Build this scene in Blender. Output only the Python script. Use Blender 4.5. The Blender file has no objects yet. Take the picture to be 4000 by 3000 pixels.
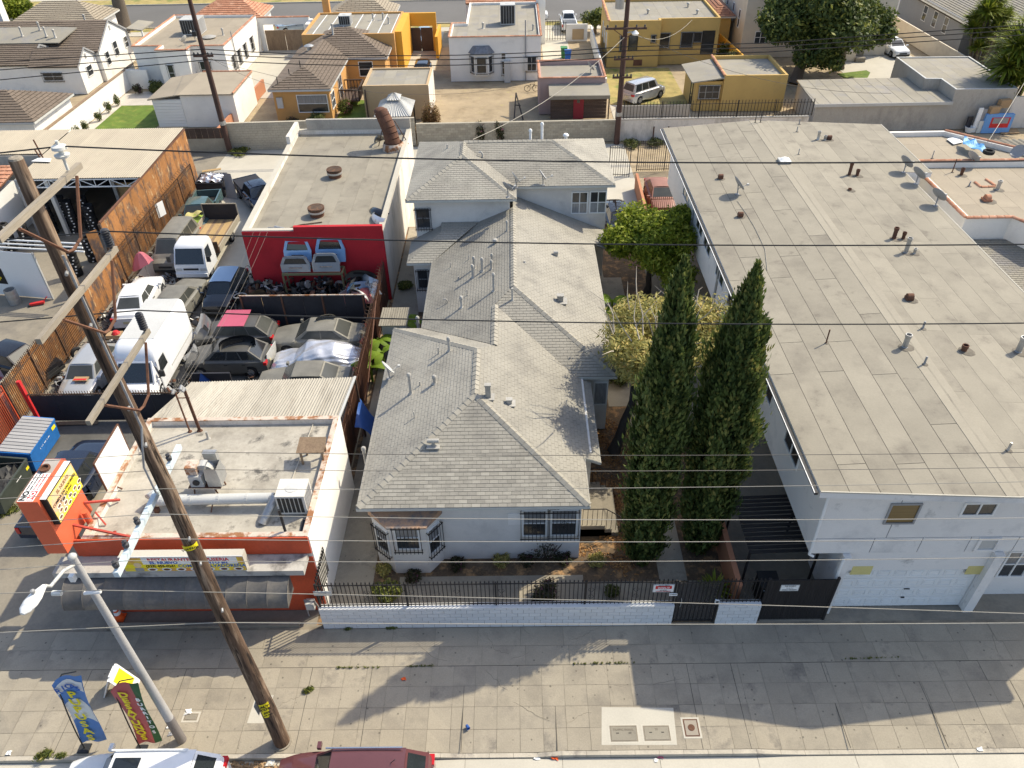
import bpy, math, random
import numpy as np
from mathutils import Vector, Matrix
random.seed(7); RNG = np.random.default_rng(7)
SC = bpy.context.scene; COL = SC.collection
R_ = math.radians
# ---------------------------------------------------------------- camera
FPX, CAMZ = 2974.3, 24.0
def _rot(p, y, r):
    cp, sp, cy, sy = math.cos(p), math.sin(p), math.cos(y), math.sin(y)
    fw = np.array([sy*cp, cy*cp, -sp]); rt = np.array([cy, -sy, 0.0]); dn = np.cross(fw, rt)
    c, s = math.cos(r), math.sin(r)
    return np.array([c*rt+s*dn, -s*rt+c*dn, fw])
CM = _rot(R_(38.818), R_(-.535), R_(1.0885))
cam = bpy.data.objects.new('camera', bpy.data.cameras.new('camera')); COL.objects.link(cam)
rm = Matrix((CM[0], -CM[1], -CM[2])).transposed().to_4x4()
cam.matrix_world = Matrix.Translation((0, 0, CAMZ)) @ rm
cam.data.sensor_width = 36; cam.data.lens = FPX/4000*36; cam.data.clip_start = .5; cam.data.clip_end = 2000
SC.camera = cam
# ---------------------------------------------------------------- light
SUN_EL, SUN_AZ = 46.8, math.degrees(math.atan2(.853, .522))
w = bpy.data.worlds.new('World'); SC.world = w; w.use_nodes = True
nt = w.node_tree; bg = nt.nodes['Background']; sky = nt.nodes.new('ShaderNodeTexSky')
sky.sky_type = 'NISHITA'; sky.sun_disc = False; sky.sun_elevation = R_(SUN_EL); sky.sun_rotation = R_(SUN_AZ)
sky.air_density = 1.0; sky.dust_density = 2.2; sky.ozone_density = 1.0
nt.links.new(sky.outputs[0], bg.inputs[0]); bg.inputs[1].default_value = .15
sl = bpy.data.lights.new('sun', 'SUN'); sl.energy = 3.5; sl.angle = R_(.5); sl.color = (1, .905, .71)
so = bpy.data.objects.new('sun', sl); COL.objects.link(so)
sd = Vector((math.sin(R_(SUN_AZ))*math.cos(R_(SUN_EL)), math.cos(R_(SUN_AZ))*math.cos(R_(SUN_EL)), math.sin(R_(SUN_EL))))
so.rotation_euler = sd.to_track_quat('Z', 'Y').to_euler(); so.location = sd*60
vs = SC.view_settings; vs.view_transform = 'Standard'; vs.look = 'None'; vs.gamma = 1; vs.use_curve_mapping = False
vs.exposure = .63
try: SC.cycles.max_bounces = 6; SC.cycles.diffuse_bounces = 3
except Exception: pass
# ---------------------------------------------------------------- measuring: a photo pixel and a known height (or plane) give a place
def ray(px, py): return CM.T @ np.array([(px-2000)/FPX, (py-1500)/FPX, 1.])
def G(px, py, z=0.):
    d = ray(px, py); t = (z-CAMZ)/d[2]; return (float(d[0]*t), float(d[1]*t))
def G3(px, py, z=0.): return (*G(px, py, z), z)
def GY(px, py, y):
    d = ray(px, py); t = y/d[1]; return (float(d[0]*t), float(y), float(CAMZ+d[2]*t))
def GX(px, py, x):
    d = ray(px, py); t = x/d[0]; return (float(x), float(d[1]*t), float(CAMZ+d[2]*t))
def crop(ox, oy): return lambda x, y: (ox+x/2.212, oy+y/2.212)
T0, T1, T2, T3 = (crop(i*1000, 0) for i in range(4)); U0, U1, U2, U3 = (crop(i*1000, 750) for i in range(4))
A0, A1, A2, A3 = (crop(i*1000, 1500) for i in range(4)); E0, E1, E2, E3 = (crop(i*1000, 2250) for i in range(4))
# ---------------------------------------------------------------- mesh builder
def rot2(x, y, a): c, s = math.cos(a), math.sin(a); return (c*x-s*y, s*x+c*y)
class MB:
    def __init__(s): s.v = []; s.f = []
    def add(s, vs, fs):
        n = len(s.v); s.v += [tuple(p) for p in vs]; s.f += [tuple(i+n for i in f) for f in fs]; return s
    def box(s, c, d, rz=0):
        x, y, z = d[0]/2, d[1]/2, d[2]/2; vs = []
        for (a, b, e) in ((-1,-1,-1),(1,-1,-1),(1,1,-1),(-1,1,-1),(-1,-1,1),(1,-1,1),(1,1,1),(-1,1,1)):
            q = rot2(a*x, b*y, rz); vs.append((c[0]+q[0], c[1]+q[1], c[2]+e*z))
        return s.add(vs, [(3,2,1,0),(4,5,6,7),(0,1,5,4),(1,2,6,5),(2,3,7,6),(3,0,4,7)])
    def bb(s, x0, x1, y0, y1, z0, z1): return s.box(((x0+x1)/2,(y0+y1)/2,(z0+z1)/2), (x1-x0,y1-y0,z1-z0))
    def prism(s, poly, z0, z1):
        a = sum(poly[i][0]*poly[(i+1)%len(poly)][1]-poly[(i+1)%len(poly)][0]*poly[i][1] for i in range(len(poly)))
        if a < 0: poly = poly[::-1]
        n = len(poly)
        Z0 = z0 if isinstance(z0, (list, tuple)) else [z0]*n; Z1 = z1 if isinstance(z1, (list, tuple)) else [z1]*n
        vs = [(p[0],p[1],Z0[i]) for i, p in enumerate(poly)]+[(p[0],p[1],Z1[i]) for i, p in enumerate(poly)]
        return s.add(vs, [tuple(range(n))[::-1], tuple(range(n,2*n))]+[(i,(i+1)%n,(i+1)%n+n,i+n) for i in range(n)])
    def slab(s, pts, t):
        p = [Vector(q) for q in pts]; n = (p[1]-p[0]).cross(p[2]-p[0]).normalized()
        if n.z < 0 or (abs(n.z) < 1e-6 and False): p = p[::-1]; n = -n
        k = len(p)
        vs = [tuple(q-n*t) for q in p]+[tuple(q) for q in p]
        return s.add(vs, [tuple(range(k))[::-1], tuple(range(k,2*k))]+[(i,(i+1)%k,(i+1)%k+k,i+k) for i in range(k)])
    def poly(s, pts): return s.add(pts, [tuple(range(len(pts)))])
    def bar(s, p, q, w, h=None):
        h = h or w; p = Vector(p); q = Vector(q); d = (q-p).normalized()
        up = Vector((0,0,1)) if abs(d.z) < .95 else Vector((1,0,0)); a = d.cross(up).normalized()*w/2; b = a.cross(d).normalized()*h/2
        vs = [p-a-b,p+a-b,p+a+b,p-a+b,q-a-b,q+a-b,q+a+b,q-a+b]
        return s.add(vs, [(0,1,2,3),(7,6,5,4),(0,4,5,1),(1,5,6,2),(2,6,7,3),(3,7,4,0)])
    def tube(s, p, q, r, r2=None, n=8, cap=True):
        r2 = r if r2 is None else r2; p = Vector(p); q = Vector(q); d = (q-p).normalized()
        up = Vector((0,0,1)) if abs(d.z) < .95 else Vector((1,0,0)); a = d.cross(up).normalized(); b = d.cross(a)
        vs = []
        for (o, rr) in ((p,r),(q,r2)):
            for i in range(n):
                t = 2*math.pi*i/n; vs.append(o+(a*math.cos(t)+b*math.sin(t))*rr)
        fs = [(i,(i+1)%n,(i+1)%n+n,i+n) for i in range(n)]
        if cap: fs += [tuple(range(n))[::-1], tuple(range(n,2*n))]
        return s.add(vs, fs)
    def path(s, pts, r, n=6, radii=None):
        P = [Vector(p) for p in pts]; m = len(P); vs = []; fs = []; a = None
        for k in range(m):
            d = (P[min(k+1,m-1)]-P[max(k-1,0)]).normalized()
            if a is None:
                up = Vector((0,0,1)) if abs(d.z) < .95 else Vector((1,0,0)); a = d.cross(up).normalized()
            a = (a-d*a.dot(d)).normalized(); b = d.cross(a); rr = radii[k] if radii else r
            for i in range(n):
                t = 2*math.pi*i/n; vs.append(P[k]+(a*math.cos(t)+b*math.sin(t))*rr)
        for k in range(m-1):
            for i in range(n): fs.append((k*n+i,k*n+(i+1)%n,(k+1)*n+(i+1)%n,(k+1)*n+i))
        fs += [tuple(range(n))[::-1], tuple(range((m-1)*n,m*n))]
        return s.add(vs, fs)
    def lathe(s, prof, c=(0,0,0), n=14, axis='z', close=False):
        vs = []; m = len(prof)
        for (r, z) in prof:
            for i in range(n):
                t = 2*math.pi*i/n; x, y = r*math.cos(t), r*math.sin(t)
                vs.append((c[0]+x,c[1]+y,c[2]+z) if axis == 'z' else ((c[0]+x,c[1]+z,c[2]+y) if axis == 'y' else (c[0]+z,c[1]+x,c[2]+y)))
        fs = []
        for k in range(m if close else m-1):
            k2 = (k+1) % m
            for i in range(n): fs.append((k*n+i,k*n+(i+1)%n,k2*n+(i+1)%n,k2*n+i))
        if not close: fs += [tuple(range(n))[::-1], tuple(range((m-1)*n,m*n))]
        return s.add(vs, fs)
    def grid(s, fn, nu, nv):
        n = len(s.v)
        s.v += [tuple(fn(i/nu,j/nv)) for j in range(nv+1) for i in range(nu+1)]
        s.f += [tuple(n+q for q in (j*(nu+1)+i,j*(nu+1)+i+1,(j+1)*(nu+1)+i+1,(j+1)*(nu+1)+i)) for j in range(nv) for i in range(nu)]
        return s
    def xf(s, M): s.v = [tuple(M @ Vector(p)) for p in s.v]; return s
    def mv(s, dx, dy, dz=0, rz=0):
        s.v = [(rot2(p[0],p[1],rz)[0]+dx, rot2(p[0],p[1],rz)[1]+dy, p[2]+dz) for p in s.v]; return s
    def mesh(s, name, smooth=False):
        me = bpy.data.meshes.new(name); me.from_pydata(s.v, [], s.f); me.update()
        if smooth: me.shade_smooth(); me.set_sharp_from_angle(angle=R_(smooth if smooth is not True else 40))
        return me
def tag(o, label=None, cat=None, group=None, kind=None):
    if label: o['label'] = label
    if cat: o['category'] = cat
    if group: o['group'] = group
    if kind: o['kind'] = kind
    return o
def wmat(o):
    m = o.matrix_basis.copy()
    while o.parent: o = o.parent; m = o.matrix_basis @ m
    return m
def obj(name, mb, mat, parent=None, label=None, cat=None, group=None, kind=None, smooth=False, world=True, loc=None):
    if parent is not None and world:
        mb.xf(wmat(parent).inverted())
    elif parent is None and loc is not None:
        mb.v = [(p[0]-loc[0],p[1]-loc[1],p[2]-loc[2]) for p in mb.v]
    me = mb.mesh(name, smooth)
    if mat: me.materials.append(mat)
    o = bpy.data.objects.new(name, me); COL.objects.link(o); o.parent = parent
    if parent is None and loc is not None: o.location = loc
    return tag(o, label, cat, group, kind)
def inst(name, me, parent=None, loc=(0,0,0), rot=(0,0,0), sc=None):
    o = bpy.data.objects.new(name, me); COL.objects.link(o); o.parent = parent; o.location = loc; o.rotation_euler = rot
    if sc: o.scale = sc
    return o
def thing(name, label, cat, loc=(0,0,0), rz=0, group=None):
    o = bpy.data.objects.new(name, None); COL.objects.link(o); o.empty_display_size = .3
    o.location = loc; o.rotation_euler = (0,0,rz); return tag(o, label, cat, group)
def kids(o, memo={}): return list(o.children)
def copy_tree(o, loc=None, rz=None, label=None, group=None):
    r = o.copy(); COL.objects.link(r)
    if loc is not None: r.location = loc
    if rz is not None: r.rotation_euler = (0,0,rz)
    if label: r['label'] = label
    if group: r['group'] = group
    for ch in list(o.children):
        c = ch.copy(); COL.objects.link(c); c.parent = r
        for g in list(ch.children):
            d = g.copy(); COL.objects.link(d); d.parent = c
    return r
def fast_mesh(name, V, F, mat, parent=None, loc=(0,0,0), smooth=False):
    """V (n,3) array, F (m,4) array of quads -> object; coordinates local to parent"""
    me = bpy.data.meshes.new(name); n, m = len(V), len(F); k = F.shape[1]
    me.vertices.add(n); me.vertices.foreach_set('co', np.asarray(V, np.float32).ravel())
    me.loops.add(m*k); me.loops.foreach_set('vertex_index', np.asarray(F, np.int32).ravel())
    me.polygons.add(m); me.polygons.foreach_set('loop_start', np.arange(0, m*k, k, dtype=np.int32))
    me.polygons.foreach_set('loop_total', np.full(m, k, np.int32))
    me.update(calc_edges=True); me.validate()
    if smooth: me.shade_smooth()
    if mat: me.materials.append(mat)
    o = bpy.data.objects.new(name, me); COL.objects.link(o); o.parent = parent; o.location = loc; return o
# ---------------------------------------------------------------- materials
MATS = {}
def mat(name, col, rough=.85, var=.12, vs=.5, fine=.08, fs=14, bump=.15, bs=None, metal=0, rnd=.05, col2=None, c2=(.55,.68), c2s=.8,
        spot=0, spots=9, stretch=(1,1,1), spec=.3, alpha=1, emit=None, col3=None, c3=(.6,.7), c3s=2.5, trans=0):
    if name in MATS: return MATS[name]
    m = bpy.data.materials.new(name); m.use_nodes = True; nt = m.node_tree; N = nt.nodes; L = nt.links
    b = N['Principled BSDF']; b.inputs['Roughness'].default_value = rough; b.inputs['Metallic'].default_value = metal
    b.inputs['Specular IOR Level'].default_value = spec
    tc = N.new('ShaderNodeTexCoord'); mp = N.new('ShaderNodeMapping'); mp.inputs['Scale'].default_value = stretch
    oi = N.new('ShaderNodeObjectInfo'); ad = N.new('ShaderNodeVectorMath'); ad.operation = 'ADD'
    sc = N.new('ShaderNodeVectorMath'); sc.operation = 'SCALE'; sc.inputs[0].default_value = (37,53,29)
    L.new(oi.outputs['Random'], sc.inputs['Scale']); L.new(tc.outputs['Object'], ad.inputs[0]); L.new(sc.outputs[0], ad.inputs[1]); L.new(ad.outputs[0], mp.inputs[0])
    def noise(s, d=5, r=.6):
        n = N.new('ShaderNodeTexNoise'); n.inputs['Scale'].default_value = s; n.inputs['Detail'].default_value = d; n.inputs['Roughness'].default_value = r
        L.new(mp.outputs[0], n.inputs['Vector']); return n.outputs['Fac']
    def mrange(x, a, b_, lo, hi):
        n = N.new('ShaderNodeMapRange'); n.inputs[1].default_value = a; n.inputs[2].default_value = b_; n.inputs[3].default_value = lo; n.inputs[4].default_value = hi
        L.new(x, n.inputs[0]); return n.outputs[0]
    def mix(a, b_, f):
        n = N.new('ShaderNodeMix'); n.data_type = 'RGBA'; L.new(f, n.inputs[0])
        for i, x in ((6,a),(7,b_)):
            if isinstance(x, tuple): n.inputs[i].default_value = (*x, 1)
            else: L.new(x, n.inputs[i])
        return n.outputs[2]
    c = tuple(col)
    if col2: c = mix(c, tuple(col2), mrange(noise(c2s, 7, .65), c2[0], c2[1], 0, 1))
    if col3: c = mix(c, tuple(col3), mrange(noise(c3s, 6, .7), c3[0], c3[1], 0, 1))
    def mul(x, y):
        n = N.new('ShaderNodeMath'); n.operation = 'MULTIPLY'; L.new(x, n.inputs[0])
        if isinstance(y, float): n.inputs[1].default_value = y
        else: L.new(y, n.inputs[1])
        return n.outputs[0]
    f = mrange(noise(vs, 4), .25, .75, 1-var, 1+var); fn = noise(fs, 5, .7)
    f = mul(f, mrange(fn, .25, .75, 1-fine, 1+fine)); f = mul(f, mrange(oi.outputs['Random'], 0, 1, 1-rnd, 1+rnd))
    if spot:
        v = N.new('ShaderNodeTexVoronoi'); v.inputs['Scale'].default_value = spots; L.new(mp.outputs[0], v.inputs['Vector'])
        f = mul(f, mrange(v.outputs['Distance'], .06, .11, 1-spot, 1))
    s3 = N.new('ShaderNodeVectorMath'); s3.operation = 'SCALE'
    if isinstance(c, tuple): s3.inputs[0].default_value = c
    else: L.new(c, s3.inputs[0])
    L.new(f, s3.inputs['Scale']); L.new(s3.outputs[0], b.inputs['Base Color'])
    if bump:
        bp = N.new('ShaderNodeBump'); bp.inputs['Strength'].default_value = bump; bp.inputs['Distance'].default_value = .02
        L.new(noise(bs or fs*2, 6, .7) if bs else fn, bp.inputs['Height']); L.new(bp.outputs[0], b.inputs['Normal'])
    if trans: b.inputs['Transmission Weight'].default_value = trans
    if alpha < 1: b.inputs['Alpha'].default_value = alpha
    MATS[name] = m; return m
def leafmat(name, a, b_, c_=None, sub=.25, rough=.6):
    m = bpy.data.materials.new(name); m.use_nodes = True; nt = m.node_tree; N = nt.nodes; L = nt.links
    p = N['Principled BSDF']; p.inputs['Roughness'].default_value = rough; p.inputs['Specular IOR Level'].default_value = .3
    g = N.new('ShaderNodeNewGeometry'); tc = N.new('ShaderNodeTexCoord'); n = N.new('ShaderNodeTexNoise'); n.inputs['Scale'].default_value = 1.3; n.inputs['Detail'].default_value = 3
    L.new(tc.outputs['Object'], n.inputs['Vector'])
    mx = N.new('ShaderNodeMath'); mx.operation = 'ADD'; L.new(g.outputs['Random Per Island'], mx.inputs[0]); L.new(n.outputs['Fac'], mx.inputs[1])
    r = N.new('ShaderNodeValToRGB'); L.new(mx.outputs[0], r.inputs[0]); mh = N.new('ShaderNodeMath'); mh.operation = 'MULTIPLY'; mh.inputs[1].default_value = .5
    L.new(mx.outputs[0], mh.inputs[0]); L.new(mh.outputs[0], r.inputs[0])
    e = r.color_ramp.elements; e[0].position = .2; e[0].color = (*a, 1); e[1].position = .62; e[1].color = (*b_, 1)
    if c_: x = r.color_ramp.elements.new(.8); x.color = (*c_, 1)
    L.new(r.outputs[0], p.inputs['Base Color'])
    t = N.new('ShaderNodeBsdfTranslucent'); L.new(r.outputs[0], t.inputs[0]); ms = N.new('ShaderNodeMixShader'); ms.inputs[0].default_value = sub
    L.new(p.outputs[0], ms.inputs[1]); L.new(t.outputs[0], ms.inputs[2]); L.new(ms.outputs[0], N['Material Output'].inputs[0]); MATS[name] = m; return m
def paint(name, col, rough=.25, dirt=.0, metal=0.0):
    m = mat(name, col, rough=rough, var=.05+dirt, vs=1.2, fine=.02+dirt*.6, fs=20, bump=0, rnd=.0, spec=.5, metal=metal)
    if dirt < .1: m.node_tree.nodes['Principled BSDF'].inputs['Coat Weight'].default_value = .4
    return m
M = dict(
 conc=mat('sidewalk_concrete', (.315,.278,.215), var=.13, vs=.6, fine=.12, fs=22, bump=.25, rnd=.04, spot=.5, spots=2.6, col2=(.22,.195,.157), c2=(.50,.74), c2s=.8, col3=(.14,.125,.105), c3=(.575,.72), c3s=.6),
 conc2=mat('pale_concrete', (.47,.44,.37), var=.08, vs=.7, fine=.08, fs=18, rnd=.03),
 joint=mat('dark_joint', (.215,.185,.14), var=.4, vs=1.5),
 asph=mat('asphalt', (.17,.15,.125), var=.2, vs=.6, fine=.25, fs=40, bump=.5, col2=(.10,.09,.08), c2=(.5,.7), c2s=.9, spot=.25, spots=5),
 road=mat('far_asphalt', (.13,.125,.118), var=.12, vs=.15, fine=.15, fs=10),
 lot=mat('lot_concrete', (.25,.222,.175), var=.2, vs=.35, fine=.12, fs=9, bump=.3, col2=(.17,.155,.13), c2=(.5,.68), c2s=.45),
 oil=mat('junkyard_ground', (.13,.125,.115), var=.3, vs=.5, fine=.2, fs=8, col2=(.07,.068,.062), c2=(.45,.65), c2s=.5, col3=(.25,.22,.17), c3=(.6,.75), c3s=.7),
 dirt=mat('dry_dirt', (.36,.285,.185), var=.18, vs=.7, fine=.2, fs=16, bump=.5, col2=(.27,.21,.13), c2=(.5,.7), c2s=.8, col3=(.38,.33,.13), c3=(.6,.72), c3s=1.4),
 leaflitter=mat('leaf_litter_soil', (.125,.088,.055), var=.3, vs=1.2, fine=.4, fs=14, bump=.8, col2=(.32,.19,.09), c2=(.5,.62), c2s=2.6),
 grass=mat('green_grass', (.11,.17,.025), var=.25, vs=1.2, fine=.35, fs=26, bump=.6, col2=(.19,.21,.04), c2=(.5,.7), c2s=1.5),
 drygrass=mat('dry_grass', (.34,.27,.10), var=.25, vs=1.0, fine=.3, fs=22, bump=.6, col2=(.17,.19,.05), c2=(.5,.65), c2s=.6),
 shing=mat('grey_shingle', (.305,.287,.245), var=.12, vs=.7, fine=.10, fs=26, bump=.35, rnd=.12, col2=(.225,.212,.185), c2=(.48,.68), c2s=.6),
 shingd=mat('shingle_joint', (.17,.158,.13), var=.1),
 ridge=mat('ridge_cap_shingle', (.315,.295,.25), var=.10, vs=1.2, fine=.10, fs=24, bump=.3, rnd=.08),
 brownsh=mat('brown_shingle', (.165,.13,.10), var=.15, vs=.8, fine=.15, fs=12, bump=.4, rnd=.14),
 brownd=mat('brown_shingle_joint', (.06,.05,.04), var=.1),
 cap=mat('cap_sheet', (.272,.247,.196), var=.12, vs=.45, fine=.07, fs=16, bump=.2, rnd=.05, col2=(.20,.18,.145), c2=(.48,.70), c2s=.55, col3=(.17,.15,.12), c3=(.60,.74), c3s=1.1),
 capd=mat('cap_sheet_seam', (.13,.115,.092), var=.1),
 roofg=mat('grey_roofing', (.285,.262,.212), var=.12, vs=.5, fine=.08, fs=12, rnd=.05, col2=(.24,.23,.22), c2=(.5,.7), c2s=.6),
 rooft=mat('tan_roofing', (.31,.265,.20), var=.10, vs=.5, fine=.08, fs=12, rnd=.05, col2=(.29,.25,.19), c2=(.5,.7), c2s=.7),
 roofw=mat('stained_white_roof', (.39,.362,.305), var=.2, vs=.7, fine=.10, fs=10, bump=.2, col2=(.30,.275,.23), c2=(.45,.62), c2s=1.0, col3=(.085,.08,.072), c3=(.555,.66), c3s=.95),
 stucco=mat('grey_stucco', (.65,.625,.585), var=.10, vs=.8, fine=.07, fs=30, bump=.35, rnd=0, col2=(.50,.48,.45), c2=(.55,.75), c2s=.7, col3=(.36,.34,.31), c3=(.64,.78), c3s=1.3),
 stuccob=mat('blue_grey_stucco', (.74,.715,.68), var=.06, vs=.6, fine=.05, fs=30, bump=.3, rnd=0, col2=(.50,.49,.475), c2=(.54,.76), c2s=.6, col3=(.40,.39,.37), c3=(.62,.76), c3s=1.1),
 white=mat('white_stucco', (.76,.74,.69), var=.07, vs=.8, fine=.06, fs=26, bump=.3, rnd=0, col2=(.60,.58,.54), c2=(.58,.8), c2s=.9),
 whitep=mat('white_paint', (.78,.78,.76), var=.04, fine=.03, bump=.05, rough=.5, rnd=.02),
 cream=mat('cream_stucco', (.62,.55,.44), var=.08, vs=.6, fine=.06, fs=20, col2=(.5,.44,.35), c2=(.55,.75), c2s=.7),
 wallmix=mat('weathered_white_wall', (.66,.62,.56), var=.12, vs=.7, fine=.1, fs=18, bump=.3, col2=(.40,.37,.32), c2=(.50,.68), c2s=.8, stretch=(1,1,.35)),
 rawwall=mat('raw_concrete_wall', (.40,.375,.33), var=.15, vs=.6, fine=.1, fs=14, bump=.3, col2=(.25,.235,.21), c2=(.5,.68), c2s=.6, stretch=(1,1,.5)),
 block=mat('concrete_block', (.37,.335,.265), var=.14, vs=1.2, fine=.12, fs=18, bump=.4, rnd=.13),
 blockj=mat('mortar', (.20,.18,.15), var=.1),
 wblock=mat('painted_white_block', (.66,.66,.65), var=.06, vs=1.5, fine=.06, fs=22, bump=.3, rnd=.04, col2=(.52,.51,.47), c2=(.6,.78), c2s=1.3),
 orange=mat('orange_stucco', (.56,.31,.11), var=.10, col2=(.46,.26,.11), c2=(.55,.75), c2s=.9, vs=.6, fine=.05, fs=22, rnd=0),
 yellow=mat('ochre_stucco', (.52,.35,.12), var=.08, vs=.6, fine=.05, fs=22, rnd=0, col2=(.43,.29,.11), c2=(.58,.75), c2s=.8),
 tanst=mat('tan_stucco', (.47,.34,.20), var=.07, vs=.6, fine=.05, fs=22, rnd=0),
 brightor=mat('bright_orange_stucco', (.68,.36,.05), var=.05, vs=.6, rnd=0),
 pink=mat('mauve_stucco', (.38,.28,.26), var=.08, vs=.6, fine=.05, fs=20, rnd=0),
 terra=mat('terracotta', (.42,.20,.12), var=.15, vs=1.5, fine=.12, fs=14, rnd=.2, col2=(.50,.30,.20), c2=(.5,.7), c2s=1.5),
 salmon=mat('salmon_fence_paint', (.45,.20,.11), var=.1),
 sgrey=mat('grey_house_stucco', (.28,.285,.29), var=.05, rnd=0),
 black=mat('black_iron', (.022,.02,.02), rough=.55, var=.2, bump=0, rnd=.1),
 iron=mat('rusty_iron', (.075,.05,.035), rough=.8, var=.3, vs=3, fine=.2, col2=(.16,.08,.04), c2=(.5,.65), c2s=4, rnd=.15),
 rust=mat('rusty_panel', (.33,.15,.052), rough=.8, var=.25, vs=.8, fine=.22, fs=10, stretch=(1,1,.6), rnd=.08, col2=(.11,.075,.06), c2=(.49,.60), c2s=1.3, col3=(.50,.34,.18), c3=(.56,.68), c3s=1.7),
 rustd=mat('dark_rust', (.135,.065,.04), rough=.85, var=.2, vs=2, fine=.2, fs=12, rnd=.1, col2=(.10,.05,.035), c2=(.5,.65), c2s=2.5),
 rustw=mat('flaking_cap', (.55,.46,.38), rough=.8, var=.15, vs=2, fine=.15, col2=(.28,.13,.06), c2=(.48,.58), c2s=2.2, stretch=(1,1,1)),
 galv=mat('galvanised_metal', (.42,.42,.41), rough=.45, var=.15, vs=2, fine=.12, metal=.6, bump=.05, rnd=.1),
 ventm=mat('painted_vent_metal', (.40,.385,.35), rough=.6, var=.15, vs=4, fine=.1, metal=.1, rnd=.12),
 corr=mat('corrugated_sheet', (.35,.325,.275), rough=.6, var=.12, vs=.8, fine=.12, fs=8, bump=.05, rnd=.1, stretch=(2,.3,1), col2=(.25,.225,.185), c2=(.5,.68), c2s=1.2),
 corrt=mat('tan_corrugated_sheet', (.37,.325,.25), rough=.65, var=.08, vs=.4, fine=.08, fs=8, bump=.05, rnd=.05),
 darkp=mat('black_sheet_panel', (.030,.030,.036), rough=.6, var=.25, vs=1.2, fine=.15, bump=.05, rnd=.1, col2=(.075,.06,.05), c2=(.6,.72), c2s=.8),
 red=mat('red_wall_paint', (.44,.022,.03), var=.2, vs=.8, fine=.12, fs=20, bump=.2, rnd=0, col2=(.38,.018,.025), c2=(.5,.7), c2s=.8),
 redor=mat('red_orange_paint', (.52,.085,.035), var=.15, fine=.12, vs=.8, col2=(.38,.075,.04), c2=(.55,.72), c2s=1.4, rough=.6, rnd=.03),
 signor=mat('sign_orange_paint', (.70,.135,.06), var=.10, vs=.8, col2=(.60,.16,.09), c2=(.55,.75), c2s=1.2, rough=.45, fine=.03, bump=.03, rnd=.03),
 pole=mat('weathered_pole_wood', (.105,.066,.043), var=.35, vs=1.5, fine=.6, fs=3.2, bump=1.0, stretch=(3.2,3.2,.22), col2=(.27,.195,.135), c2=(.52,.62), c2s=1.3, col3=(.022,.015,.011), c3=(.53,.61), c3s=1.9, rnd=.1),
 poled=mat('dark_pole_wood', (.085,.05,.04), var=.3, vs=1, fine=.3, fs=9, bump=.7, stretch=(3,3,.2), rnd=.1),
 arm=mat('grey_crossarm_wood', (.27,.235,.185), var=.15, vs=2, fine=.18, fs=12, bump=.4, stretch=(3,.3,3), rnd=.08),
 armb=mat('pale_blue_fibreglass', (.55,.63,.66), rough=.5, var=.06, rnd=.03),
 wire=mat('weathered_wire', (.14,.125,.105), rough=.6, var=.1, bump=0, rnd=.25),
 wired=mat('dark_cable', (.02,.02,.02), rough=.6, bump=0),
 wirel=mat('pale_wire', (.33,.305,.255), rough=.5, bump=0, rnd=.2),
 insul=mat('grey_insulator', (.06,.06,.065), rough=.35, bump=0),
 porc=mat('pale_porcelain', (.6,.6,.56), rough=.3, bump=0),
 glass=mat('window_glass', (.035,.04,.045), rough=.08, var=.3, vs=1.5, bump=0, spec=.8, rnd=.3),
 glassl=mat('curtained_window_glass', (.26,.27,.28), rough=.12, var=.3, vs=2, bump=0, spec=.7, rnd=.3, stretch=(6,6,1)),
 carg=mat('car_glass', (.02,.024,.026), rough=.06, var=.2, bump=0, spec=.8),
 carg2=mat('dusty_car_glass', (.055,.058,.052), rough=.25, var=.2, vs=1.2, bump=0, spec=.6),
 tyre=mat('tyre_rubber', (.022,.022,.023), rough=.85, var=.2, bump=.1, rnd=.2),
 rim=mat('wheel_rim', (.42,.42,.42), rough=.35, metal=.7, bump=0),
 chrome=mat('chrome', (.6,.6,.6), rough=.2, metal=.9, bump=0),
 plastic=mat('black_plastic', (.03,.03,.03), rough=.5, bump=0),
 lampr=mat('red_lamp_lens', (.45,.01,.012), rough=.15, bump=0, spec=.6),
 lampw=mat('clear_lamp_lens', (.55,.56,.55), rough=.1, bump=0, spec=.7),
 plate=mat('number_plate', (.6,.55,.35), rough=.5, bump=0),
 wood=mat('old_wood', (.27,.19,.12), var=.2, fine=.25, stretch=(1,1,.2), rnd=.12, col2=(.18,.12,.08), c2=(.5,.7), c2s=2),
 woodd=mat('dark_wood_boards', (.085,.06,.048), var=.25, fine=.25, rnd=.2),
 ply=mat('plywood', (.42,.29,.14), var=.12, fine=.1, rnd=.08),
 card=mat('cardboard', (.36,.24,.13), var=.1, rnd=.08),
 tarpb=mat('blue_tarp', (.03,.09,.30), rough=.55, var=.15, vs=2, bump=.4, rnd=.05),
 tarps=mat('silver_tarp', (.62,.63,.66), rough=.28, metal=.55, var=.10, vs=2.5, fine=.1, fs=5, bump=.35, rnd=0),
 tarpg=mat('green_tarp', (.25,.34,.05), rough=.6, var=.15),
 pinkp=mat('faded_pink_paint', (.42,.09,.14), rough=.5, var=.1),
 canvas=mat('grey_awning_canvas', (.12,.113,.105), rough=.55, var=.2, vs=1.0, fine=.12, fs=8, bump=.1, col2=(.16,.14,.11), c2=(.5,.7), c2s=1.0),
 bark=mat('tree_bark', (.13,.105,.08), var=.3, fine=.3, bump=.8, stretch=(2,2,.4), rnd=.1),
 barkd=mat('dark_tree_bark', (.055,.048,.042), var=.3, fine=.3, bump=.8, stretch=(2,2,.4), rnd=.1),
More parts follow.
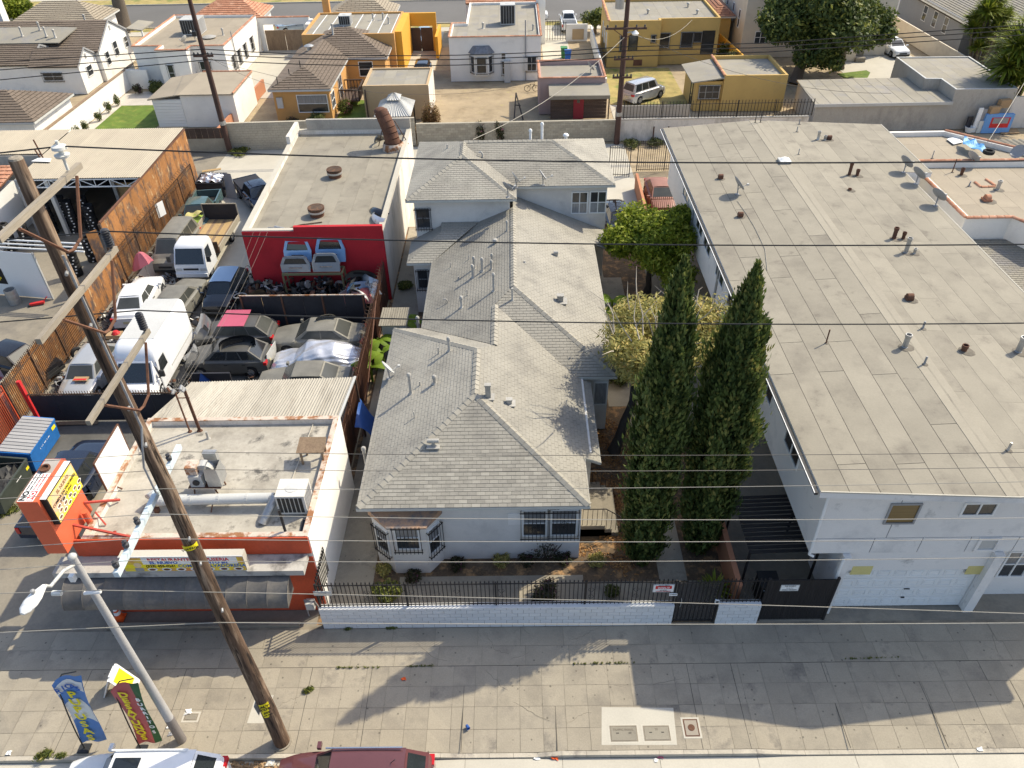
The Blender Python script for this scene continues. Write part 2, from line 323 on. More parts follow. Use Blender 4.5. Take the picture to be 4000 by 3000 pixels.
 yel=mat('sign_yellow', (.85,.70,.02), rough=.5, bump=0, var=.03), bluep=mat('sign_blue', (.03,.12,.42), rough=.5, bump=0, var=.05), skyb=mat('flag_blue', (.10,.23,.52), rough=.6, bump=.05, var=.08),
 doorr=mat('faded_red_door', (.26,.03,.04), rough=.6, var=.15), redp=mat('sign_red', (.55,.03,.03), rough=.5, bump=0, var=.05), maroon=mat('flag_rose', (.48,.11,.11), rough=.6, var=.08, bump=.05), greenp=mat('flag_green', (.035,.12,.045), rough=.6, var=.08, bump=.05),
 blackp=mat('sign_black', (.015,.015,.015), rough=.6, bump=0), greyp=mat('grey_paint', (.30,.30,.30), rough=.6, var=.1), greyl=mat('light_grey_paint', (.48,.48,.46), rough=.5, var=.1, rnd=.05),
 tanp=mat('sign_tan', (.70,.52,.30), rough=.5, bump=0), brownp=mat('food_brown', (.16,.07,.03), rough=.6, bump=0, rnd=.4, var=.3, vs=8), binb=mat('bin_blue', (.02,.11,.40), rough=.5), bing=mat('bin_green', (.05,.20,.06), rough=.5),
 dblue=mat('dumpster_blue', (.02,.14,.42), rough=.5, var=.15, vs=2, col2=(.10,.07,.05), c2=(.66,.75), c2s=3), dgreen=mat('dumpster_dark_green', (.05,.06,.05), rough=.55, var=.2, vs=2),
 acm=mat('air_conditioner_paint', (.62,.60,.55), rough=.5, var=.08, rnd=.03), cone=mat('cone_orange', (.75,.11,.02), rough=.5, bump=0),
 paleye=mat('pale_yellow_paint', (.62,.54,.22), rough=.6, var=.04), winbrown=mat('brown_window_film', (.16,.105,.035), rough=.2, var=.2, vs=2, bump=0, spec=.6, stretch=(.3,.3,8)),
)
LEAF = dict(
 cyp=leafmat('cypress_foliage', (.045,.078,.026), (.135,.18,.045), (.30,.27,.075), .28),
 lime=leafmat('lime_tree_foliage', (.09,.14,.012), (.30,.36,.035), (.52,.52,.09), .42),
 dry=leafmat('olive_dry_foliage', (.20,.20,.06), (.46,.41,.13), (.66,.48,.18), .38),
 fic=leafmat('dark_broadleaf_foliage', (.03,.05,.014), (.10,.135,.03), (.36,.36,.08), .3),  # pale last tone paints lit-leaf highlights into the colour
 palm=leafmat('yucca_foliage', (.09,.13,.015), (.24,.29,.03), (.42,.40,.08), .25),
 bush=leafmat('bush_foliage', (.035,.05,.012), (.11,.13,.03), (.22,.2,.06), .2),
 bushdk=leafmat('dark_bush_foliage', (.02,.022,.012), (.06,.065,.02), (.20,.05,.12), .2),
 hedge=leafmat('reddish_hedge_foliage', (.12,.07,.03), (.27,.15,.06), (.20,.20,.05), .25),
 flow=leafmat('flowering_bush_foliage', (.06,.08,.015), (.15,.17,.03), (.50,.04,.22), .2),
 weed=leafmat('weed_foliage', (.05,.07,.015), (.14,.16,.03), (.35,.30,.08), .2),
 banana=leafmat('banana_foliage', (.07,.15,.01), (.17,.26,.02), (.30,.32,.05), .3))
# ---------------------------------------------------------------- generic builders
def clip2(poly, u0, u1, v0, v1):
    for ax, val, sg in ((0,u0,1),(0,u1,-1),(1,v0,1),(1,v1,-1)):
        out = []
        for i in range(len(poly)):
            p, q = poly[i], poly[(i+1)%len(poly)]; dp, dq = sg*(p[ax]-val), sg*(q[ax]-val)
            if dp >= 0: out.append(p)
            if (dp >= 0) != (dq >= 0):
                t = dp/(dp-dq); out.append((p[0]+(q[0]-p[0])*t, p[1]+(q[1]-p[1])*t))
        poly = out
        if len(poly) < 3: return []
    return poly
def parea(p): return abs(sum(p[i][0]*p[(i+1)%len(p)][1]-p[(i+1)%len(p)][0]*p[i][1] for i in range(len(p))))/2
def tiles(parent, poly, udir, ul, vl, gap, tlo, thi, m, name, maxparts=300, stagger=.5, jit=0., voff=0., kind='stuff', zfun=None, skip=0., sag=0.):
    """lay separate pieces (shingles, slabs, blocks, sheets) on a flat polygon; the nearest become parts, the rest one joined part"""
    P = [Vector(p) for p in poly]; n = (P[1]-P[0]).cross(P[2]-P[0]).normalized()
    c = sum(P, Vector())/len(P)
    if n.dot(Vector((0,0,CAMZ))-c) < 0: n = -n
    u = Vector(udir).normalized(); v = n.cross(u)
    if v.z < -1e-6 or (abs(v.z) <= 1e-6 and v.y < 0): v = -v
    o = P[0]; Q = [((p-o).dot(u), (p-o).dot(v)) for p in P]
    umin = min(q[0] for q in Q); umax = max(q[0] for q in Q); vmin = min(q[1] for q in Q); vmax = max(q[1] for q in Q)
    cells = []; r = 0; vv = vmin-voff
    while vv < vmax:
        uu = umin-(ul*stagger*(r % 2))-random.uniform(0,jit)*ul
        while uu < umax:
            cells.append((uu+gap/2, uu+ul-gap/2, vv+gap/2, vv+vl-gap/2)); uu += ul
        vv += vl; r += 1
    rec = []
    for (a,b,e,f) in cells:
        pl = clip2(Q, a, b, e, f)
        if len(pl) < 3 or parea(pl) < .06*ul*vl: continue
        full = len(pl) == 4 and abs(parea(pl)-(b-a)*(f-e)) < 1e-6
        ctr = o+u*((a+b)/2)+v*((e+f)/2); rec.append(((ctr-Vector((0,0,CAMZ))).length, pl, full, (a,b,e,f)))
    rec.sort(key=lambda t: t[0])
    inv = wmat(parent).inverted() if parent else Matrix()
    def piece(mb, pl, cell, local=False):
        a,b,e,f = cell; k = len(pl); top = []; bot = []
        dh = random.uniform(-sag, sag) if sag else 0
        for (x,y) in pl:
            h = tlo+(thi-tlo)*(y-e)/(f-e)+dh
            if local: q0 = Vector((x-a,y-e,0)); q1 = Vector((x-a,y-e,h))
            else:
                q0 = o+u*x+v*y; q1 = q0+n*h
                if zfun: dz = zfun(q0.x,q0.y); q0.z += dz; q1.z += dz
            bot.append(q0); top.append(q1)
        if not local and (top[1]-top[0]).cross(top[2]-top[0]).dot(n) < 0: top.reverse(); bot.reverse()
        mb.add(bot+top, [tuple(range(k,2*k))]+[(i,(i+1)%k,(i+1)%k+k,i+k) for i in range(k)])
    shared = None; R3 = Matrix((u,v,u.cross(v))).transposed().to_4x4(); rest = MB()
    flip = u.cross(v).dot(n) < 0
    for i, (d, pl, full, cell) in enumerate(rec):
        if skip and random.random() < skip: continue
        if i < maxparts:
            if full and not zfun and not flip:
                if shared is None:
                    mb = MB(); pl2 = [(cell[0],cell[2]),(cell[1],cell[2]),(cell[1],cell[3]),(cell[0],cell[3])]
                    piece(mb, pl2, cell, True); shared = mb.mesh(name); shared.materials.append(m)
                ob = bpy.data.objects.new(name, shared); COL.objects.link(ob); ob.parent = parent
                ob.matrix_basis = inv @ Matrix.Translation(o+u*cell[0]+v*cell[2]) @ R3
            else:
                mb = MB(); piece(mb, pl, cell); obj(name, mb, m, parent)
        else: piece(rest, pl, cell)
    if rest.f: obj(name, rest, m, parent, kind=kind)
    return len(rec)
def wall_pt(a, b, px, py):
    """photo pixel -> (distance along wall a-b, height)"""
    d = ray(px, py); ax, ay = a; ex, ey = b[0]-a[0], b[1]-a[1]
    den = d[0]*ey-d[1]*ex; t = (ax*ey-ay*ex)/den; L = math.hypot(ex, ey)
    return ((d[0]*t-ax)*ex+(d[1]*t-ay)*ey)/L, CAMZ+d[2]*t
def wall_frame(a, b):
    e = Vector((b[0]-a[0], b[1]-a[1], 0)).normalized(); n = Vector((e.y, -e.x, 0))
    if n.dot(Vector((-a[0], -a[1], 0))) < 0: n = -n
    return Vector((a[0],a[1],0)), e, n
def wbox(mb, a, b, u0, u1, z0, z1, d0, d1, n=None):
    o, e, nn = wall_frame(a, b); nn = n or nn
    c = [o+e*u+nn*d+Vector((0,0,z)) for d in (d0,d1) for (u,z) in ((u0,z0),(u1,z0),(u1,z1),(u0,z1))]
    return mb.add(c, [(0,1,2,3),(7,6,5,4),(0,4,5,1),(1,5,6,2),(2,6,7,3),(3,7,4,0)])
def window(parent, a, b, u0, u1, z0, z1, glass='glass', frame='whitep', bars=False, mull=1, hbar=True, fw=.06, name='window', gl2=None, nrm=None, orn=False):
    if u1 < u0: u0, u1 = u1, u0
    if z1 < z0: z0, z1 = z1, z0
    f = MB()
    wbox(f,a,b,u0,u1,z0,z0+fw,-.03,.05,nrm); wbox(f,a,b,u0,u1,z1-fw,z1,-.03,.05,nrm)
    wbox(f,a,b,u0,u0+fw,z0+fw,z1-fw,-.03,.048,nrm); wbox(f,a,b,u1-fw,u1,z0+fw,z1-fw,-.03,.048,nrm)
    for k in range(1, mull+1):
        u = u0+(u1-u0)*k/(mull+1); wbox(f,a,b,u-fw*.4,u+fw*.4,z0+fw,z1-fw,-.02,.044,nrm)
    if hbar: wbox(f,a,b,u0+fw,u1-fw,(z0+z1)/2-fw*.35,(z0+z1)/2+fw*.35,-.02,.04,nrm)
    w_ = obj(name, f, M[frame], parent)
    for k in range(mull+1):
        ua = u0+fw+(u1-u0-fw)*k/(mull+1); ub = u0+(u1-u0-fw)*(k+1)/(mull+1)
        zm = (z0+z1)/2
        if gl2:
            obj('pane', wbox(MB(),a,b,ua,ub,zm,z1-fw,-.03,.012,nrm), M[gl2], w_); obj('pane', wbox(MB(),a,b,ua,ub,z0+fw,zm,-.03,.010,nrm), M[glass], w_)
        else: obj('pane', wbox(MB(),a,b,ua,ub,z0+fw,z1-fw,-.03,.012,nrm), M[glass], w_)
    if bars:
        g = MB(); o, e, n = wall_frame(a,b); n = nrm or n; nb = max(3, round((u1-u0)/.13))
        for k in range(nb+1):
            u = u0-.04+(u1-u0+.08)*k/nb; p = o+e*u+n*.14; g.bar(p+Vector((0,0,z0-.14)), p+Vector((0,0,z1+.03)), .022)
        for z in (z0-.04, z1-.08): g.bar(o+e*(u0-.08)+n*.14+Vector((0,0,z)), o+e*(u1+.08)+n*.14+Vector((0,0,z)), .03)
        for u in (u0-.04,u1+.04):
            for z in (z0-.04,z1-.08): g.bar(o+e*u+Vector((0,0,z)), o+e*u+n*.14+Vector((0,0,z)), .025)
        if orn:
            uc, zc = (u0+u1)/2, (z0+z1)/2; pp = []
            for sgn in (-1,1):
                pts = [o+e*(uc+sgn*.02+sgn*(.03+.10*t)*math.sin(t*6))+n*.145+Vector((0,0,zc-.22+.42*t)) for t in np.linspace(0,1,10)]
                g.path(pts, .011, 4)
        obj('window_bars', g, M['black'], w_)
    return w_
def window_px(parent, a, b, tl, br, **k):
    u0, z1 = wall_pt(a, b, *tl); u1, z0 = wall_pt(a, b, *br); return window(parent, a, b, u0, u1, z0, z1, **k)
def picket_mesh(h, s, m, spear=True):
    mb = MB().bb(-s/2,s/2,-s/2,s/2,0,h)
    if spear: mb.add([(-s*.9,-s*.9,h),(s*.9,-s*.9,h),(s*.9,s*.9,h),(-s*.9,s*.9,h),(0,0,h+s*4)], [(3,2,1,0),(0,1,4),(1,2,4),(2,3,4),(3,0,4)])
    me = mb.mesh('picket'); me.materials.append(m); return me
def fence(name, label, pts, z0, h, spacing=.12, m='black', post=2.4, rails=(.12,.92), ps=.02, group=None, parent=None, cat='fence', spear=True, over=.12, posth=0, lab=None):
    o = parent or thing(name, label, cat, (*pts[0], z0), 0, group); inv = wmat(o).inverted(); pm = picket_mesh(h, ps, M[m], spear)
    for (p, q) in zip(pts[:-1], pts[1:]):
        p3 = Vector((*p, z0)); q3 = Vector((*q, z0)); d = q3-p3; L = d.length; d.normalize(); ang = math.atan2(d.y, d.x)
        for r in rails: obj('rail', MB().bar(p3+Vector((0,0,h*r)), q3+Vector((0,0,h*r)), .03, .04), M[m], o)
        npost = max(1, round(L/post))
        for k in range(npost+1):
            c = p3+d*(L*k/npost); obj('post', MB().box((c.x,c.y,c.z+(h+posth)/2), (.06,.06,h+posth), ang), M[m], o)
        n = int(L/spacing)
        for k in range(1, n):
            c = p3+d*(L*k/n); ob = bpy.data.objects.new('picket', pm); COL.objects.link(ob); ob.parent = o
            ob.matrix_basis = inv @ Matrix.Translation((c.x,c.y,c.z)) @ Matrix.Rotation(ang,4,'Z')
    return o
def text(parent, s, size, m, mw, name='lettering', ext=.004, bold=0., align='CENTER', shear=0):
    """lettering as geometry; mw = world matrix of its plane (x right, y up, z out)"""
    cu = bpy.data.curves.new(name, 'FONT'); cu.body = s; cu.size = size; cu.extrude = ext; cu.offset = bold; cu.align_x = align; cu.align_y = 'CENTER'; cu.shear = shear
    cu.resolution_u = 2; cu.materials.append(m)
    t = bpy.data.objects.new(name, cu); COL.objects.link(t); dg = bpy.context.evaluated_depsgraph_get()
    me = bpy.data.meshes.new_from_object(t.evaluated_get(dg)); bpy.data.objects.remove(t); me.name = name
    o = bpy.data.objects.new(name, me); COL.objects.link(o); o.parent = parent
    o.matrix_basis = (wmat(parent).inverted() @ mw) if parent else mw
    return o
def plane_mat(o, x, y):
    x = Vector(x).normalized(); z = x.cross(Vector(y)).normalized(); y = z.cross(x); m = Matrix((x,y,z)).transposed().to_4x4(); m.translation = o; return m
def coping_tiles(parent, p, q, z, r=.11, L=.42, m='terra', mp=80):
    """rounded clay tiles in a row from p to q"""
    a = Vector((*p,z)); b = Vector((*q,z)); d = b-a; n = max(1, round(d.length/L)); d.normalize(); ang = math.atan2(d.y,d.x); ln = (b-a).length/n
    mb = MB()
    for k in range(2):
        rr = r if k == 0 else r*.82; x = -.02 if k == 0 else ln
    pts = []; fs = []
    for (x, rr) in ((-.03,r),(ln,r*.84)):
        for i in range(7): t = math.pi*i/6; pts.append((x, rr*math.cos(t), rr*math.sin(t)*.8))
    fs = [(i,i+7,i+8,i+1) for i in range(6)]+[tuple(range(7)), tuple(range(7,14))[::-1]]
    mb.add(pts, fs); me = mb.mesh('roof_tile'); me.materials.append(M[m]); inv = wmat(parent).inverted() if parent else Matrix()
    for k in range(n):
        ob = bpy.data.objects.new('roof_tile', me); COL.objects.link(ob); ob.parent = parent
        ob.matrix_basis = inv @ Matrix.Translation(a+d*ln*k) @ Matrix.Rotation(ang,4,'Z')
def ring_building(t, poly, z, wm, rm, pz=.35, pt=.2, cop=None, sheet=None, z0=0., rname='roof', capm=None, tile=None, udir=(0,1,0)):
    """walls with parapet + flat roof inside"""
    a = sum(poly[i][0]*poly[(i+1)%len(poly)][1]-poly[(i+1)%len(poly)][0]*poly[i][1] for i in range(len(poly)))
    if a < 0: poly = poly[::-1]
    n = len(poly); ins = []
    for i in range(n):
        p0 = Vector(poly[i-1]).to_2d() if False else Vector((*poly[i-1],)); p1 = Vector((*poly[i],)); p2 = Vector((*poly[(i+1)%n],))
        d1 = (p1-p0).normalized(); d2 = (p2-p1).normalized(); n1 = Vector((-d1.y,d1.x)); n2 = Vector((-d2.y,d2.x))
        k = n1+n2; k = k/max(.3,(1+n1.dot(n2))); ins.append((p1.x+k.x*pt, p1.y+k.y*pt))
    mb = MB(); vs = [(*p,z0) for p in poly]+[(*p,z) for p in poly]+[(*p,z) for p in ins]+[(*p,z-pz-.05) for p in ins]
    fs = []
    for i in range(n):
        j = (i+1)%n; fs += [(i,j,j+n,i+n),(i+n,j+n,j+2*n,i+2*n),(i+2*n,j+2*n,j+3*n,i+3*n)]
    obj('wall', mb.add(vs, fs), M[wm], t)
    rf = obj(rname, MB().prism(ins, z-pz-.12, z-pz), M[rm], t)
    if sheet: tiles(rf, [(*p, z-pz+.001) for p in ins], udir, sheet[0], sheet[1], .010, .012, .012, M[sheet[2] if len(sheet) > 2 else 'cap'], 'roofing_sheet', 120, .37, .2)
    if capm: 
        c = MB(); vs = [(*p,z+.002) for p in poly]+[(*p,z+.002) for p in ins]; vs2 = [(x,y,zz+.04) for (x,y,zz) in vs]
        c.add(vs+vs2, [(i,(i+1)%n,(i+1)%n+2*n,i+2*n) for i in range(n)]+[(i+2*n,(i+1)%n+2*n,(i+1)%n+3*n,i+3*n) for i in range(n)]+[(i+n,i+3*n,(i+1)%n+3*n,(i+1)%n+n) for i in range(n)])
        obj('parapet_cap', c, M[capm], t)
    if tile:
        for i in range(n):
            if tile is True or i in tile: coping_tiles(t, poly[i], poly[(i+1)%n], z, r=.13)
    return rf, ins
def corrugated(pts4, amp=.02, pitch=.15, t=.004):
    """pts4: a,b (along the low edge), c,d (high edge) ; ribs run from low to high"""
    a,b,c,d = [Vector(p) for p in pts4]; n = max(4, int((b-a).length/pitch*4)); nrm = (b-a).cross(d-a).normalized()
    if nrm.z < 0: nrm = -nrm
    mb = MB(); vs = []
    for i in range(n+1):
        u = i/n; h = amp*math.sin(u*(b-a).length/pitch*2*math.pi); vs += [a.lerp(b,u)+nrm*h, d.lerp(c,u)+nrm*h]
    return mb.add(vs, [(2*i,2*i+2,2*i+3,2*i+1) for i in range(n)])
# ---------------------------------------------------------------- vehicles
WHEELS = {}
def wheel_meshes(r):
    if r in WHEELS: return WHEELS[r]
    w_ = .2; t = MB().lathe([(r*.62,-w_/2),(r*.93,-w_/2),(r,-w_*.33),(r,w_*.33),(r*.93,w_/2),(r*.62,w_/2)], n=20, axis='y', close=True).mesh('wheel', 40); t.materials.append(M['tyre'])
    mb = MB().lathe([(r*.63,-w_*.42),(r*.63,w_*.46),(r*.57,w_*.46),(r*.55,w_*.30),(r*.12,w_*.36),(.001,w_*.38)], n=20, axis='y')
    for k in range(5):
        a = 2*math.pi*k/5; mb.bar((0,w_*.36,0),(math.cos(a)*r*.58,w_*.42,math.sin(a)*r*.58),.07,.05)
    m2 = mb.mesh('rim', 40); m2.materials.append(M['rim']); WHEELS[r] = (t,m2); return WHEELS[r]
def add_wheels(t, xs, half, r, skip=()):
    tm, rmh = wheel_meshes(r)
    for i, x in enumerate(xs):
        for s in (-1,1):
            if (i,s) in skip: continue
            w_ = inst('wheel', tm, t, (x,s*(half-.10),r), (0,0,0 if s > 0 else math.pi)); inst('rim', rmh, w_)
def car(name, label, loc, hd, pm, S, group=None, cat='car', glassm='carg', z=0., roofm=None, nowheel=(), hood_open=False):
    """S: L,W,H, belt, hood (z), cowl, wst, rfe, rrb (x positions from the nose, fractions of L), trunk (z), r wheel radius"""
    L,W,H,belt,hood,cowl,wst,rfe,rrb,trunk,r,fx,rx = S
    t = thing(name, label, cat, (loc[0],loc[1],z), hd, group); X = lambda f_: L*(.5-f_); hw = W/2; gc = .17
    xw = (X(fx), X(rx)); R_w = r*1.14
    st = sorted(set([0,.012,.04,.10,cowl-.06,cowl,wst,.5,rfe,rrb,min(rrb+.05,.95),.92,.97,.99,1]+[fx+k*R_w/L for k in (-1,-.85,-.5,0,.5,.85,1)]+[rx+k*R_w/L for k in (-1,-.85,-.5,0,.5,.85,1)]))
    st = [s for s in st if 0 <= s <= 1]
    def ztop(f_):
        if f_ < .012: return hood*.62
        if f_ < .1: return hood*(.84+.12*(f_/.1))
        if f_ < cowl: return hood*.96+(belt-hood*.96)*((f_-.1)/(cowl-.1))
        if f_ < rrb: return belt
        e = (f_-rrb)/max(1e-3,1-rrb); return (belt+(trunk-belt)*min(1,e*1.5)) if f_ < .985 else trunk*.86
    def hwid(f_):
        e = abs(f_-.5)*2; return hw*(1-.16*max(0,e-.55)**2/.2)
    def side(f_):
        w_ = hwid(f_); zt = ztop(f_); x = X(f_); zb = gc
        for xx in xw:
            d = abs(x-xx)
            if d < R_w: zb = max(zb, r+math.sqrt(max(0,R_w*R_w-d*d)))
        if f_ < .02 or f_ > .98: zb = max(zb, .26)
        zm = max(zb+.02, min(.58*zt+.1, zt-.14)); zs = max(zm+.02, zt-.07)
        return [(x, w_*.96, zb),(x, w_*1.0, zm),(x, w_*.965, zs),(x, w_*.86, zt),(x, w_*.45, zt+.018),(x,0,zt+.025)]
    mb = MB(); rows = []
    for f_ in st:
        s = side(f_); rows.append(s+[(p[0],-p[1],p[2]) for p in s[-2::-1]])
    k = len(rows[0]); vs = [p for r_ in rows for p in r_]
    fs = [(i*k+j,i*k+j+1,(i+1)*k+j+1,(i+1)*k+j) for i in range(len(rows)-1) for j in range(k-1)]
    fs += [tuple(range(k)), tuple((len(rows)-1)*k+j for j in range(k))[::-1]]
    obj('body', mb.add(vs, fs), pm, t, smooth=38, world=False)
    u_ = obj('underbody', MB().bb(-L*.47,L*.47,-hw*.82,hw*.82,gc+.02,gc+.3), M['plastic'], t, world=False)
    # greenhouse
    yb, yt = hw*.90, hw*.70; xa, xb, xc, xd = X(cowl), X(wst), X(rfe), X(rrb); zr = H-.035
    def ring(f0):
        return None
    B = [(xa,-yb*.93,belt),(xa,yb*.93,belt),(xd,yb*.95,belt),(xd,-yb*.95,belt)]
    m_ = lambda p,q,u: tuple(p[i]+(q[i]-p[i])*u for i in range(3))
    Tp = [(xb,-yt*.96,zr),(xb,yt*.96,zr),(xc,yt*.95,zr),(xc,-yt*.95,zr)]
    cab = MB().add(B+Tp, [(0,1,5,4),(1,2,6,5),(2,3,7,6),(3,0,4,7)])
    obj('cabin', cab, pm, t, world=False)
    def rf(u,v):
        x = xb+(xc-xb)*u; y = yt*(v*2-1)*1.0; cr = .05*(1-(2*v-1)**4)+.02*(1-(2*u-1)**2); return (x+.0, y, zr-.012+cr)
    ro = MB().grid(rf, 6, 8); obj('roof', ro, roofm or pm, t, smooth=60, world=False)
    def pane(nm, q, off, mt=glassm):
        q = [Vector(p) for p in q]; n = (q[1]-q[0]).cross(q[2]-q[0]).normalized(); c = sum(q,Vector())/4
        if n.dot(c-Vector((0,0,belt-.3))) < 0: n = -n
        obj(nm, MB().slab([p+n*off for p in q],.004) if abs(n.z) > .02 else MB().add([p+n*off for p in q],[(0,1,2,3)]), M[mt], t, world=False)
    def quad(a,b,c,d,u0,u1,v0,v1):
        f_ = lambda u,v: Vector(m_(m_(a,b,u), m_(d,c,u), v)); return [f_(u0,v0),f_(u1,v0),f_(u1,v1),f_(u0,v1)]
    pane('windscreen', quad(B[0],B[1],Tp[1],Tp[0],.05,.95,.04,.93), .008)
    pane('rear_window', quad(B[2],B[3],Tp[3],Tp[2],.08,.92,.14,.90), .008)
    nsp = 2 if (rrb-cowl)*L < 2.9 else 3
    for s in (0,1):
        a,b,c,d = (B[1],B[2],Tp[2],Tp[1]) if s else (B[0],B[3],Tp[3],Tp[0])
        e = [.09,.50,.92] if nsp == 2 else [.08,.40,.68,.95]
        for i in range(nsp): pane('side_window', quad(a,b,c,d,e[i],e[i+1]-.025,.10,.90), .008)
    # lamps, plate, mirrors, doors
    for s in (-1,1):
        zl = ztop(.05)*.78
        obj('headlight', MB().add([(X(.004),s*hw*.46,zl-.09),(X(.02),s*hw*.80,zl-.07),(X(.06),s*hw*.93,zl+.02),(X(.04),s*hw*.72,zl+.09),(X(.012),s*hw*.46,zl+.03)],[(0,1,2,3,4)]).mv(.012,0,.012), M['lampw'], t, world=False)
        obj('tail_light', MB().box((X(.985),s*hw*.73,trunk*.80),(.16,hw*.34,.17)), M['lampr'], t, world=False)
        obj('wing_mirror', MB().box((xa-.22*0-.05,s*(hw*.98+.10),belt+.06),(.12,.2,.14)), pm, t, world=False)
        w_ = hwid(.45)
        for (f0,f1) in ((cowl+.07,cowl+.07+.98/L),(cowl+.08+.98/L,min(cowl+.08+1.9/L,rx-.03))):
            if f1-f0 < .08: continue
            q = [(X(f0),s*w_*1.012,.3),(X(f1),s*w_*1.012,.3),(X(f1),s*w_*1.004,belt*.62),(X(f1),s*w_*.985,belt-.07),(X(f0),s*w_*.985,belt-.07),(X(f0),s*w_*1.004,belt*.62)]
            dr = obj('door', MB().add(q,[(0,1,2,5),(5,2,3,4)] if s < 0 else [(5,2,1,0),(4,3,2,5)]), pm, t, world=False)
            obj('handle', MB().box((X(f1)+.14,s*w_*1.015,belt-.16),(.16,.035,.035)), M['plastic'], dr, world=False)
    obj('grille', MB().box((X(.004),0,hood*.62),(.05,hw*.9,.13)), M['plastic'], t, world=False)
    obj('number_plate', MB().box((X(1.0)-.004,0,trunk*.60),(.03,.34,.15)), M['plate'], t, world=False)
    obj('bumper', MB().box((X(.0)-.02,0,.36),(.12,hw*1.6,.16)), M['plastic'], t, world=False)
    add_wheels(t, xw, hw, r, nowheel)
    return t
SEDAN=(4.7,1.82,1.45,.93,.86,.27,.41,.70,.86,.95,.32,.18,.80)
HATCH=(4.2,1.78,1.48,.95,.90,.25,.39,.80,.95,.95,.31,.18,.80)
SUVS=(4.75,1.88,1.76,1.08,1.02,.25,.36,.86,.97,1.05,.36,.18,.80)
BOXY=(4.3,1.82,1.80,1.08,1.02,.22,.31,.92,.985,1.08,.34,.17,.80)
def pickup(name, label, loc, hd, pm, group=None, L=5.3, glassm='carg', bedm='plastic'):
    t = car(name, label, loc, hd, pm, (L*.62,1.85,1.72,1.10,1.02,.36,.48,.86,.97,1.1,.36,.27,.93), group, 'pickup truck', glassm, nowheel=((1,-1),(1,1)))
    for c in t.children:
        if c.name.split('.')[0] in ('number_plate','tail_light'): bpy.data.objects.remove(c)
    # the cab stands in the front part; shift it
    for c in t.children: c.location.x += L*.19
    x0, x1 = -L/2, L*.19-L*.31+.02; hw = .90
    b = MB().bb(x0,x1,-hw,-hw+.09,.45,1.1).bb(x0,x1,hw-.09,hw,.45,1.1).bb(x1-.08,x1,-hw+.09,hw-.09,.45,1.1).bb(x0,x1-.08,-hw+.09,hw-.09,.45,.56)
    obj('bed', b, pm, t, world=False); obj('tailgate', MB().bb(x0,x0+.07,-hw+.095,hw-.095,.565,1.095), pm, t, world=False)
    obj('bed_liner', MB().bb(x0+.08,x1-.09,-hw+.1,hw-.1,.562,.60), M[bedm], t, world=False)
    for s in (-1,1): obj('tail_light', MB().box((x0-.01,s*(hw-.08),.9),(.05,.14,.3)), M['lampr'], t, world=False)
    obj('number_plate', MB().box((x0-.03,0,.5),(.03,.34,.15)), M['plate'], t, world=False)
    add_wheels(t, (x0+L*.21,), .92, .36)
    return t
# ---------------------------------------------------------------- foliage
def leaf_cloud(parent, name, n, centers, radii, size, m, aspect=2.2, droop=.3, shell=.55, up=.0, loc=None, gap=0., seed=0):
    """n leaf faces spread through overlapping ellipsoid clumps (denser towards the outside), world coordinates"""
    rg = np.random.default_rng(seed+11); C = np.array(centers, float); Rd = np.array(radii, float)
    if Rd.ndim == 1: Rd = np.repeat(Rd[:,None], 3, 1)
    wgt = (Rd.prod(1))**(.7); idx = rg.choice(len(C), n, p=wgt/wgt.sum())
    d = rg.normal(size=(n,3)); d /= np.linalg.norm(d,axis=1)[:,None]
    rr = (shell+(1-shell)*rg.random(n)**.6)*(1+.12*rg.normal(size=n))
    P = C[idx]+d*Rd[idx]*rr[:,None]
    nrm = d*.7+rg.normal(size=(n,3))*.6+np.array([0,0,up]); nrm /= np.linalg.norm(nrm,axis=1)[:,None]
    a = np.cross(nrm, rg.normal(size=(n,3))); a[:,2] -= droop*np.linalg.norm(a,axis=1); a /= np.linalg.norm(a,axis=1)[:,None]+1e-9
    b = np.cross(nrm, a); b /= np.linalg.norm(b,axis=1)[:,None]+1e-9
    s = size*(.6+.8*rg.random(n))[:,None]
    V = np.stack([P-a*s*.5, P+b*s*.5/aspect, P+a*s*.5, P-b*s*.5/aspect], 1).reshape(-1,3)
    V = V-np.array(wmat(parent).translation) if parent else V-np.array(loc or (0,0,0))
    F = np.arange(n*4).reshape(n,4)
    return fast_mesh(name, V, F, m, parent, (0,0,0) if parent else (loc or (0,0,0)))
def limbs(parent, base, top, targets, r0, m, name='trunk', sub=True):
    mb = MB(); B = Vector(base); Tt = Vector(top); k = 5
    pts = [B.lerp(Tt,i/k)+Vector((random.uniform(-.05,.05),random.uniform(-.05,.05),0)) for i in range(k+1)]
    mb.path(pts, r0, 9, [r0*(1.25-.55*i/k) if i else r0*1.5 for i in range(k+1)])
    t = obj(name, mb, m, parent, smooth=60)
    for q in targets:
        q = Vector(q); s = pts[random.choice((3,4,5))]; mid = s.lerp(q,.5)+Vector((random.uniform(-.2,.2),random.uniform(-.2,.2),.2))
        obj('limb', MB().path([s,mid,q], r0*.4, 6, [r0*.5,r0*.32,r0*.1]), m, t, smooth=60)
    return t
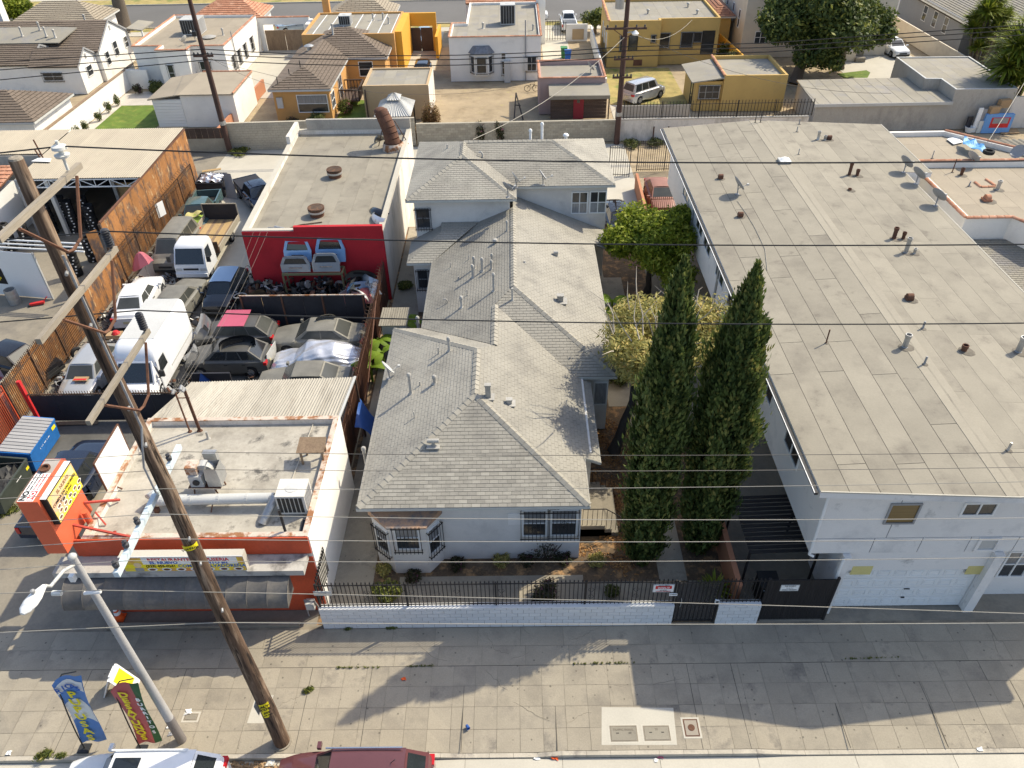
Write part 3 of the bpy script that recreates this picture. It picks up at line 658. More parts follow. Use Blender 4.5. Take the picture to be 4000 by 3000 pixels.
def bush(name, label, c, r, n, m, size, group=None, cat='bush', h=None, loc=None, seed=0):
    t = thing(name, label, cat, (c[0],c[1],0 if loc is None else loc), 0, group); h = h or r*.8; z0 = 0 if loc is None else loc
    rg = random.Random(seed+int(c[0]*31+c[1]*17)); cs = [(c[0],c[1],z0+h*.5)]; rs = [(r*.7,r*.7,h*.5)]
    for k in range(6): a = rg.uniform(0,6.28); cs.append((c[0]+math.cos(a)*r*.5,c[1]+math.sin(a)*r*.5,z0+h*rg.uniform(.3,.8))); rs.append((r*.42,r*.42,h*.32))
    leaf_cloud(t, 'foliage', n, cs, rs, size, LEAF[m], 2, .1, .35, .3, seed=seed)
    obj('stems', MB().tube((c[0],c[1],z0),(c[0],c[1],z0+h*.5),.04), M['bark'], t)
    return t
# ================================================================ GROUND, STREET, SIDEWALK
obj('ground', MB().bb(-400,400,15.9,700,-.4,-.05), M['dirt'], kind='structure')
obj('street', MB().bb(-400,400,-60,10.78,-.5,-.155), M['asph'], kind='structure')
gut = obj('gutter', MB().bb(-60,60,10.775,11.26,-.5,-.165), M['joint'], kind='structure')
tiles(gut, [(-26,10.78,-.165),(30,10.78,-.165),(30,11.25,-.165),(-26,11.25,-.165)], (1,0,0), 3.05, .47, .014, .02, .012, M['conc2'], 'gutter_slab', 40, 0, .2)
def sst(a, b, x): t = max(0, min(1, (x-a)/(b-a))); return t*t*(3-2*t)
def lowk(x): return sst(-3.4,-1.9,x)*(1-sst(.4,1.25,x))+sst(7.3,8.6,x)*(1-sst(22,24,x))+sst(-26.5,-25,x)*(1-sst(-17.2,-16.2,x))
def zside(x, y): return -.105*lowk(x)*max(0, min(1, (12.9-y)/1.5))
sw = obj('sidewalk', MB().bb(-400,400,11.40,16.0,-.45,-.04), M['joint'], kind='structure')
# the part of the bed under the ramps lies lower, so the slabs there can dip
tiles(sw, [(-24,11.415,0),(30,11.415,0),(30,14.36,0),(-24,14.36,0)], (1,0,0), .748, .736, .007, 0, 0, M['conc'], 'paving_slab', 300, 0, 0, zfun=zside, sag=.003)
tiles(sw, [(-24,14.37,0),(30,14.37,0),(30,15.88,0),(-24,15.88,0)], (1,0,0), 1.52, .75, .011, 0, 0, M['conc'], 'paving_slab', 90, .2, .12, sag=.003)
kb = MB(); xs = np.arange(-30, 31, .762)
for i in range(len(xs)-1):
    a, b = xs[i]+.004, xs[i+1]-.004; za, zb = zside(a,11.3), zside(b,11.3)
    kb.add([(a,11.255,-.4),(b,11.255,-.4),(b,11.405,-.4),(a,11.405,-.4),(a,11.27,za+.004),(b,11.27,zb+.004),(b,11.405,zb+.004),(a,11.405,za+.004)],
           [(3,2,1,0),(4,5,6,7),(0,1,5,4),(1,2,6,5),(2,3,7,6),(3,0,4,7)])
obj('kerb', kb, mat('kerb_concrete',(.42,.38,.31),var=.15,vs=1.5,fine=.12,col2=(.20,.18,.16),c2=(.55,.7),c2s=1.2), kind='structure')
b_ = MB().bb(-400,400,13.0,16.0,-.45,-.012).bb(-400,400,11.40,12.995,-.45,-.125); me_ = b_.mesh('sidewalk'); me_.materials.append(M['joint']); sw.data = me_
sd2 = MB()
# covers on the sidewalk
def cover(name, label, x0, x1, y0, y1, inner, zz=.006):
    t = thing(name, label, 'utility cover', ((x0+x1)/2,(y0+y1)/2,zz))
    obj('collar', MB().prism([(x0,y0),(x1,y0),(x1,y1),(x0,y1)],-.02,zz), M['conc2'], t)
    f = MB(); e = .035
    for k in ((x0+.06,x1-.06,y0+.06,y0+.06+e),(x0+.06,x1-.06,y1-.06-e,y1-.06),(x0+.06,x0+.06+e,y0+.1,y1-.1),(x1-.06-e,x1-.06,y0+.1,y1-.1)): f.bb(*k,zz-.01,zz+.004)
    obj('frame', f, M['rustd'] if inner == 'iron' else M['joint'], t)
    obj('lid', MB().bb(x0+.10,x1-.10,y0+.10,y1-.10,zz-.01,zz+.008), M['cap'] if inner != 'iron' else mat('brown_iron_lid',(.30,.26,.21),var=.15), t)
    return t
x0,y0 = G(2380,2905); x1,y1 = G(2492,2827)
c1_ = cover('utility_cover','rounded concrete traffic signal vault lid with a white crumb on it near the kerb',x0,x1,y0,y1,'c')
text(c1_,'TRAFFIC SIGNAL',.09,M['joint'],plane_mat(((x0+x1)/2,(y0+y1)/2+.12,.016),(1,0,0),(0,1,0)),bold=.002)
x2,y2 = G(2512,2902); x3,y3 = G(2618,2827)
c2_ = cover('utility_cover','concrete vault lid between the traffic signal lid and the iron lid',x2,x3,y2,y3,'c')
text(c2_,'TS',.09,M['joint'],plane_mat(((x2+x3)/2,(y2+y3)/2+.12,.016),(1,0,0),(0,1,0)),bold=.002)
for c_, xa, xb, ya in ((c1_,x0,x1,y0),(c2_,x2,x3,y2)):
    for k in (.3,.7): obj('pick_hole', MB().box((xa+(xb-xa)*k,ya+.33,.014),(.09,.025,.01)), M['blackp'], c_)
x4,y4 = G(2672,2885); x5,y5 = G(2728,2802)
c3_ = cover('utility_cover','tan meter box lid with a round iron cap in its middle',x4,x5,y4,y5,'iron')
obj('cap', MB().lathe([(.11,0),(.11,.016),(.001,.016)],((x4+x5)/2,(y4+y5)/2,.008),18), M['rustd'], c3_)
x6,y6 = G(706,2822); x7,y7 = G(786,2780)
cover('utility_cover','small worn square cover beside the grey street lamp foot',x6,x7,y6,y7,'c')
# pale repair patches
obj('repair_patch', MB().prism([G(2350,2910),G(2645,2910),G(2630,2765),G(2350,2762)],-.01,.0035), M['conc2'], sw)
obj('repair_patch', MB().prism([G(965,2825),G(1030,2825),G(1070,2715),G(1000,2715)],-.01,.0035), M['conc2'], sw)
# cracks with weeds along the joint
def weeds(name, label, pts, n, size=.07, group=None, spread=.035, m='weed', cat='weeds', h=.07):
    c0 = pts[0]; t = thing(name, label, cat, (c0[0],c0[1],0), 0, group); cs = []; rs = []
    for i in range(len(pts)-1):
        for k in range(16): f_ = k/16+random.uniform(0,.06); cs.append((pts[i][0]+(pts[i+1][0]-pts[i][0])*f_,pts[i][1]+(pts[i+1][1]-pts[i][1])*f_,h*.5)); r_ = random.uniform(.4,1.3); rs.append((spread*r_*1.6,spread*r_,h*r_))
    leaf_cloud(t, 'blades', n, cs, rs, size, LEAF[m], 4, -.4, .1, .2, seed=n); return t
weeds('weeds','sparse weeds in the sidewalk joint left of the big shadow',[G(1310,2610),G(1480,2608)],260)
weeds('weeds','yellow dry weeds in the joint at the edge of the cypress shadow',[G(1590,2604),G(1690,2602)],240)
weeds('weeds','green weeds in the sidewalk joint in the sunlit gap',[G(2240,2594),G(2480,2590)],420)
weeds('weeds','green weeds in the joint below the garage',[G(3300,2575),G(3520,2568)],200,.07)
weeds('weeds','round tuft of grass growing in a sidewalk joint right of the wooden pole',[G(1195,2705),G(1215,2690)],240,.16,None,.08)
weeds('weeds','small yellow flowering weed at the foot of the white block wall',[G(1515,2455),G(1545,2450)],220,.12,None,.08)
weeds('weeds','small green weed at the foot of the white block wall near its left end',[G(1350,2462),G(1370,2456)],120,.1,None,.05)
weeds('weeds','brown dry weed on the kerb left of the white car',[G(160,2960),G(190,2940)],420,.14,None,.14)
weeds('weeds','low green weed on the kerb between the dry weed and the flags',[G(230,2958),G(245,2950)],220,.12,None,.09)
weeds('weeds','green ground weeds beside the dark dumpster at left',[G(10,2010),G(60,1985)],420,.16,None,.25)
CRK = M['joint']
for pts in ([(1560,2350+130),(1620,2500),(1680,2560),(1760,2590)],[(2000,2475),(2040,2450),(2075,2482)],[(2000,2570),(2035,2565),(2075,2540)],[(2235,2500),(2290,2480),(2345,2440)],[(2355,2600),(2385,2670),(2400,2740)],[(1900,2475),(1940,2540),(2000,2560)],
            [(3510,2420),(3540,2500),(3570,2570)],[(3850,2420),(3880,2490),(3900,2565)],[(2010,2740),(2060,2775),(2160,2820)],[(2210,2830),(2270,2790),(2320,2782)],[(2400,2680),(2550,2675),(2690,2646)],[(1085,2760),(1130,2735),(1180,2720)],[(20,2520),(60,2528),(110,2525)],[(1900,2620),(1960,2680),(1985,2700)]):
    obj('crack', MB().path([G3(pts[i][0]+(pts[i+1][0]-pts[i][0])*k/6+random.uniform(-5,5),pts[i][1]+(pts[i+1][1]-pts[i][1])*k/6+random.uniform(-4,4),.001) for i in range(len(pts)-1) for k in range(6)], .0045, 4), CRK, sw)
for px_ in (350,720,1215,1450,1815,2163,2690,2865,3225,3580,3935):
    xa, ya = G(px_,2640); obj('expansion_joint', MB().bb(xa-.009,xa+.009,11.42,14.36,-.02,.0025 if abs(lowk(xa)) < .05 else -.001), M['joint'] if False else mat('tar_joint',(.10,.09,.07),var=.4,vs=3), sw)
obj('expansion_joint', MB().bb(-24,30,14.358,14.374,-.02,.002), mat('tar_joint',(.1,.09,.07)), sw)
# restaurant / left lot and yards
obj('lot_paving', MB().bb(-46,-15.0,15.9,62,-.3,-.02).bb(-15.0,-7.2,15.9,16.8,-.3,-.018), M['lot'], kind='structure')
obj('junkyard_paving', MB().bb(-23.6,-7.6,22.9,56,-.2,-.012), M['oil'], kind='structure')
obj('alley', MB().bb(-23.5,9.0,47.0,61.2,-.2,-.008).bb(-23.5,-15.3,40,47,-.2,-.008), M['conc2'], kind='structure')
obj('house_yard', MB().bb(-7.4,9.85,16.05,47,-.2,-.014), M['leaflitter'], kind='structure')
hp = obj('yard_path', MB().bb(-7.2,-5.6,16.1,46.9,-.1,.0).bb(-5.6,7.6,16.08,17.8,-.1,.0).bb(-4.6,2.4,17.8,18.12,-.1,-.0).bb(5.3,6.35,17.75,40,-.1,.0).bb(4.4,5.3,28,46,-.1,.0), M['conc'], kind='structure')
obj('apartment_path', MB().bb(7.9,11.3,16.0,46,-.1,.004), M['lot'], kind='structure')
dw = obj('driveway', MB().bb(11.2,30,15.98,16.75,-.2,-.006).bb(16.4,30,16.75,18.4,-.2,-.006), M['lot'], kind='structure')

# ================================================================ WHITE BLOCK WALL AND FENCE
def block_wall(name, label, a, b, th, h, bm, jm, bl=.4, bh=.2, parts=300, group=None, cap=True, skip=0, faces=1):
    t = thing(name, label, 'wall', (*a,0), 0, group); d = Vector((b[0]-a[0],b[1]-a[1],0)).normalized(); o, e, n = wall_frame(a,b)
    L = math.hypot(b[0]-a[0],b[1]-a[1]); bk = -n*th
    obj('core', MB().prism([a,b,(b[0]+bk.x,b[1]+bk.y),(a[0]+bk.x,a[1]+bk.y)],0,h-.004), M[jm], t)
    tiles(t, [(a[0],a[1],0),(b[0],b[1],0),(b[0],b[1],h),(a[0],a[1],h)], tuple(d), bl, bh, .012, .012, .012, M[bm], 'block', parts, .5, 0, sag=.003, skip=skip)
    if cap: obj('cap', MB().prism([(a[0]+n.x*.02,a[1]+n.y*.02),(b[0]+n.x*.02,b[1]+n.y*.02),(b[0]+bk.x*1.1,b[1]+bk.y*1.1),(a[0]+bk.x*1.1,a[1]+bk.y*1.1)],h-.002,h+.03), M[bm], t)
    return t
WT = 1.12
block_wall('block_wall','long white painted block wall under the iron fence in front of the grey house',(-7.1,15.9),(5.4,15.9),.2,WT,'wblock','blockj',parts=220)
block_wall('block_wall','short white painted block wall right of the iron pedestrian gate',(6.95,15.9),(8.45,15.9),.2,WT,'wblock','blockj',parts=60)
FH = 1.28
ff = fence('iron_fence','black iron picket fence with spear tips on the long white block wall',[(-7.05,16.02),(5.35,16.02)],WT+.03,FH,.145,'black',post=3.1,rails=(.06,.93),ps=.026)
obj('side_rail', MB().bar((-7.05,16.02,WT+1.2),(-7.05,17.6,WT+1.2),.04), M['black'], ff)
sp_ = picket_mesh(1.28,.03,M['black'])
for k in range(11): inst('picket', sp_, ff, (0,.14*(k+1),0))
# scroll ornaments every few pickets
for k in range(7):
    xo = -5.3+k*1.55; g = MB()
    for s in (-1,1):
        for q in (-1,1): g.path([(xo+s*(.02+.13*math.sin(t*3.0)*t),15.99,WT+.68+q*(.05+.22*t)) for t in np.linspace(0,1,8)], .009, 4)
    obj('scroll', g, M['black'], ff)
fence('iron_fence','short black iron picket fence on the wall right of the pedestrian gate',[(6.95,16.02),(8.5,16.02)],WT+.03,FH,.135,'black',post=1.5,rails=(.06,.93),ps=.022)
gt = fence('iron_gate','black iron pedestrian gate between the two white block walls',[(5.45,16.0),(6.9,16.0)],.05,2.35,.135,'black',post=1.45,rails=(.03,.45,.97),ps=.022,cat='gate')
obj('mesh_panel', MB().bb(5.5,6.85,16.01,16.02,.1,2.25), mat('perforated_gate_panel',(.05,.045,.045),rough=.8,alpha=.62,bump=0), gt)
obj('handle', MB().path([(5.6,15.95,1.0),(5.62,15.93,1.1),(5.62,15.93,1.4),(5.6,15.95,1.5)],.015), M['galv'], gt)
g2 = thing('sheet_gate','wide black sheet metal gate across the apartment side passage','gate',(9.7,16.05,0))
for k in range(24):
    x = 8.62+k*.094; obj('slat', MB().bb(x,x+.087,16.04,16.06,.06,2.32), M['black'], g2)
for z in (.2,1.2,2.25): obj('rail', MB().bb(8.6,10.88,16.065,16.10,z,z+.05), M['black'], g2)
for x in (8.56,10.89): obj('post', MB().box((x,16.06,1.2),(.08,.08,2.45)), M['black'], g2)
tiles  # (function kept for the pieces below)
def sign(name, label, c, w_, h, lines, mback='whitep', rz=0, n=(0,-1,0), border=None, cat='sign', d=.02):
    t = thing(name, label, cat, c); nn = Vector(n); xr = Vector((-nn.y,nn.x,0)).normalized() if abs(nn.z) < .9 else Vector((1,0,0)); up = nn.cross(xr)
    m = plane_mat(c, xr, up)
    b = MB().bb(-w_/2,w_/2,-h/2,h/2,-d,0); b.xf(m); obj('board', b, M[mback], t)
    if border:
        f = MB(); e = .02
        for q in ((-w_/2,w_/2,h/2-e,h/2),(-w_/2,w_/2,-h/2,-h/2+e),(-w_/2,-w_/2+e,-h/2+e,h/2-e),(w_/2-e,w_/2,-h/2+e,h/2-e)): f.bb(*q,-.001,.004)
        obj('border', f.xf(m), M[border], t)
    for (s, sz, dy, mm, bx) in lines:
        if bx: obj('band', MB().bb(-bx[0]/2,bx[0]/2,dy-bx[1]/2,dy+bx[1]/2,0,.003).xf(m), M[bx[2]], t)
        text(t, s, sz, M[mm], m @ Matrix.Translation((0,dy,.005)), bold=sz*.02)
    return t
sx_, sy_, sz_ = GY(2592,2298,15.98)
sign('no_entry_sign','white no entry sign with a red band on the iron fence left of the gate',(sx_,15.97,sz_),.72,.40,[('THIS PROPERTY',.055,.15,'blackp',None),('CLOSED TO',.075,.06,'whitep',(.56,.17,'redp')),('THE PUBLIC',.075,-.015,'whitep',None),('NO ENTRY',.05,-.09,'blackp',None),('WITHOUT PERMISSION',.05,-.15,'redp',None)],border='greyl')
a_ = GY(2630,2322,15.98); sign('small_sign','small white plate just below the no entry sign',(a_[0],15.965,a_[2]),.28,.13,[('NO TRESPASSING',.03,.02,'blackp',None)])
b__ = GY(3085,2297,16.03); sign('property_sign','white sign with black lettering on the black sheet gate',(b__[0],16.03,b__[2]),.64,.33,[('THIS PROPERTY',.055,.11,'blackp',None),('NO ENTRY',.05,0,'greyp',None),('WITHOUT PERMISSION',.05,-.10,'blackp',None)],border='greyl')
b_ = GY(1260,2317,15.98); sign('carved_sign','weathered white board with curly lettering at the left end of the iron fence',(b_[0],15.96,b_[2]),.62,.24,[('0228',.14,.0,'greyp',None)],mback='greyl')
a_ = GY(2800,2350,15.98); t = thing('intercom_box','small white intercom box on the short white wall right of the gate','intercom',(a_[0],15.98,WT+.03)); obj('case', MB().bb(a_[0]-.07,a_[0]+.07,15.93,16.0,WT+.03,WT+.25), M['whitep'], t); obj('screen', MB().bb(a_[0]-.05,a_[0]+.05,15.925,15.932,WT+.12,WT+.22), M['blackp'], t)

# ================================================================ GREY HOUSE
H = thing('grey_house','long grey stucco house with light grey shingle hip roofs and a two storey rear','house',(-1.5,30,0))
wa = [(-5.5,18.95),(2.3,18.95),(2.3,21.4),(2.85,21.4),(2.85,26.4),(4.05,26.4),(4.05,38.9),(-5.6,38.9),(-5.6,36.5),(-4.25,36.5),(-4.25,29.6),(-5.5,29.6)]
obj('wall', MB().prism(wa,0,3.32), M['stucco'], H)
obj('wall', MB().prism([(-5.55,38.7),(-.3,38.7),(-.3,40.3),(5.2,40.3),(5.2,46.3),(-5.55,46.3)],.0,5.93), M['stucco'], H)
bay = [(-5.5,18.945),(-4.75,18.3),(-3.45,18.3),(-2.95,18.945)]
obj('bay_wall', MB().prism(bay,0,2.69), M['stucco'], H)
obj('bay_roof', MB().add([(-5.6,18.95,2.98),(-2.85,18.95,2.98),(-3.38,18.16,2.76),(-4.80,18.16,2.76),(-5.6,18.95,2.66),(-2.85,18.95,2.66),(-3.38,18.16,2.70),(-4.80,18.16,2.70)],[(0,3,2,1),(3,7,6,2),(0,4,7,3),(1,2,6,5)]), mat('rusty_bay_roof',(.42,.26,.16),var=.2,fine=.2,col2=(.16,.15,.15),c2=(.45,.6),c2s=1.6), H)
RP = {}
RP['Af'] = [(-5.87,18.55,3.4),(2.55,18.55,3.4),(-1.66,22.76,5.21)]
RP['Al'] = [(-5.87,18.55,3.4),(-1.66,22.76,5.21),(-1.66,25.7,5.21),(-5.87,29.91,3.4)]
RP['Ab'] = [(-5.87,29.91,3.4),(-1.66,25.7,5.21),(-.98,26.4,4.91),(-4.55,29.91,3.4)]
RP['Ar'] = [(2.55,18.55,3.4),(2.55,21.03,3.4),(3.18,21.03,3.13),(3.18,26.0,3.13),(2.55,26.05,3.4),(-.98,29.55,4.918),(-.98,26.4,4.918),(-1.66,25.7,5.21),(-1.66,22.76,5.21)]
RP['L'] = [(-4.55,29.95,3.4),(-.98,26.4,4.935),(-.98,29.55,4.935),(-.12,30.5,5.305),(-.12,38.7,5.305),(-1.95,38.7,4.518),(-4.55,36.1,3.4)]
RP['Cf'] = [(2.55,26.05,3.4),(4.35,26.05,3.4),(-.12,30.5,5.31),(-.98,29.57,4.91)]
RP['Cr'] = [(4.35,26.05,3.4),(4.35,37.95,3.4),(5.1,37.95,3.08),(5.1,40.25,3.08),(-.12,40.25,5.31),(-.12,30.5,5.31)]
RP['Ef'] = [(-5.89,36.1,3.4),(-4.55,36.1,3.4),(-2.7,37.8,4.33),(-4.1,37.8,4.33)]
RP['El'] = [(-5.89,36.1,3.4),(-4.1,37.8,4.33),(-4.1,38.68,4.33),(-5.89,38.68,3.4)]
RP['Et'] = [(-4.1,37.8,4.335),(-2.7,37.8,4.335),(-2.0,38.68,4.5),(-4.1,38.68,4.5)]
RP['Df'] = [(-5.93,38.3,6),(.06,38.3,6),(-2.93,41.28,7.29)]
RP['Dl'] = [(-5.93,38.3,6),(-2.93,41.28,7.29),(-2.93,43.26,7.29),(-5.93,46.64,6)]
RP['Dr'] = [(.06,38.3,6),(.06,39.88,6),(-2.93,42.9,7.29),(-2.93,41.28,7.29)]
RP['D2f'] = [(.06,39.88,6),(5.58,39.88,6),(2.2,43.26,7.3),(-2.93,43.26,7.3),(-2.93,42.9,7.16)]
RP['D2r'] = [(5.58,39.88,6),(5.58,46.64,6),(2.2,43.26,7.3)]
RP['D2b'] = [(5.58,46.64,6),(-5.93,46.64,6),(-2.93,43.26,7.3),(2.2,43.26,7.3)]
UD = dict(Af=(1,0,0),Al=(0,1,0),Ab=(1,0,0),Ar=(0,1,0),L=(0,1,0),Cf=(1,0,0),Cr=(0,1,0),Ef=(1,0,0),El=(0,1,0),Et=(1,0,0),Df=(1,0,0),Dl=(0,1,0),Dr=(0,1,0),D2f=(1,0,0),D2r=(0,1,0),D2b=(1,0,0))
for k, p in RP.items():
    rf = obj('roof_slope', MB().slab(p,.07), M['shingd'], H)
    tiles(rf, p, UD[k], .32, .150, .011, .017, .006, M['shing'], 'shingle', 300 if k == 'Af' else 0, .5, .0, sag=.002)
def caps(parent, p, q, m='ridge', L=.27, w_=.30):
    a = Vector(p); b = Vector(q); d = b-a; n = max(1,int(d.length/L)); d.normalize(); s = d.cross(Vector((0,0,1))).normalized(); up = s.cross(d)
    me = MB(); l = d.length; l = (b-a).length/n
    me.add([(-.03,-w_/2,-.03),(-.03,0,.055),(-.03,w_/2,-.03),(l,-w_/2,-.05),(l,0,.03),(l,w_/2,-.05)],[(0,3,4,1),(1,4,5,2),(0,1,2),(5,4,3)])
    msh = me.mesh('ridge_cap'); msh.materials.append(M[m]); R3 = Matrix((d,s*-1,up)).transposed().to_4x4(); inv = wmat(parent).inverted()
    for k in range(n):
        o = bpy.data.objects.new('ridge_cap', msh); COL.objects.link(o); o.parent = parent; o.matrix_basis = inv @ Matrix.Translation(a+d*(l*k)) @ R3
for (p,q) in (((-5.8,18.62,3.45),(-1.66,22.76,5.23)),((2.5,18.6,3.45),(-1.66,22.76,5.23)),((-1.66,22.76,5.23),(-1.66,25.7,5.23)),((-5.8,29.85,3.44),(-1.66,25.7,5.23)),((4.3,26.1,3.44),(-.12,30.5,5.33)),((-.12,30.5,5.33),(-.12,38.7,5.33)),((-.98,26.4,4.95),(-.98,29.5,4.95)),
              ((-5.88,38.35,6.03),(-2.93,41.28,7.31)),((0,38.35,6.03),(-2.93,41.28,7.31)),((-2.93,41.28,7.31),(-2.93,43.2,7.31)),((-2.9,43.26,7.32),(2.2,43.26,7.32)),((5.5,39.95,6.04),(2.2,43.26,7.32)),((5.5,46.6,6.04),(2.2,43.26,7.32))): caps(H, p, q)
fa = MB()
for (p,q) in (((-5.87,18.55),(2.55,18.55)),((2.55,18.55),(2.55,21.03)),((-5.87,18.55),(-5.87,29.9)),((-4.55,29.95),(-4.55,36.1)),((2.55,26.03),(4.35,26.03)),((4.35,26.05),(4.35,37.95)),((-5.89,36.1),(-4.55,36.1)),((-5.89,36.1),(-5.89,38.68))): fa.bar((*p,3.325),(*q,3.325),.035,.12)
for (p,q) in (((-5.93,38.3),(.06,38.3)),((.06,38.3),(.06,39.88)),((.06,39.88),(5.58,39.88)),((5.58,39.88),(5.58,46.64)),((-5.93,38.3),(-5.93,46.64))): fa.bar((*p,5.925),(*q,5.925),.035,.12)
fa.bar((3.18,21.03,3.06),(3.18,26.0,3.06),.035,.12).bar((2.55,21.03,3.33),(3.18,21.03,3.06),.03,.12)
obj('fascia', fa, mat('fascia_paint',(.50,.50,.46),var=.08), H)
# windows of the house
FW = ((-5.5,18.95),(2.3,18.95))
window_px(H,*FW,A2(85,1085),A2(300,1310),glass='glass',gl2='glassl',bars=True,mull=0,orn=True)
window_px(H,*FW,A2(335,1080),A2(560,1305),glass='glass',gl2='glassl',bars=True,mull=0,orn=True)
window_px(H,(-4.75,18.3),(-3.45,18.3),A1(1180,1222),A1(1430,1425),glass='glass',gl2='glassl',bars=True,mull=0,orn=True)
window(H,(-5.5,18.945),(-4.75,18.3),.14,.86,.95,2.35,gl2='glassl',bars=True,mull=0)
window(H,(-3.45,18.3),(-2.95,18.945),.08,.72,.95,2.35,gl2='glassl',bars=True,mull=0,nrm=Vector((.79,-.61,0)))
text(H,'0228',.24,M['blackp'],plane_mat((1.25,18.90,2.93),(1,0,0),(0,0,1)),'house_number',.02,.008)
obj('patched_panel', MB().bb(-.42,.18,18.925,18.955,2.0,2.62), M['stuccob'], H)
obj('vent_grille', MB().bb(.95,1.4,18.93,18.955,.42,.56), M['greyp'], H)
cc1 = lambda x,y: (1380+x/2.011,480+y/2.011); cc2 = lambda x,y: (1380+x/2.011,1200+y/2.011)
window_px(H,(-5.55,38.7),(-.3,38.7),cc1(483,668),cc1(615,825),bars=True,mull=0,frame='greyp',orn=True)
window_px(H,(-.3,40.3),(5.2,40.3),cc1(1715,540),cc1(1838,712),mull=1,gl2='glass',glass='glassl'); window_px(H,(-.3,40.3),(5.2,40.3),cc1(1860,535),cc1(1982,708),mull=1,gl2='glass',glass='glassl')
window_px(H,(-5.6,36.5),(-4.25,36.5),cc1(495,1150),cc1(600,1300),bars=True,mull=0,frame='greyp')
window_px(H,(2.85,26.4),(4.05,26.4),cc2(1890,585),cc2(1990,765),mull=0,hbar=False,glass='glassl')
def onplane(px, py, poly):
    P = [Vector(p) for p in poly[:3]]; n = (P[1]-P[0]).cross(P[2]-P[0]); d = Vector(ray(px,py)); o = Vector((0,0,CAMZ)); t = (P[0]-o).dot(n)/d.dot(n); return o+d*t
def vpipe(parent, c, h, r=.07, kind='pipe', m='ventm'):
    x,y,z = c; z -= .06; k_ = .78 if parent.name.startswith(('apartment','grey_house')) else 1; r *= k_; h *= .85 if k_ < 1 else 1
    if kind == 'pipe': mb = MB().lathe([(r*1.9,.06),(r*1.15,.12),(r,.14),(r,h),(r*1.35,h),(r*1.35,h+.10),(r*.7,h+.16),(.001,h+.16)],(x,y,z),12)
    elif kind == 'thin': mb = MB().lathe([(r*1.8,.05),(r,.12),(r,h+.06),(.001,h+.06)],(x,y,z),8)
    elif kind == 'flue': mb = MB().box((x,y,z+h/2),(r*3,r*2.2,h)).box((x,y,z+h+.03),(r*3.6,r*2.8,.05)).box((x,y,z+.06),(r*7,r*6,.03))
    elif kind == 'T': mb = MB().tube((x,y,z),(x,y,z+h),r).tube((x-.22,y,z+h),(x+.22,y,z+h),r*1.25,n=12).box((x,y,z+.07),(r*7,r*6,.03))
    elif kind == 'dome': mb = MB().lathe([(r*1.2,0),(r*1.2,h),(r*2.2,h),(r*2.3,h+.05),(r*1.6,h+.13),(.001,h+.16)],(x,y,z),12)
    elif kind == 'open': mb = MB().lathe([(r*1.5,.05),(r,.1),(r,h-.14),(r*1.2,h-.12),(r*1.2,h),(r*.95,h),(r*.95,h-.1),(.001,h-.1)],(x,y,z),12)
    elif kind == 'hood': mb = MB().box((x,y,z+.1),(r*3,r*3,.2)).tube((x-.12,y-.02,z+.22),(x+.12,y-.02,z+.22),r*1.5,n=10)
    elif kind == 'elbow': mb = MB().path([(x,y,z),(x,y,z+h*.7),(x-.08,y,z+h),(x-.2,y,z+h*.9)],r,8)
    if parent.name.startswith(('apartment','white_annex')): obj('tar_patch', MB().lathe([(r*3.4,.05),(r*2.6,.085),(.001,.088)],(x+r*.6,y-r*.5,z),9), mat('tar_patch',(.15,.132,.105),var=.3,vs=4), parent)
    return obj('vent_pipe', mb, M[m], parent, smooth=40)
for (k,x,y,h,r,kd) in (('Al',755,345,.75,.08,'pipe'),('Al',670,365,.4,.04,'thin'),('Al',455,680,1.15,.085,'pipe'),('Al',525,615,.25,.04,'thin'),('Al',640,600,.4,.09,'pipe'),('Al',480,870,.38,.03,'thin'),('Ar',1060,705,.75,.09,'flue'),('Ar',1225,755,.28,.09,'flue'),('Af',630,1085,.34,.09,'T')):
    vpipe(H, onplane(*cc2(x,y),RP[k]), h, r, kd)
for (k,x,y,h,r,kd) in (('L',1208,850,.6,.06,'pipe'),('L',1115,945,.2,.08,'dome'),('L',940,1215,.75,.08,'pipe'),('L',950,1150,.75,.08,'pipe'),('L',1015,1168,.8,.08,'pipe'),('L',1085,1150,.5,.07,'pipe'),('L',1090,1100,.5,.07,'pipe'),('L',1105,1322,1.05,.08,'pipe'),('L',852,1452,.65,.08,'pipe'),('L',910,1073,.3,.03,'thin'),('L',765,1135,.35,.03,'thin'),('L',828,1228,.2,.05,'thin'),('L',895,1357,.4,.03,'thin'),('L',740,1415,.35,.04,'elbow'),
                       ('Cf',1250,1392,.75,.06,'thin'),('Cr',1590,1040,.3,.09,'hood'),('Cr',1345,1098,.12,.06,'thin'),('Cr',1625,1400,.42,.12,'flue'),('Dl',740,200,.28,.05,'thin'),('D2f',1015,270,.45,.07,'elbow')):
    vpipe(H, onplane(*cc1(x,y),RP[k]), h, r, kd)
for px_, h in ((2072,.75),(2117,1.2),(2210,.4)):
    p = GY(px_, 545, 44.6); vpipe(H, (p[0],44.6,6.75), h, .10, 'pipe' if h > .5 else 'dome', 'whitep')
vpipe(H, (-6.05,21.6,2.2), 1.5, .09); vpipe(H, (-4.8,30.7,2.2), 1.5, .09)
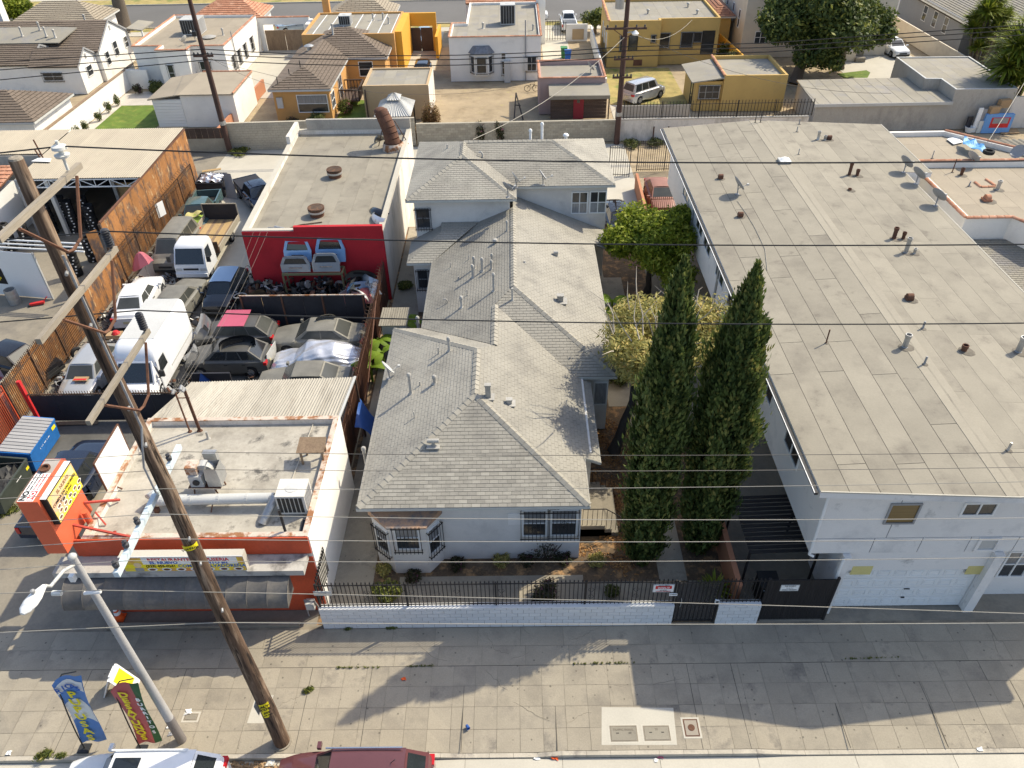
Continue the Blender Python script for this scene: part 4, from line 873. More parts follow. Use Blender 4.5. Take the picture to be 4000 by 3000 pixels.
def dish(parent, c, az, r=.38, m='greyl', tilt=35):
    base = Vector(c); a = R_(az); fwd = Vector((math.cos(a),math.sin(a),0)); top = base+Vector((0,0,.5))-fwd*.05
    t = obj('satellite_dish', MB().lathe([(r*k/5, r*.22*(k/5)**2) for k in (0.02,1,2,3,4,5)]+[(r*k/5, r*.22*(k/5)**2-.02) for k in (5,4,3,2,1,0.02)],(0,0,0),16), M[m], parent, smooth=50, world=False)
    rotm = (fwd*math.cos(R_(tilt))+Vector((0,0,math.sin(R_(tilt))))).to_track_quat('Z','Y').to_matrix().to_4x4()
    t.matrix_basis = wmat(parent).inverted() @ Matrix.Translation(top+Vector((0,0,.08))) @ rotm
    tip = top+fwd*.55+Vector((0,0,.0))
    obj('mast', MB().path([base,base+Vector((0,0,.3)),top+Vector((0,0,.06))],.028,6).box((base.x,base.y,base.z+.01),(.2,.2,.03)), M['greyp'], t)
    obj('feed_arm', MB().path([top-Vector((0,0,.2)),tip],.018,6).box(tuple(tip),(.1,.1,.09)), M['greyl'], t)
    return t
dish(H, onplane(*cc1(1280,510),RP['Dr']), 20, .36); dish(H, onplane(*cc1(1215,585),RP['Dr']), 40, .36, 'greyp'); dish(H, onplane(*cc1(1490,488),RP['D2f']), 10, .34, 'greyp')
dish(H, onplane(*cc2(285,560),RP['Al']), 30, .36)
# side porch steps and railings on the right
for k in range(3): obj('step', MB().bb(2.36,3.4+.28*k,20.0+.0*k,22.4,.0+.001*k,.62-.2*k), M['lot'], H)
pr = MB()
for yy in (20.05,22.3):
    pr.bar((2.5,yy,1.55),(3.4,yy,1.55),.03).bar((3.4,yy,1.55),(4.1,yy,1.0),.03)
    for k in range(9): x = 2.5+k*.19; zt = 1.55 if x < 3.4 else 1.55-(x-3.4)*.78; pr.bar((x,yy,.3),(x,yy,zt),.018)
obj('porch_railing', pr, M['black'], H)
for k in range(3): obj('step', MB().bb(4.06,4.75-.22*k,31.4,32.9,0,.2+.2*k), M['lot'], H)

# ================================================================ APARTMENT BUILDING
AP = thing('apartment_building','two storey blue grey stucco apartment block with a large low roof and street garage','apartment building',(15,30,0))
up = [(9.82,16.5),(21.0,16.5),(21.0,39.8),(22.4,39.8),(22.4,46.3),(9.82,46.3)]
obj('upper_wall', MB().prism(up,3.2,6.45), M['stuccob'], AP)
obj('lower_wall', MB().prism([(11.35,18.6),(16.35,18.6),(16.35,17.05),(22.0,17.05),(22.0,46.2),(11.35,46.2)],0,3.2), M['stuccob'], AP)
obj('garage_wall', MB().bb(11.15,11.25,16.5,18.6,0,3.2).bb(16.02,16.35,16.5,17.05,0,3.2).bb(11.25,16.02,16.5,18.6,2.22,3.2), M['stuccob'], AP)
obj('pilaster', MB().prism([(10.94,16.28),(11.19,16.28),(11.19,16.52),(10.94,16.52)],0,3.19), M['stuccob'], AP)
obj('pilaster', MB().prism([(16.03,16.28),(16.36,16.28),(16.36,16.495),(16.03,16.495)],0,3.19), M['stuccob'], AP)
gd = obj('garage_door', MB().bb(11.26,16.01,16.60,16.66,.02,2.2), M['whitep'], AP)
for r_ in range(4):
    obj('door_section', MB().bb(11.27,16.0,16.585,16.598,.03+.545*r_,.56+.545*r_), M['whitep'], gd)
    for k in range(8):
        x = 11.36+k*.58; z = .14+.545*r_; f = MB().bb(x,x+.44,16.572,16.584,z,z+.03).bb(x,x+.44,16.572,16.584,z+.28,z+.31).bb(x,x+.03,16.573,16.584,z+.03,z+.28).bb(x+.41,x+.44,16.573,16.584,z+.03,z+.28).bb(x+.06,x+.38,16.575,16.584,z+.06,z+.25)
        obj('raised_panel', f, M['whitep'], gd)
obj('handle', MB().box((13.8,16.56,.55),(.12,.04,.04)).box((13.8,16.56,1.05),(.2,.03,.03)), M['plastic'], gd)
# facade panels with dark reveals
def panels(a, b, zs, xs_, wm='stuccob', d=.018, gap=.028):
    for i in range(len(xs_)-1):
        for j in range(len(zs)-1):
            obj('wall_panel', wbox(MB(),a,b,xs_[i]+gap/2,xs_[i+1]-gap/2,zs[j]+gap/2,zs[j+1]-gap/2,.0,.03), M[wm], AP)
obj('reveal', MB().bb(9.84,21.0,16.486,16.50,3.21,6.43), mat('dark_reveal',(.16,.165,.18)), AP)
panels((9.82,16.5),(21.0,16.5),[3.2,3.97],[0,2.0,3.6,5.2,6.8,8.4,10,11.18]); panels((9.82,16.5),(21.0,16.5),[3.97,6.43],[0,2.35,11.18])
FA = ((9.82,16.462),(21.0,16.462))
window_px(AP,*FA,A3(1065,1030),A3(1255,1203),glass='winbrown',frame='greyp',mull=0,hbar=False)
window_px(AP,*FA,A3(1705,1022),A3(1940,1132),glass='glass',frame='whitep',mull=1,hbar=False,gl2=None)
u0,z1 = wall_pt(*FA,*A3(1830,1328)); u1,z0 = wall_pt(*FA,*A3(1955,1440)); window(AP,*FA,u0,u1,z0,z1,glass='greyl',frame='stuccob',mull=0,hbar=False,fw=.1,name='vent_cover')
GA = ((11.3,16.5),(16.35,16.5))
for (q,r_) in (((735,1575),(880,1645)),((1735,1573),(1880,1642))):
    u0,z1 = wall_pt(*GA,*A3(*q)); u1,z0 = wall_pt(*GA,*A3(*r_)); obj('yellow_patch', wbox(MB(),*GA,u0,u1,z0,z1,-.005,.006), M['paleye'], AP)
window(AP,(16.4,17.05),(22,17.05),.75,2.2,1.05,2.5,mull=2,gl2='glassl'); obj('step', MB().bb(19.2,21,16.6,17.04,0,.25), M['lot'], AP)
# roof: two low slopes with lapped sheets
RL = [(9.25,16.08,6.65),(14.9,15.5,6.93),(14.9,46.95,6.93),(9.2,46.6,6.65)]; RR = [(14.9,15.5,6.93),(21.33,16.1,6.62),(21.3,39.6,6.62),(22.8,39.6,6.55),(22.8,46.95,6.55),(14.9,46.95,6.93)]
ra = obj('roof', MB().slab(RL,.26), M['stuccob'], AP); rb = obj('roof', MB().slab(RR,.26), M['stuccob'], AP)
e_ = .03
obj('roof_deck', MB().slab([(p[0],p[1],p[2]+.006) for p in RL],.004), M['capd'], ra); obj('roof_deck', MB().slab([(p[0],p[1],p[2]+.006) for p in RR],.004), M['capd'], rb)
tiles(ra, [(p[0],p[1],p[2]+.004) for p in RL], (0,1,0), 6.6, .90, .022, .012, .016, M['cap'], 'roofing_sheet', 200, .45, .35)
tiles(rb, [(p[0],p[1],p[2]+.004) for p in RR], (0,1,0), 6.6, .90, .006, .012, .013, M['cap'], 'roofing_sheet', 200, .4, .6)
obj('ridge_strip', MB().slab([(14.55,15.56,6.945),(15.2,15.56,6.945),(15.2,46.9,6.945),(14.55,46.9,6.945)],.02), mat('ridge_strip_sheet',(.295,.267,.212),var=.1,fine=.08), ra)
obj('edge_metal', MB().bar((9.25,16.08,6.66),(14.9,15.5,6.94),.04,.05).bar((14.9,15.5,6.94),(21.33,16.1,6.63),.04,.05).bar((21.33,16.1,6.63),(21.3,39.6,6.63),.05,.04).bar((22.8,39.6,6.56),(22.8,46.95,6.56),.05,.04), M['conc2'], ra)
obj('gutter', MB().bar((9.14,16.1,6.55),(9.1,46.6,6.55),.10,.09), M['plastic'], AP)
obj('gutter_lip', MB().bar((9.08,16.1,6.60),(9.04,46.6,6.60),.025,.03), M['whitep'], AP)
obj('downspout', MB().path([(9.2,16.3,6.5),(9.75,16.44,6.2),(9.8,16.44,3.2),(9.95,16.44,3.1)],.05,8), M['whitep'], AP); obj('downspout', MB().path([(10.9,16.24,3.15),(10.9,16.24,.1)],.05,8), M['whitep'], AP)
for y in (19.0,22.4,28.4,31.0,34.0,36.0,40.0): window(AP,(9.82,16.5),(9.82,46.3),y-16.5,y-16.5+1.6,4.6,5.9,mull=1,hbar=False,nrm=Vector((-1,0,0)))
for y in (22,27.5,30.5,34.5,41): window(AP,(11.35,18.6),(11.35,46.2),y-18.6,y-18.6+1.5,.9,2.3,mull=1,hbar=False,bars=True,nrm=Vector((-1,0,0)))
for y in (24,32,38.5): obj('downspout', MB().path([(9.76,y,6.4),(9.76,y,3.2)],.05,6), M['greyl'], AP)
RLd = [(9.25,16.08,6.66),(14.9,16.08,6.94),(14.9,46.95,6.94)]; RRd = [(14.9,16.08,6.94),(21.33,16.1,6.63),(14.9,46.95,6.94)]
for (c_,x,y,h,r,kd,m) in ((U3,500,1308,.75,.035,'thin','rustd'),(U3,1180,1340,.75,.13,'open','galv'),(U3,1335,1182,.4,.05,'thin','greyp'),(U3,1348,1490,.42,.05,'thin','greyp'),(U3,1690,1372,.38,.13,'open','rustd'),(U3,2160,1380,.85,.14,'open','galv'),(U3,1215,930,.25,.12,'hood','rustd'),(U3,1085,405,.75,.12,'open','rustd'),(U3,1165,408,.5,.10,'open','rustd'),(U3,1188,525,.95,.12,'open','galv'),(U3,1262,535,.4,.08,'open','galv'),
                        (A3,2070,575,.4,.05,'thin','galv'),(T3,700,1515,.9,.11,'open','rustd'),(T3,768,1520,.5,.11,'open','rustd'),(T3,705,1645,.2,.1,'open','rustd'),(T3,430,1210,.7,.1,'open','galv'),(T3,490,1212,.4,.1,'open','galv'),(T3,525,1208,.25,.1,'hood','rustd'),(T3,262,1335,.4,.03,'thin','greyp'),(T3,268,1075,.4,.04,'thin','greyp'),(T3,248,1140,.4,.04,'thin','greyp'),(T2,2100,1060,.8,.03,'thin','blackp'),(T2,2145,1060,.8,.03,'thin','blackp'),(T2,1800,1545,.25,.1,'hood','rustd'),(U2,1970,215,.25,.1,'hood','rustd')):
    p = onplane(*c_(x,y),RLd)
    if p.x > 14.9: p = onplane(*c_(x,y),RRd)
    vpipe(AP, p, h, r, kd, m)
p = onplane(*T3(140,1400),RLd); obj('skylight_base', MB().box((p.x,p.y,p.z+.08),(.62,.62,.12)), M['greyl'], AP); obj('skylight', MB().grid(lambda u,v: (p.x-.29+.58*u,p.y-.29+.58*v,p.z+.135+.16*math.sin(math.pi*u)*math.sin(math.pi*v)),6,6), M['whitep'], AP, smooth=60)
for (c_,x,y,az,m) in ((U2,1945,20,10,'greyp'),(U3,1445,120,25,'greyp'),(T3,1275,1590,20,'greyp'),(T3,1170,1490,20,'greyp')):
    p = onplane(*c_(x,y),RLd)
    if p.x > 14.9: p = onplane(*c_(x,y),RRd)
    dish(AP, p, az, .42, m)
obj('roof_cable', MB().path([tuple(onplane(*U2(x,y),RLd)+Vector((0,0,.03))) for (x,y) in ((1945,80),(2030,200),(2090,300),(2140,400),(2185,500),(2205,680))],.012,5), M['wirel'], AP)

# annex right of the apartments
AN = thing('white_annex','low white building with a tan roof and clay tile coping right of the apartment block','building',(26,36,0))
zt = 5.9
an = [G(*T3(1350,1390),zt),G(*T3(2130,1368),zt),(40,G(*T3(2130,1368),zt)[1]-3.0),(40,G(*U3(2212,320),zt)[1]),G(*U3(2110,218),zt),G(*U3(1720,232),zt)]
an[5] = (an[5][0],an[4][1]); an[0] = (an[5][0],an[0][1])
an = [(an[5][0],an[5][1]),(an[4][0],an[4][1]),(an[4][0]+1.0,an[4][1]-1.6),(42,an[4][1]-1.6),(42,an[0][1]-.3),(an[5][0],an[0][1])]
ring_building(AN, an, zt, 'white', 'rooftan' if 'rooftan' in M else 'rooft', .35, .22, tile=True, sheet=(6,1.0,'rooft'))
AN2 = thing('rear_annex','lower tan roofed rear building with clay tiles behind the white annex','building',(26,44,0))
q0 = G(*T3(1060,1130),5.6); q1 = G(*T3(1530,1128),5.6)
b2 = [(an[0][0]-.6,an[4][1]+.5),(33.0,an[4][1]+.5),(q1[0],q1[1]),(an[0][0]-.6,q1[1])]
ring_building(AN2, b2, 5.6, 'white', 'rooft', .3, .22, tile=(1,), sheet=(6,1.0,'rooft'))
AN3 = thing('shingle_porch','grey shingled lean-to roof in front of the white annex','porch roof',(25,30,0))
pz = [(an[0][0]-1.0,an[1][1]-.1,4.7),(40,an[1][1]-.1,4.7),(40,an[1][1]-9,3.6),(an[0][0]-1.0,an[1][1]-9,3.6)]
s_ = obj('roof', MB().slab(pz,.15), M['brownd'], AN3); tiles(s_, pz, (1,0,0), .32, .15, .016, .022, .008, M['roofg'], 'shingle', 0); obj('wall', MB().prism([(p[0],p[1]+(.2 if i > 1 else -.1)) for i, p in enumerate(pz)],0,3.4), M['white'], AN3)
ANd = [(0,0,zt-.34),(1,0,zt-.34),(0,1,zt-.34)]
for (c_,x,y,h,r,kd,m) in ((T3,1590,1490,.8,.03,'thin','rustd'),(T3,1668,1515,.5,.09,'open','rustd'),(T3,1735,1610,.3,.04,'thin','greyp'),(T3,1980,1640,.6,.1,'open','galv'),(U3,1885,75,.3,.14,'hood','terra'),(T3,1415,1370,.5,.03,'thin','greyp')): vpipe(AN, onplane(*c_(x,y),ANd), h, r, kd, m)
dish(AN, onplane(*T3(1745,1440),ANd), 20, .42, 'greyp'); dish(AN2, (29.5,an[4][1]+.7,5.6), 200, .42, 'greyp')
tt = thing('loose_roof_tiles','stray clay ridge tiles laid in an angle on the tan roof','tiles',(*G(*T3(1880,1600),zt-.35),zt-.35))
for (a,b) in (((1790,1580),(1840,1620)),((1845,1618),(1960,1615)),((1885,1555),(1960,1605))): coping_tiles(tt, G(*T3(*a),zt-.34), G(*T3(*b),zt-.34), zt-.33, .1, .4)
# ================================================================ RESTAURANT
RS = thing('restaurant','low restaurant with a stained white flat roof and a red orange front','restaurant',(-11,20,0))
rp = [(-14.75,16.72),(-7.12,16.72),(-7.12,22.85),(-14.75,22.85)]
rrf, rins = ring_building(RS, rp, 4.08, 'wallmix', 'roofw', .22, .20, capm='rustw')
obj('front_fascia', MB().bb(-15.1,-7.115,16.66,16.715,3.28,4.10), M['redor'], RS)
obj('front_wall', MB().bb(-14.75,-7.118,16.69,16.715,0,3.05), M['redor'], RS)
obj('storefront_glass', MB().bb(-14.3,-9.0,16.66,16.688,.5,2.6), M['glass'], RS); obj('counter_sill', MB().bb(-12.7,-11.2,16.2,16.655,1.02,1.1), M['redor'], RS)
obj('bright_side_wall', MB().bb(-7.117,-7.09,16.74,22.84,0,4.06), mat('flaking_white_side_wall',(.78,.76,.72),var=.05,fine=.05,col2=(.60,.53,.46),c2=(.62,.75),c2s=1.2,bump=.2), RS)
obj('canopy_ledge', MB().bb(-15.7,-7.25,15.95,16.65,3.02,3.27), mat('stained_concrete_ledge',(.42,.40,.36),var=.15,col2=(.16,.15,.14),c2=(.5,.65),c2s=1.2), RS)
obj('entry_step', MB().bb(-15,-8.0,15.97,16.15,-.03,.12), M['lot'], RS)
aw = thing('awning','long dark grey barrel awning over the restaurant front','awning',(-11.5,15.9,2.2))
N_ = 9; x0, x1 = -15.35, -7.78; Q = [(16.0-.78*math.sin(t*math.pi/2), 2.22+.76*math.cos(t*math.pi/2)) for t in np.linspace(0,1,N_)]
for k in range(11):
    xa = x0+(x1-x0)*k/11; xb = x0+(x1-x0)*(k+1)/11
    obj('canvas_panel', MB().grid(lambda u,v: (xa+(xb-xa)*u, Q[round(v*(N_-1))][0]+.025*math.sin(math.pi*u), Q[round(v*(N_-1))][1]-.03*math.sin(math.pi*u)),4,N_-1), M['canvas'], aw, smooth=60)
for x in (x0,x1): obj('end_panel', MB().poly([(x,16.0,2.22)]+[(x,a,b) for a,b in Q]), M['canvas'], aw)
for k in range(12): xa = x0+(x1-x0)*k/11; obj('frame_rib', MB().path([(xa,a-.004,b+.004) for a,b in Q],.012,4), M['canvas'], aw)
# sign over the ledge
SG = thing('restaurant_sign','yellow and red lettered restaurant sign box on the ledge above the awning','sign',(-11.2,16.1,3.27))
sx0,sx1,szb,szt = -13.22,-9.12,3.28,4.06
obj('cabinet', MB().bb(sx0,sx1,15.98,16.26,szb,szt), M['conc2'], SG); yf = 15.978
obj('face', MB().bb(sx0+.03,sx1-.03,yf-.01,yf,szb+.03,szt-.03), mat('sign_face_orange',(.62,.28,.08),rough=.5,bump=0,var=.1,vs=1.2,col2=(.80,.62,.06),c2=(.42,.58),c2s=.9), SG)
obj('white_panel', MB().bb(sx0+.72,sx1-.22,yf-.014,yf-.0101,szb+.39,szt-.05), M['whitep'], SG); obj('yellow_band', MB().bb(sx0+.03,sx1-.03,yf-.013,yf-.0102,szb+.20,szb+.385), M['yel'], SG)
tm = lambda x,z: plane_mat((x,yf-.015,z),(1,0,0),(0,0,1))
text(SG,'RESTAURANTE',.21,M['redp'],tm(sx0+1.62,szt-.16),bold=.006,shear=0); text(SG,'PUPUSERIA',.21,M['redp'],tm(sx1-1.0,szt-.16),bold=.006)
text(SG,'EL NUEVO',.20,M['bluep'],tm(sx0+1.42,szt-.31),bold=.007); text(SG,'QUITO #2',.20,M['bluep'],tm(sx1-1.0,szt-.31),bold=.007)
text(SG,'(323) 455-0241',.16,M['blackp'],tm(sx0+1.28,szb+.29),bold=.005); text(SG,'COMIDA SALVADORE\u00d1A',.20,M['bluep'],tm(sx1-1.12,szb+.29),bold=.005)
for k in range(7):
    x = sx0+.95+k*.48; obj('dish_picture', MB().lathe([(.17,0),(.17,.004),(.001,.004)],(0,0,0),14).xf(plane_mat((x,yf-.011,szb+.12),(1,0,0),(0,0,1)) @ Matrix.Diagonal((1,.5,1,1))), M['whitep'], SG)
    obj('dish_picture', MB().lathe([(.11,0),(.11,.008),(.001,.008)],(0,0,0),9).xf(plane_mat((x,yf-.011,szb+.12),(1,0,0),(0,0,1)) @ Matrix.Diagonal((1,.5,1,1))), M['brownp'], SG)
obj('figure_picture', MB().lathe([(.13,0),(.13,.006),(.001,.006)],(0,0,0),14).xf(plane_mat((sx0+.52,yf-.012,szb+.36),(1,0,0),(0,0,1))), M['tanp'], SG)
obj('figure_picture', MB().bb(sx0+.38,sx0+.66,yf-.018,yf-.011,szb+.05,szb+.22), M['greyp'], SG)
obj('trim', MB().bb(sx0,sx1,15.94,15.985,szt-.02,szt+.02).bb(sx0,sx1,15.95,15.985,szb-.02,szb+.02), M['greyl'], SG)
# tall cabinet sign at the corner
BX = thing('corner_sign','tall orange sign cabinet on a post with a yellow menu board at the restaurant corner','sign',(-15.35,17.2,0))
bx0,bx1,by0,by1,bz0,bz1 = -15.66,-14.99,16.2,18.12,4.0,6.5
obj('cabinet', MB().bb(bx0,bx1,by0,by1,bz0,bz1), M['signor'], BX)
obj('top_sheet', MB().bb(bx0+.02,bx1-.16,by0+.02,by0+1.25,bz1,bz1+.012), M['whitep'], BX); obj('top_sheet', MB().bb(bx0+.03,bx1-.14,by0+1.26,by1-.02,bz1,bz1+.010), mat('grey_top_sheet',(.36,.33,.30),var=.12), BX)
obj('coil', MB().lathe([(.13,0),(.17,.03),(.17,.10),(.12,.10),(.12,.02)],(bx0+.25,by0+1.42,bz1+.01),14), M['rustd'], BX)
tz = bz1+.014; tmz = lambda x,y: plane_mat((x,y,tz),(0,1,0),(-1,0,0))
text(BX,'NO',.26,M['blackp'],tmz(bx0+.15,by0+.25),bold=.012); obj('red_patch', MB().bb(bx0+.27,bx0+.48,by0+.06,by0+.45,bz1+.010,bz1+.0135), M['redp'], BX); text(BX,'NO',.22,M['whitep'],tmz(bx0+.375,by0+.25),bold=.01)
for k,s in enumerate(('PARKING HERE WITHOUT','A PERMIT CUSTOMERS ONLY','ALL CARS TOWED AWAY','AT OWNER EXPENSE 24H')): text(BX,s,.062,M['blackp' if k < 2 else 'redp'],tmz(bx0+.09+k*.11,by0+.85),bold=.001)
mx = bx1; obj('menu_frame', MB().bb(mx,mx+.20,by0+.12,by1-.10,bz0+1.30,bz1-.03), M['black'], BX); obj('white_strip', MB().bb(mx,mx+.19,by0+.12,by1-.10,bz1-.029,bz1-.01), M['whitep'], BX)
obj('menu_face', MB().bb(mx+.20,mx+.212,by0+.16,by1-.14,bz0+1.34,bz1-.07), mat('menu_face_tan',(.72,.45,.28),rough=.4,bump=0,var=.1,vs=1.5,col2=(.88,.70,.03),c2=(.40,.55),c2s=1.0), BX)
tmx = lambda y,z: plane_mat((mx+.214,y,z),(0,1,0),(0,0,1)); yc = (by0+by1)/2
obj('white_panel', MB().bb(mx+.2,mx+.2132,by0+.35,by1-.2,bz1-.40,bz1-.12), M['tanp'], BX)
text(BX,'EL NUEVO',.17,M['brownp'],tmx(yc+.05,bz1-.26),bold=.004); text(BX,'COMIDA SALVADORE\u00d1A',.135,M['blackp'],tmx(yc,bz1-.49),bold=.004); text(BX,'(323) 455-0241',.13,M['blackp'],tmx(yc,bz1-.64),bold=.003)
for k in range(12):
    y = by0+.30+(k%5)*.32+(.15 if k > 4 else 0); z = bz0+1.48+(k//5)*.17; mm = plane_mat((mx+.212,y,z),(0,1,0),(0,0,1)) @ Matrix.Diagonal((1,.6,1,1))
    obj('dish_picture', MB().lathe([(.12,0),(.12,.003),(.001,.003)],(0,0,0),12).xf(mm), M['whitep'], BX); obj('dish_picture', MB().lathe([(.085,0),(.085,.006),(.001,.006)],(0,0,0),8).xf(mm), M['brownp'], BX)
obj('post', MB().tube((-14.99+.2,17.5,0),(-14.99+.2,17.5,4.6),.11,n=12), M['signor'], BX); obj('post', MB().tube((-15.3,17.2,0),(-15.3,17.2,4.0),.11,n=12), M['signor'], BX)
br = MB().bar((-14.99,17.9,4.6),G3(*A0(1035,1000),3.95),.07).bar((-14.99,17.0,4.5),G3(*A0(1195,1335),4.05),.07).bar((-14.6,17.7,4.35),(-14.3,17.5,3.9),.05).bar((-13.6,16.9,4.25),(-13.9,17.2,3.9),.05); obj('brace', br, mat('red_brace_paint',(.42,.07,.05),var=.15), BX)
# white board standing on the left parapet
WB = thing('white_board','white painted board standing along the left edge of the restaurant roof','board',(-14.75,20,4.1)); obj('sheet', MB().bb(-14.80,-14.77,18.95,21.0,4.0,5.42), M['whitep'], WB)
obj('frame', MB().bar((-14.785,18.93,4.0),(-14.785,18.93,5.45),.05).bar((-14.785,18.93,5.44),(-14.785,21.0,5.44),.05).bar((-14.785,21.0,5.45),(-14.785,21.0,4.0),.05).bar((-14.7,19.2,4.1),(-14.4,19.2,3.9),.04), M['rustd'], WB)
# roof equipment
zr = 3.87
def at_roof(c_, x, y, z=zr): return G(*c_(x,y), z)
EV = thing('swamp_cooler','grey sheet metal exhaust fan with a square duct and hood on the restaurant roof','roof fan',(*at_roof(A0,1830,950),zr)); ex, ey = at_roof(A0,1820,930); eh = .0
obj('base_frame', MB().bar((ex-.45,ey-.3,zr),(ex-.35,ey-.3,zr+.55),.04).bar((ex+.45,ey-.3,zr),(ex+.35,ey-.3,zr+.55),.04).bar((ex-.45,ey+.35,zr),(ex-.35,ey+.35,zr+.55),.04).bar((ex+.45,ey+.35,zr),(ex+.35,ey+.35,zr+.55),.04).bb(ex-.55,ex+.6,ey-.35,ey+.4,zr+.5,zr+.55), M['rustd'], EV)
obj('housing', MB().bb(ex-.45,ex+.02,ey-.3,ey+.25,zr+.55,zr+1.05), M['greyl'], EV)
obj('scroll_housing', MB().lathe([(.001,-.14),(.36,-.14),(.36,.16),(.001,.16)],(0,0,0),20,'y').mv(ex+.05,ey+.1,zr+1.0), M['greyl'], EV)
hd_ = MB().bb(ex+.18,ex+.66,ey-.32,ey+.28,zr+.58,zr+.9); hd_.add([(ex+.16,ey-.34,zr+.9),(ex+.68,ey-.34,zr+.9),(ex+.68,ey+.3,zr+.9),(ex+.16,ey+.3,zr+.9),(ex+.2,ey-.3,zr+1.4),(ex+.62,ey-.3,zr+1.4),(ex+.62,ey+.2,zr+1.4),(ex+.2,ey+.2,zr+1.4)],[(0,1,5,4),(1,2,6,5),(2,3,7,6),(3,0,4,7)]); obj('duct', hd_, M['galv'], EV)
obj('motor_cover', MB().bb(ex-.5,ex-.12,ey-.22,ey+.2,zr+1.06,zr+1.42), M['rustw'], EV); obj('cap_box', MB().bb(ex-.05,ex+.42,ey+.42,ey+.62,zr+.9,zr+1.5), M['galv'], EV); obj('pulley', MB().lathe([(.12,0),(.12,.05),(.001,.05)],(0,0,0),12,'y').mv(ex-.2,ey-.36,zr+.8), M['plastic'], EV)
PD = thing('exhaust_duct','long pale blue grey round exhaust duct lying across the restaurant roof','duct',(-11,18.8,zr)); pa = at_roof(A0,1330,1010,zr+.35); pb = at_roof(A1,160,990,zr+.35)
obj('pipe', MB().path([(pa[0]+.05,pa[1]+.35,zr+.45),(pa[0]-.15,pa[1]+.12,zr+.42),(pa[0]+.05,pa[1],zr+.38),(pb[0],pb[1],zr+.38)],.19,14), M['greyl'], PD, smooth=50)
obj('elbow', MB().path([(pb[0]-.1,pb[1]-.02,zr+.40),(pb[0]+.05,pb[1]-.15,zr+.45),(pb[0]-.10,pb[1]-.55,zr+.30),(pb[0]-.28,pb[1]-.85,zr+.02)],.16,14), M['galv'], PD, smooth=50)
for k in range(4): x = pa[0]+.3+(pb[0]-pa[0]-.3)*k/4; obj('joint_band', MB().tube((x,pa[1]+(pb[1]-pa[1])*k/4,zr+.38),(x+.08,pa[1]+(pb[1]-pa[1])*k/4,zr+.38),.20,n=14), M['greyl'], PD)
obj('support', MB().bar((pa[0]+2,pa[1]-.25,zr),(pa[0]+2.05,pa[1]+.1,zr+.3),.03).bar((pa[0]+.1,pa[1]-.2,zr),(pa[0]+.1,pa[1]-.2,zr+.2),.15), M['rustd'], PD)
def ac_unit(name, label, c, w_, d, h, rz=0, grp=None, slats=6, m='acm'):
    t = thing(name, label, 'air conditioner', c, rz, grp)
    obj('cabinet', MB().bb(-w_/2,w_/2,-d/2,d/2,.06,h), M[m], t, world=False); obj('feet', MB().bb(-w_/2+.05,-w_/2+.15,-d/2,d/2,0,.06).bb(w_/2-.15,w_/2-.05,-d/2,d/2,0,.06), M['wood'], t, world=False)
    for k in range(slats): x = -w_/2+.06+(w_-.12)*k/slats; obj('grille', MB().bb(x,x+(w_-.12)/slats-.035,-d/2-.012,-d/2-.002,.16,h-.08), M['plastic'], t, world=False)
    for k in range(slats): y = -d/2+.06+(d-.12)*k/slats; obj('grille', MB().bb(w_/2+.002,w_/2+.012,y,y+(d-.12)/slats-.035,.16,h-.08), M['greyp'], t, world=False)
    obj('fan_guard', MB().lathe([(.26*min(w_,.9),0),(.26*min(w_,.9),.015),(.001,.02)],(0,0,h),16), M['greyl'], t, world=False); return t
ax, ay = at_roof(A1,330,1140); ac_unit('air_conditioner','cream air conditioner with dark grilles at the right edge of the restaurant roof',(ax,ay+.45,zr),1.0,.85,.95)
bx_, by_ = at_roof(A1,500,690); t = thing('wooden_table','grey wooden board on two posts standing on the restaurant roof','board',(bx_,by_,zr)); obj('top', MB().slab([(bx_-.55,by_-.05,zr+.62),(bx_+.5,by_-.12,zr+.70),(bx_+.5,by_+.55,zr+.86),(bx_-.5,by_+.6,zr+.82)],.05), M['wood'], t)
for k in ((-.4,0),(.4,0),(.4,.45),(-.35,.5)): obj('leg', MB().bar((bx_+k[0],by_+k[1],zr),(bx_+k[0],by_+k[1],zr+.62),.07), M['wood'], t)
px_, py_ = at_roof(A0,1720,405); t = thing('service_mast','cluster of three rusty service mast pipes with wires at the back of the restaurant roof','mast',(px_,py_,zr))
for (dx,h) in ((-.35,2.0),(0,2.2),(.06,2.1)): obj('pipe', MB().tube((px_+dx,py_+dx*.1,zr),(px_+dx-.02,py_,zr+h),.035,n=8).lathe([(.09,0),(.05,.06)],(px_+dx,py_+dx*.1,zr),8), M['rustd'], t); obj('weatherhead', MB().path([(px_+dx-.02,py_,zr+h),(px_+dx-.02,py_-.05,zr+h+.12),(px_+dx-.02,py_-.2,zr+h+.06)],.06,8), M['greyp'], t)
obj('crossbar', MB().bar((px_-.4,py_,zr+1.7),(px_+.1,py_,zr+1.7),.03), M['rustd'], t)
for k,(c_,x,y,h) in enumerate(((A0,1800,470,.35),(A0,1010,1000,.12),(A1,265,1310,1.3))): q = at_roof(c_,x,y); vpipe(RS, (*q,zr), h, .05, 'thin' if h < 1 else 'thin', 'ventm' if h < 1 else 'plastic')
obj('conduit', MB().path([G3(*A1(300,850),zr+.04),G3(*A1(520,275),zr+.04)],.022,6), M['wirel'], RS)
obj('roof_rubbish_board', MB().slab([G3(*A1(370,1310),zr+.05),G3(*A1(400,1170),zr+.05),G3(*A1(450,1175),zr+.05),G3(*A1(410,1312),zr+.05)],.04), M['darkp'], RS)
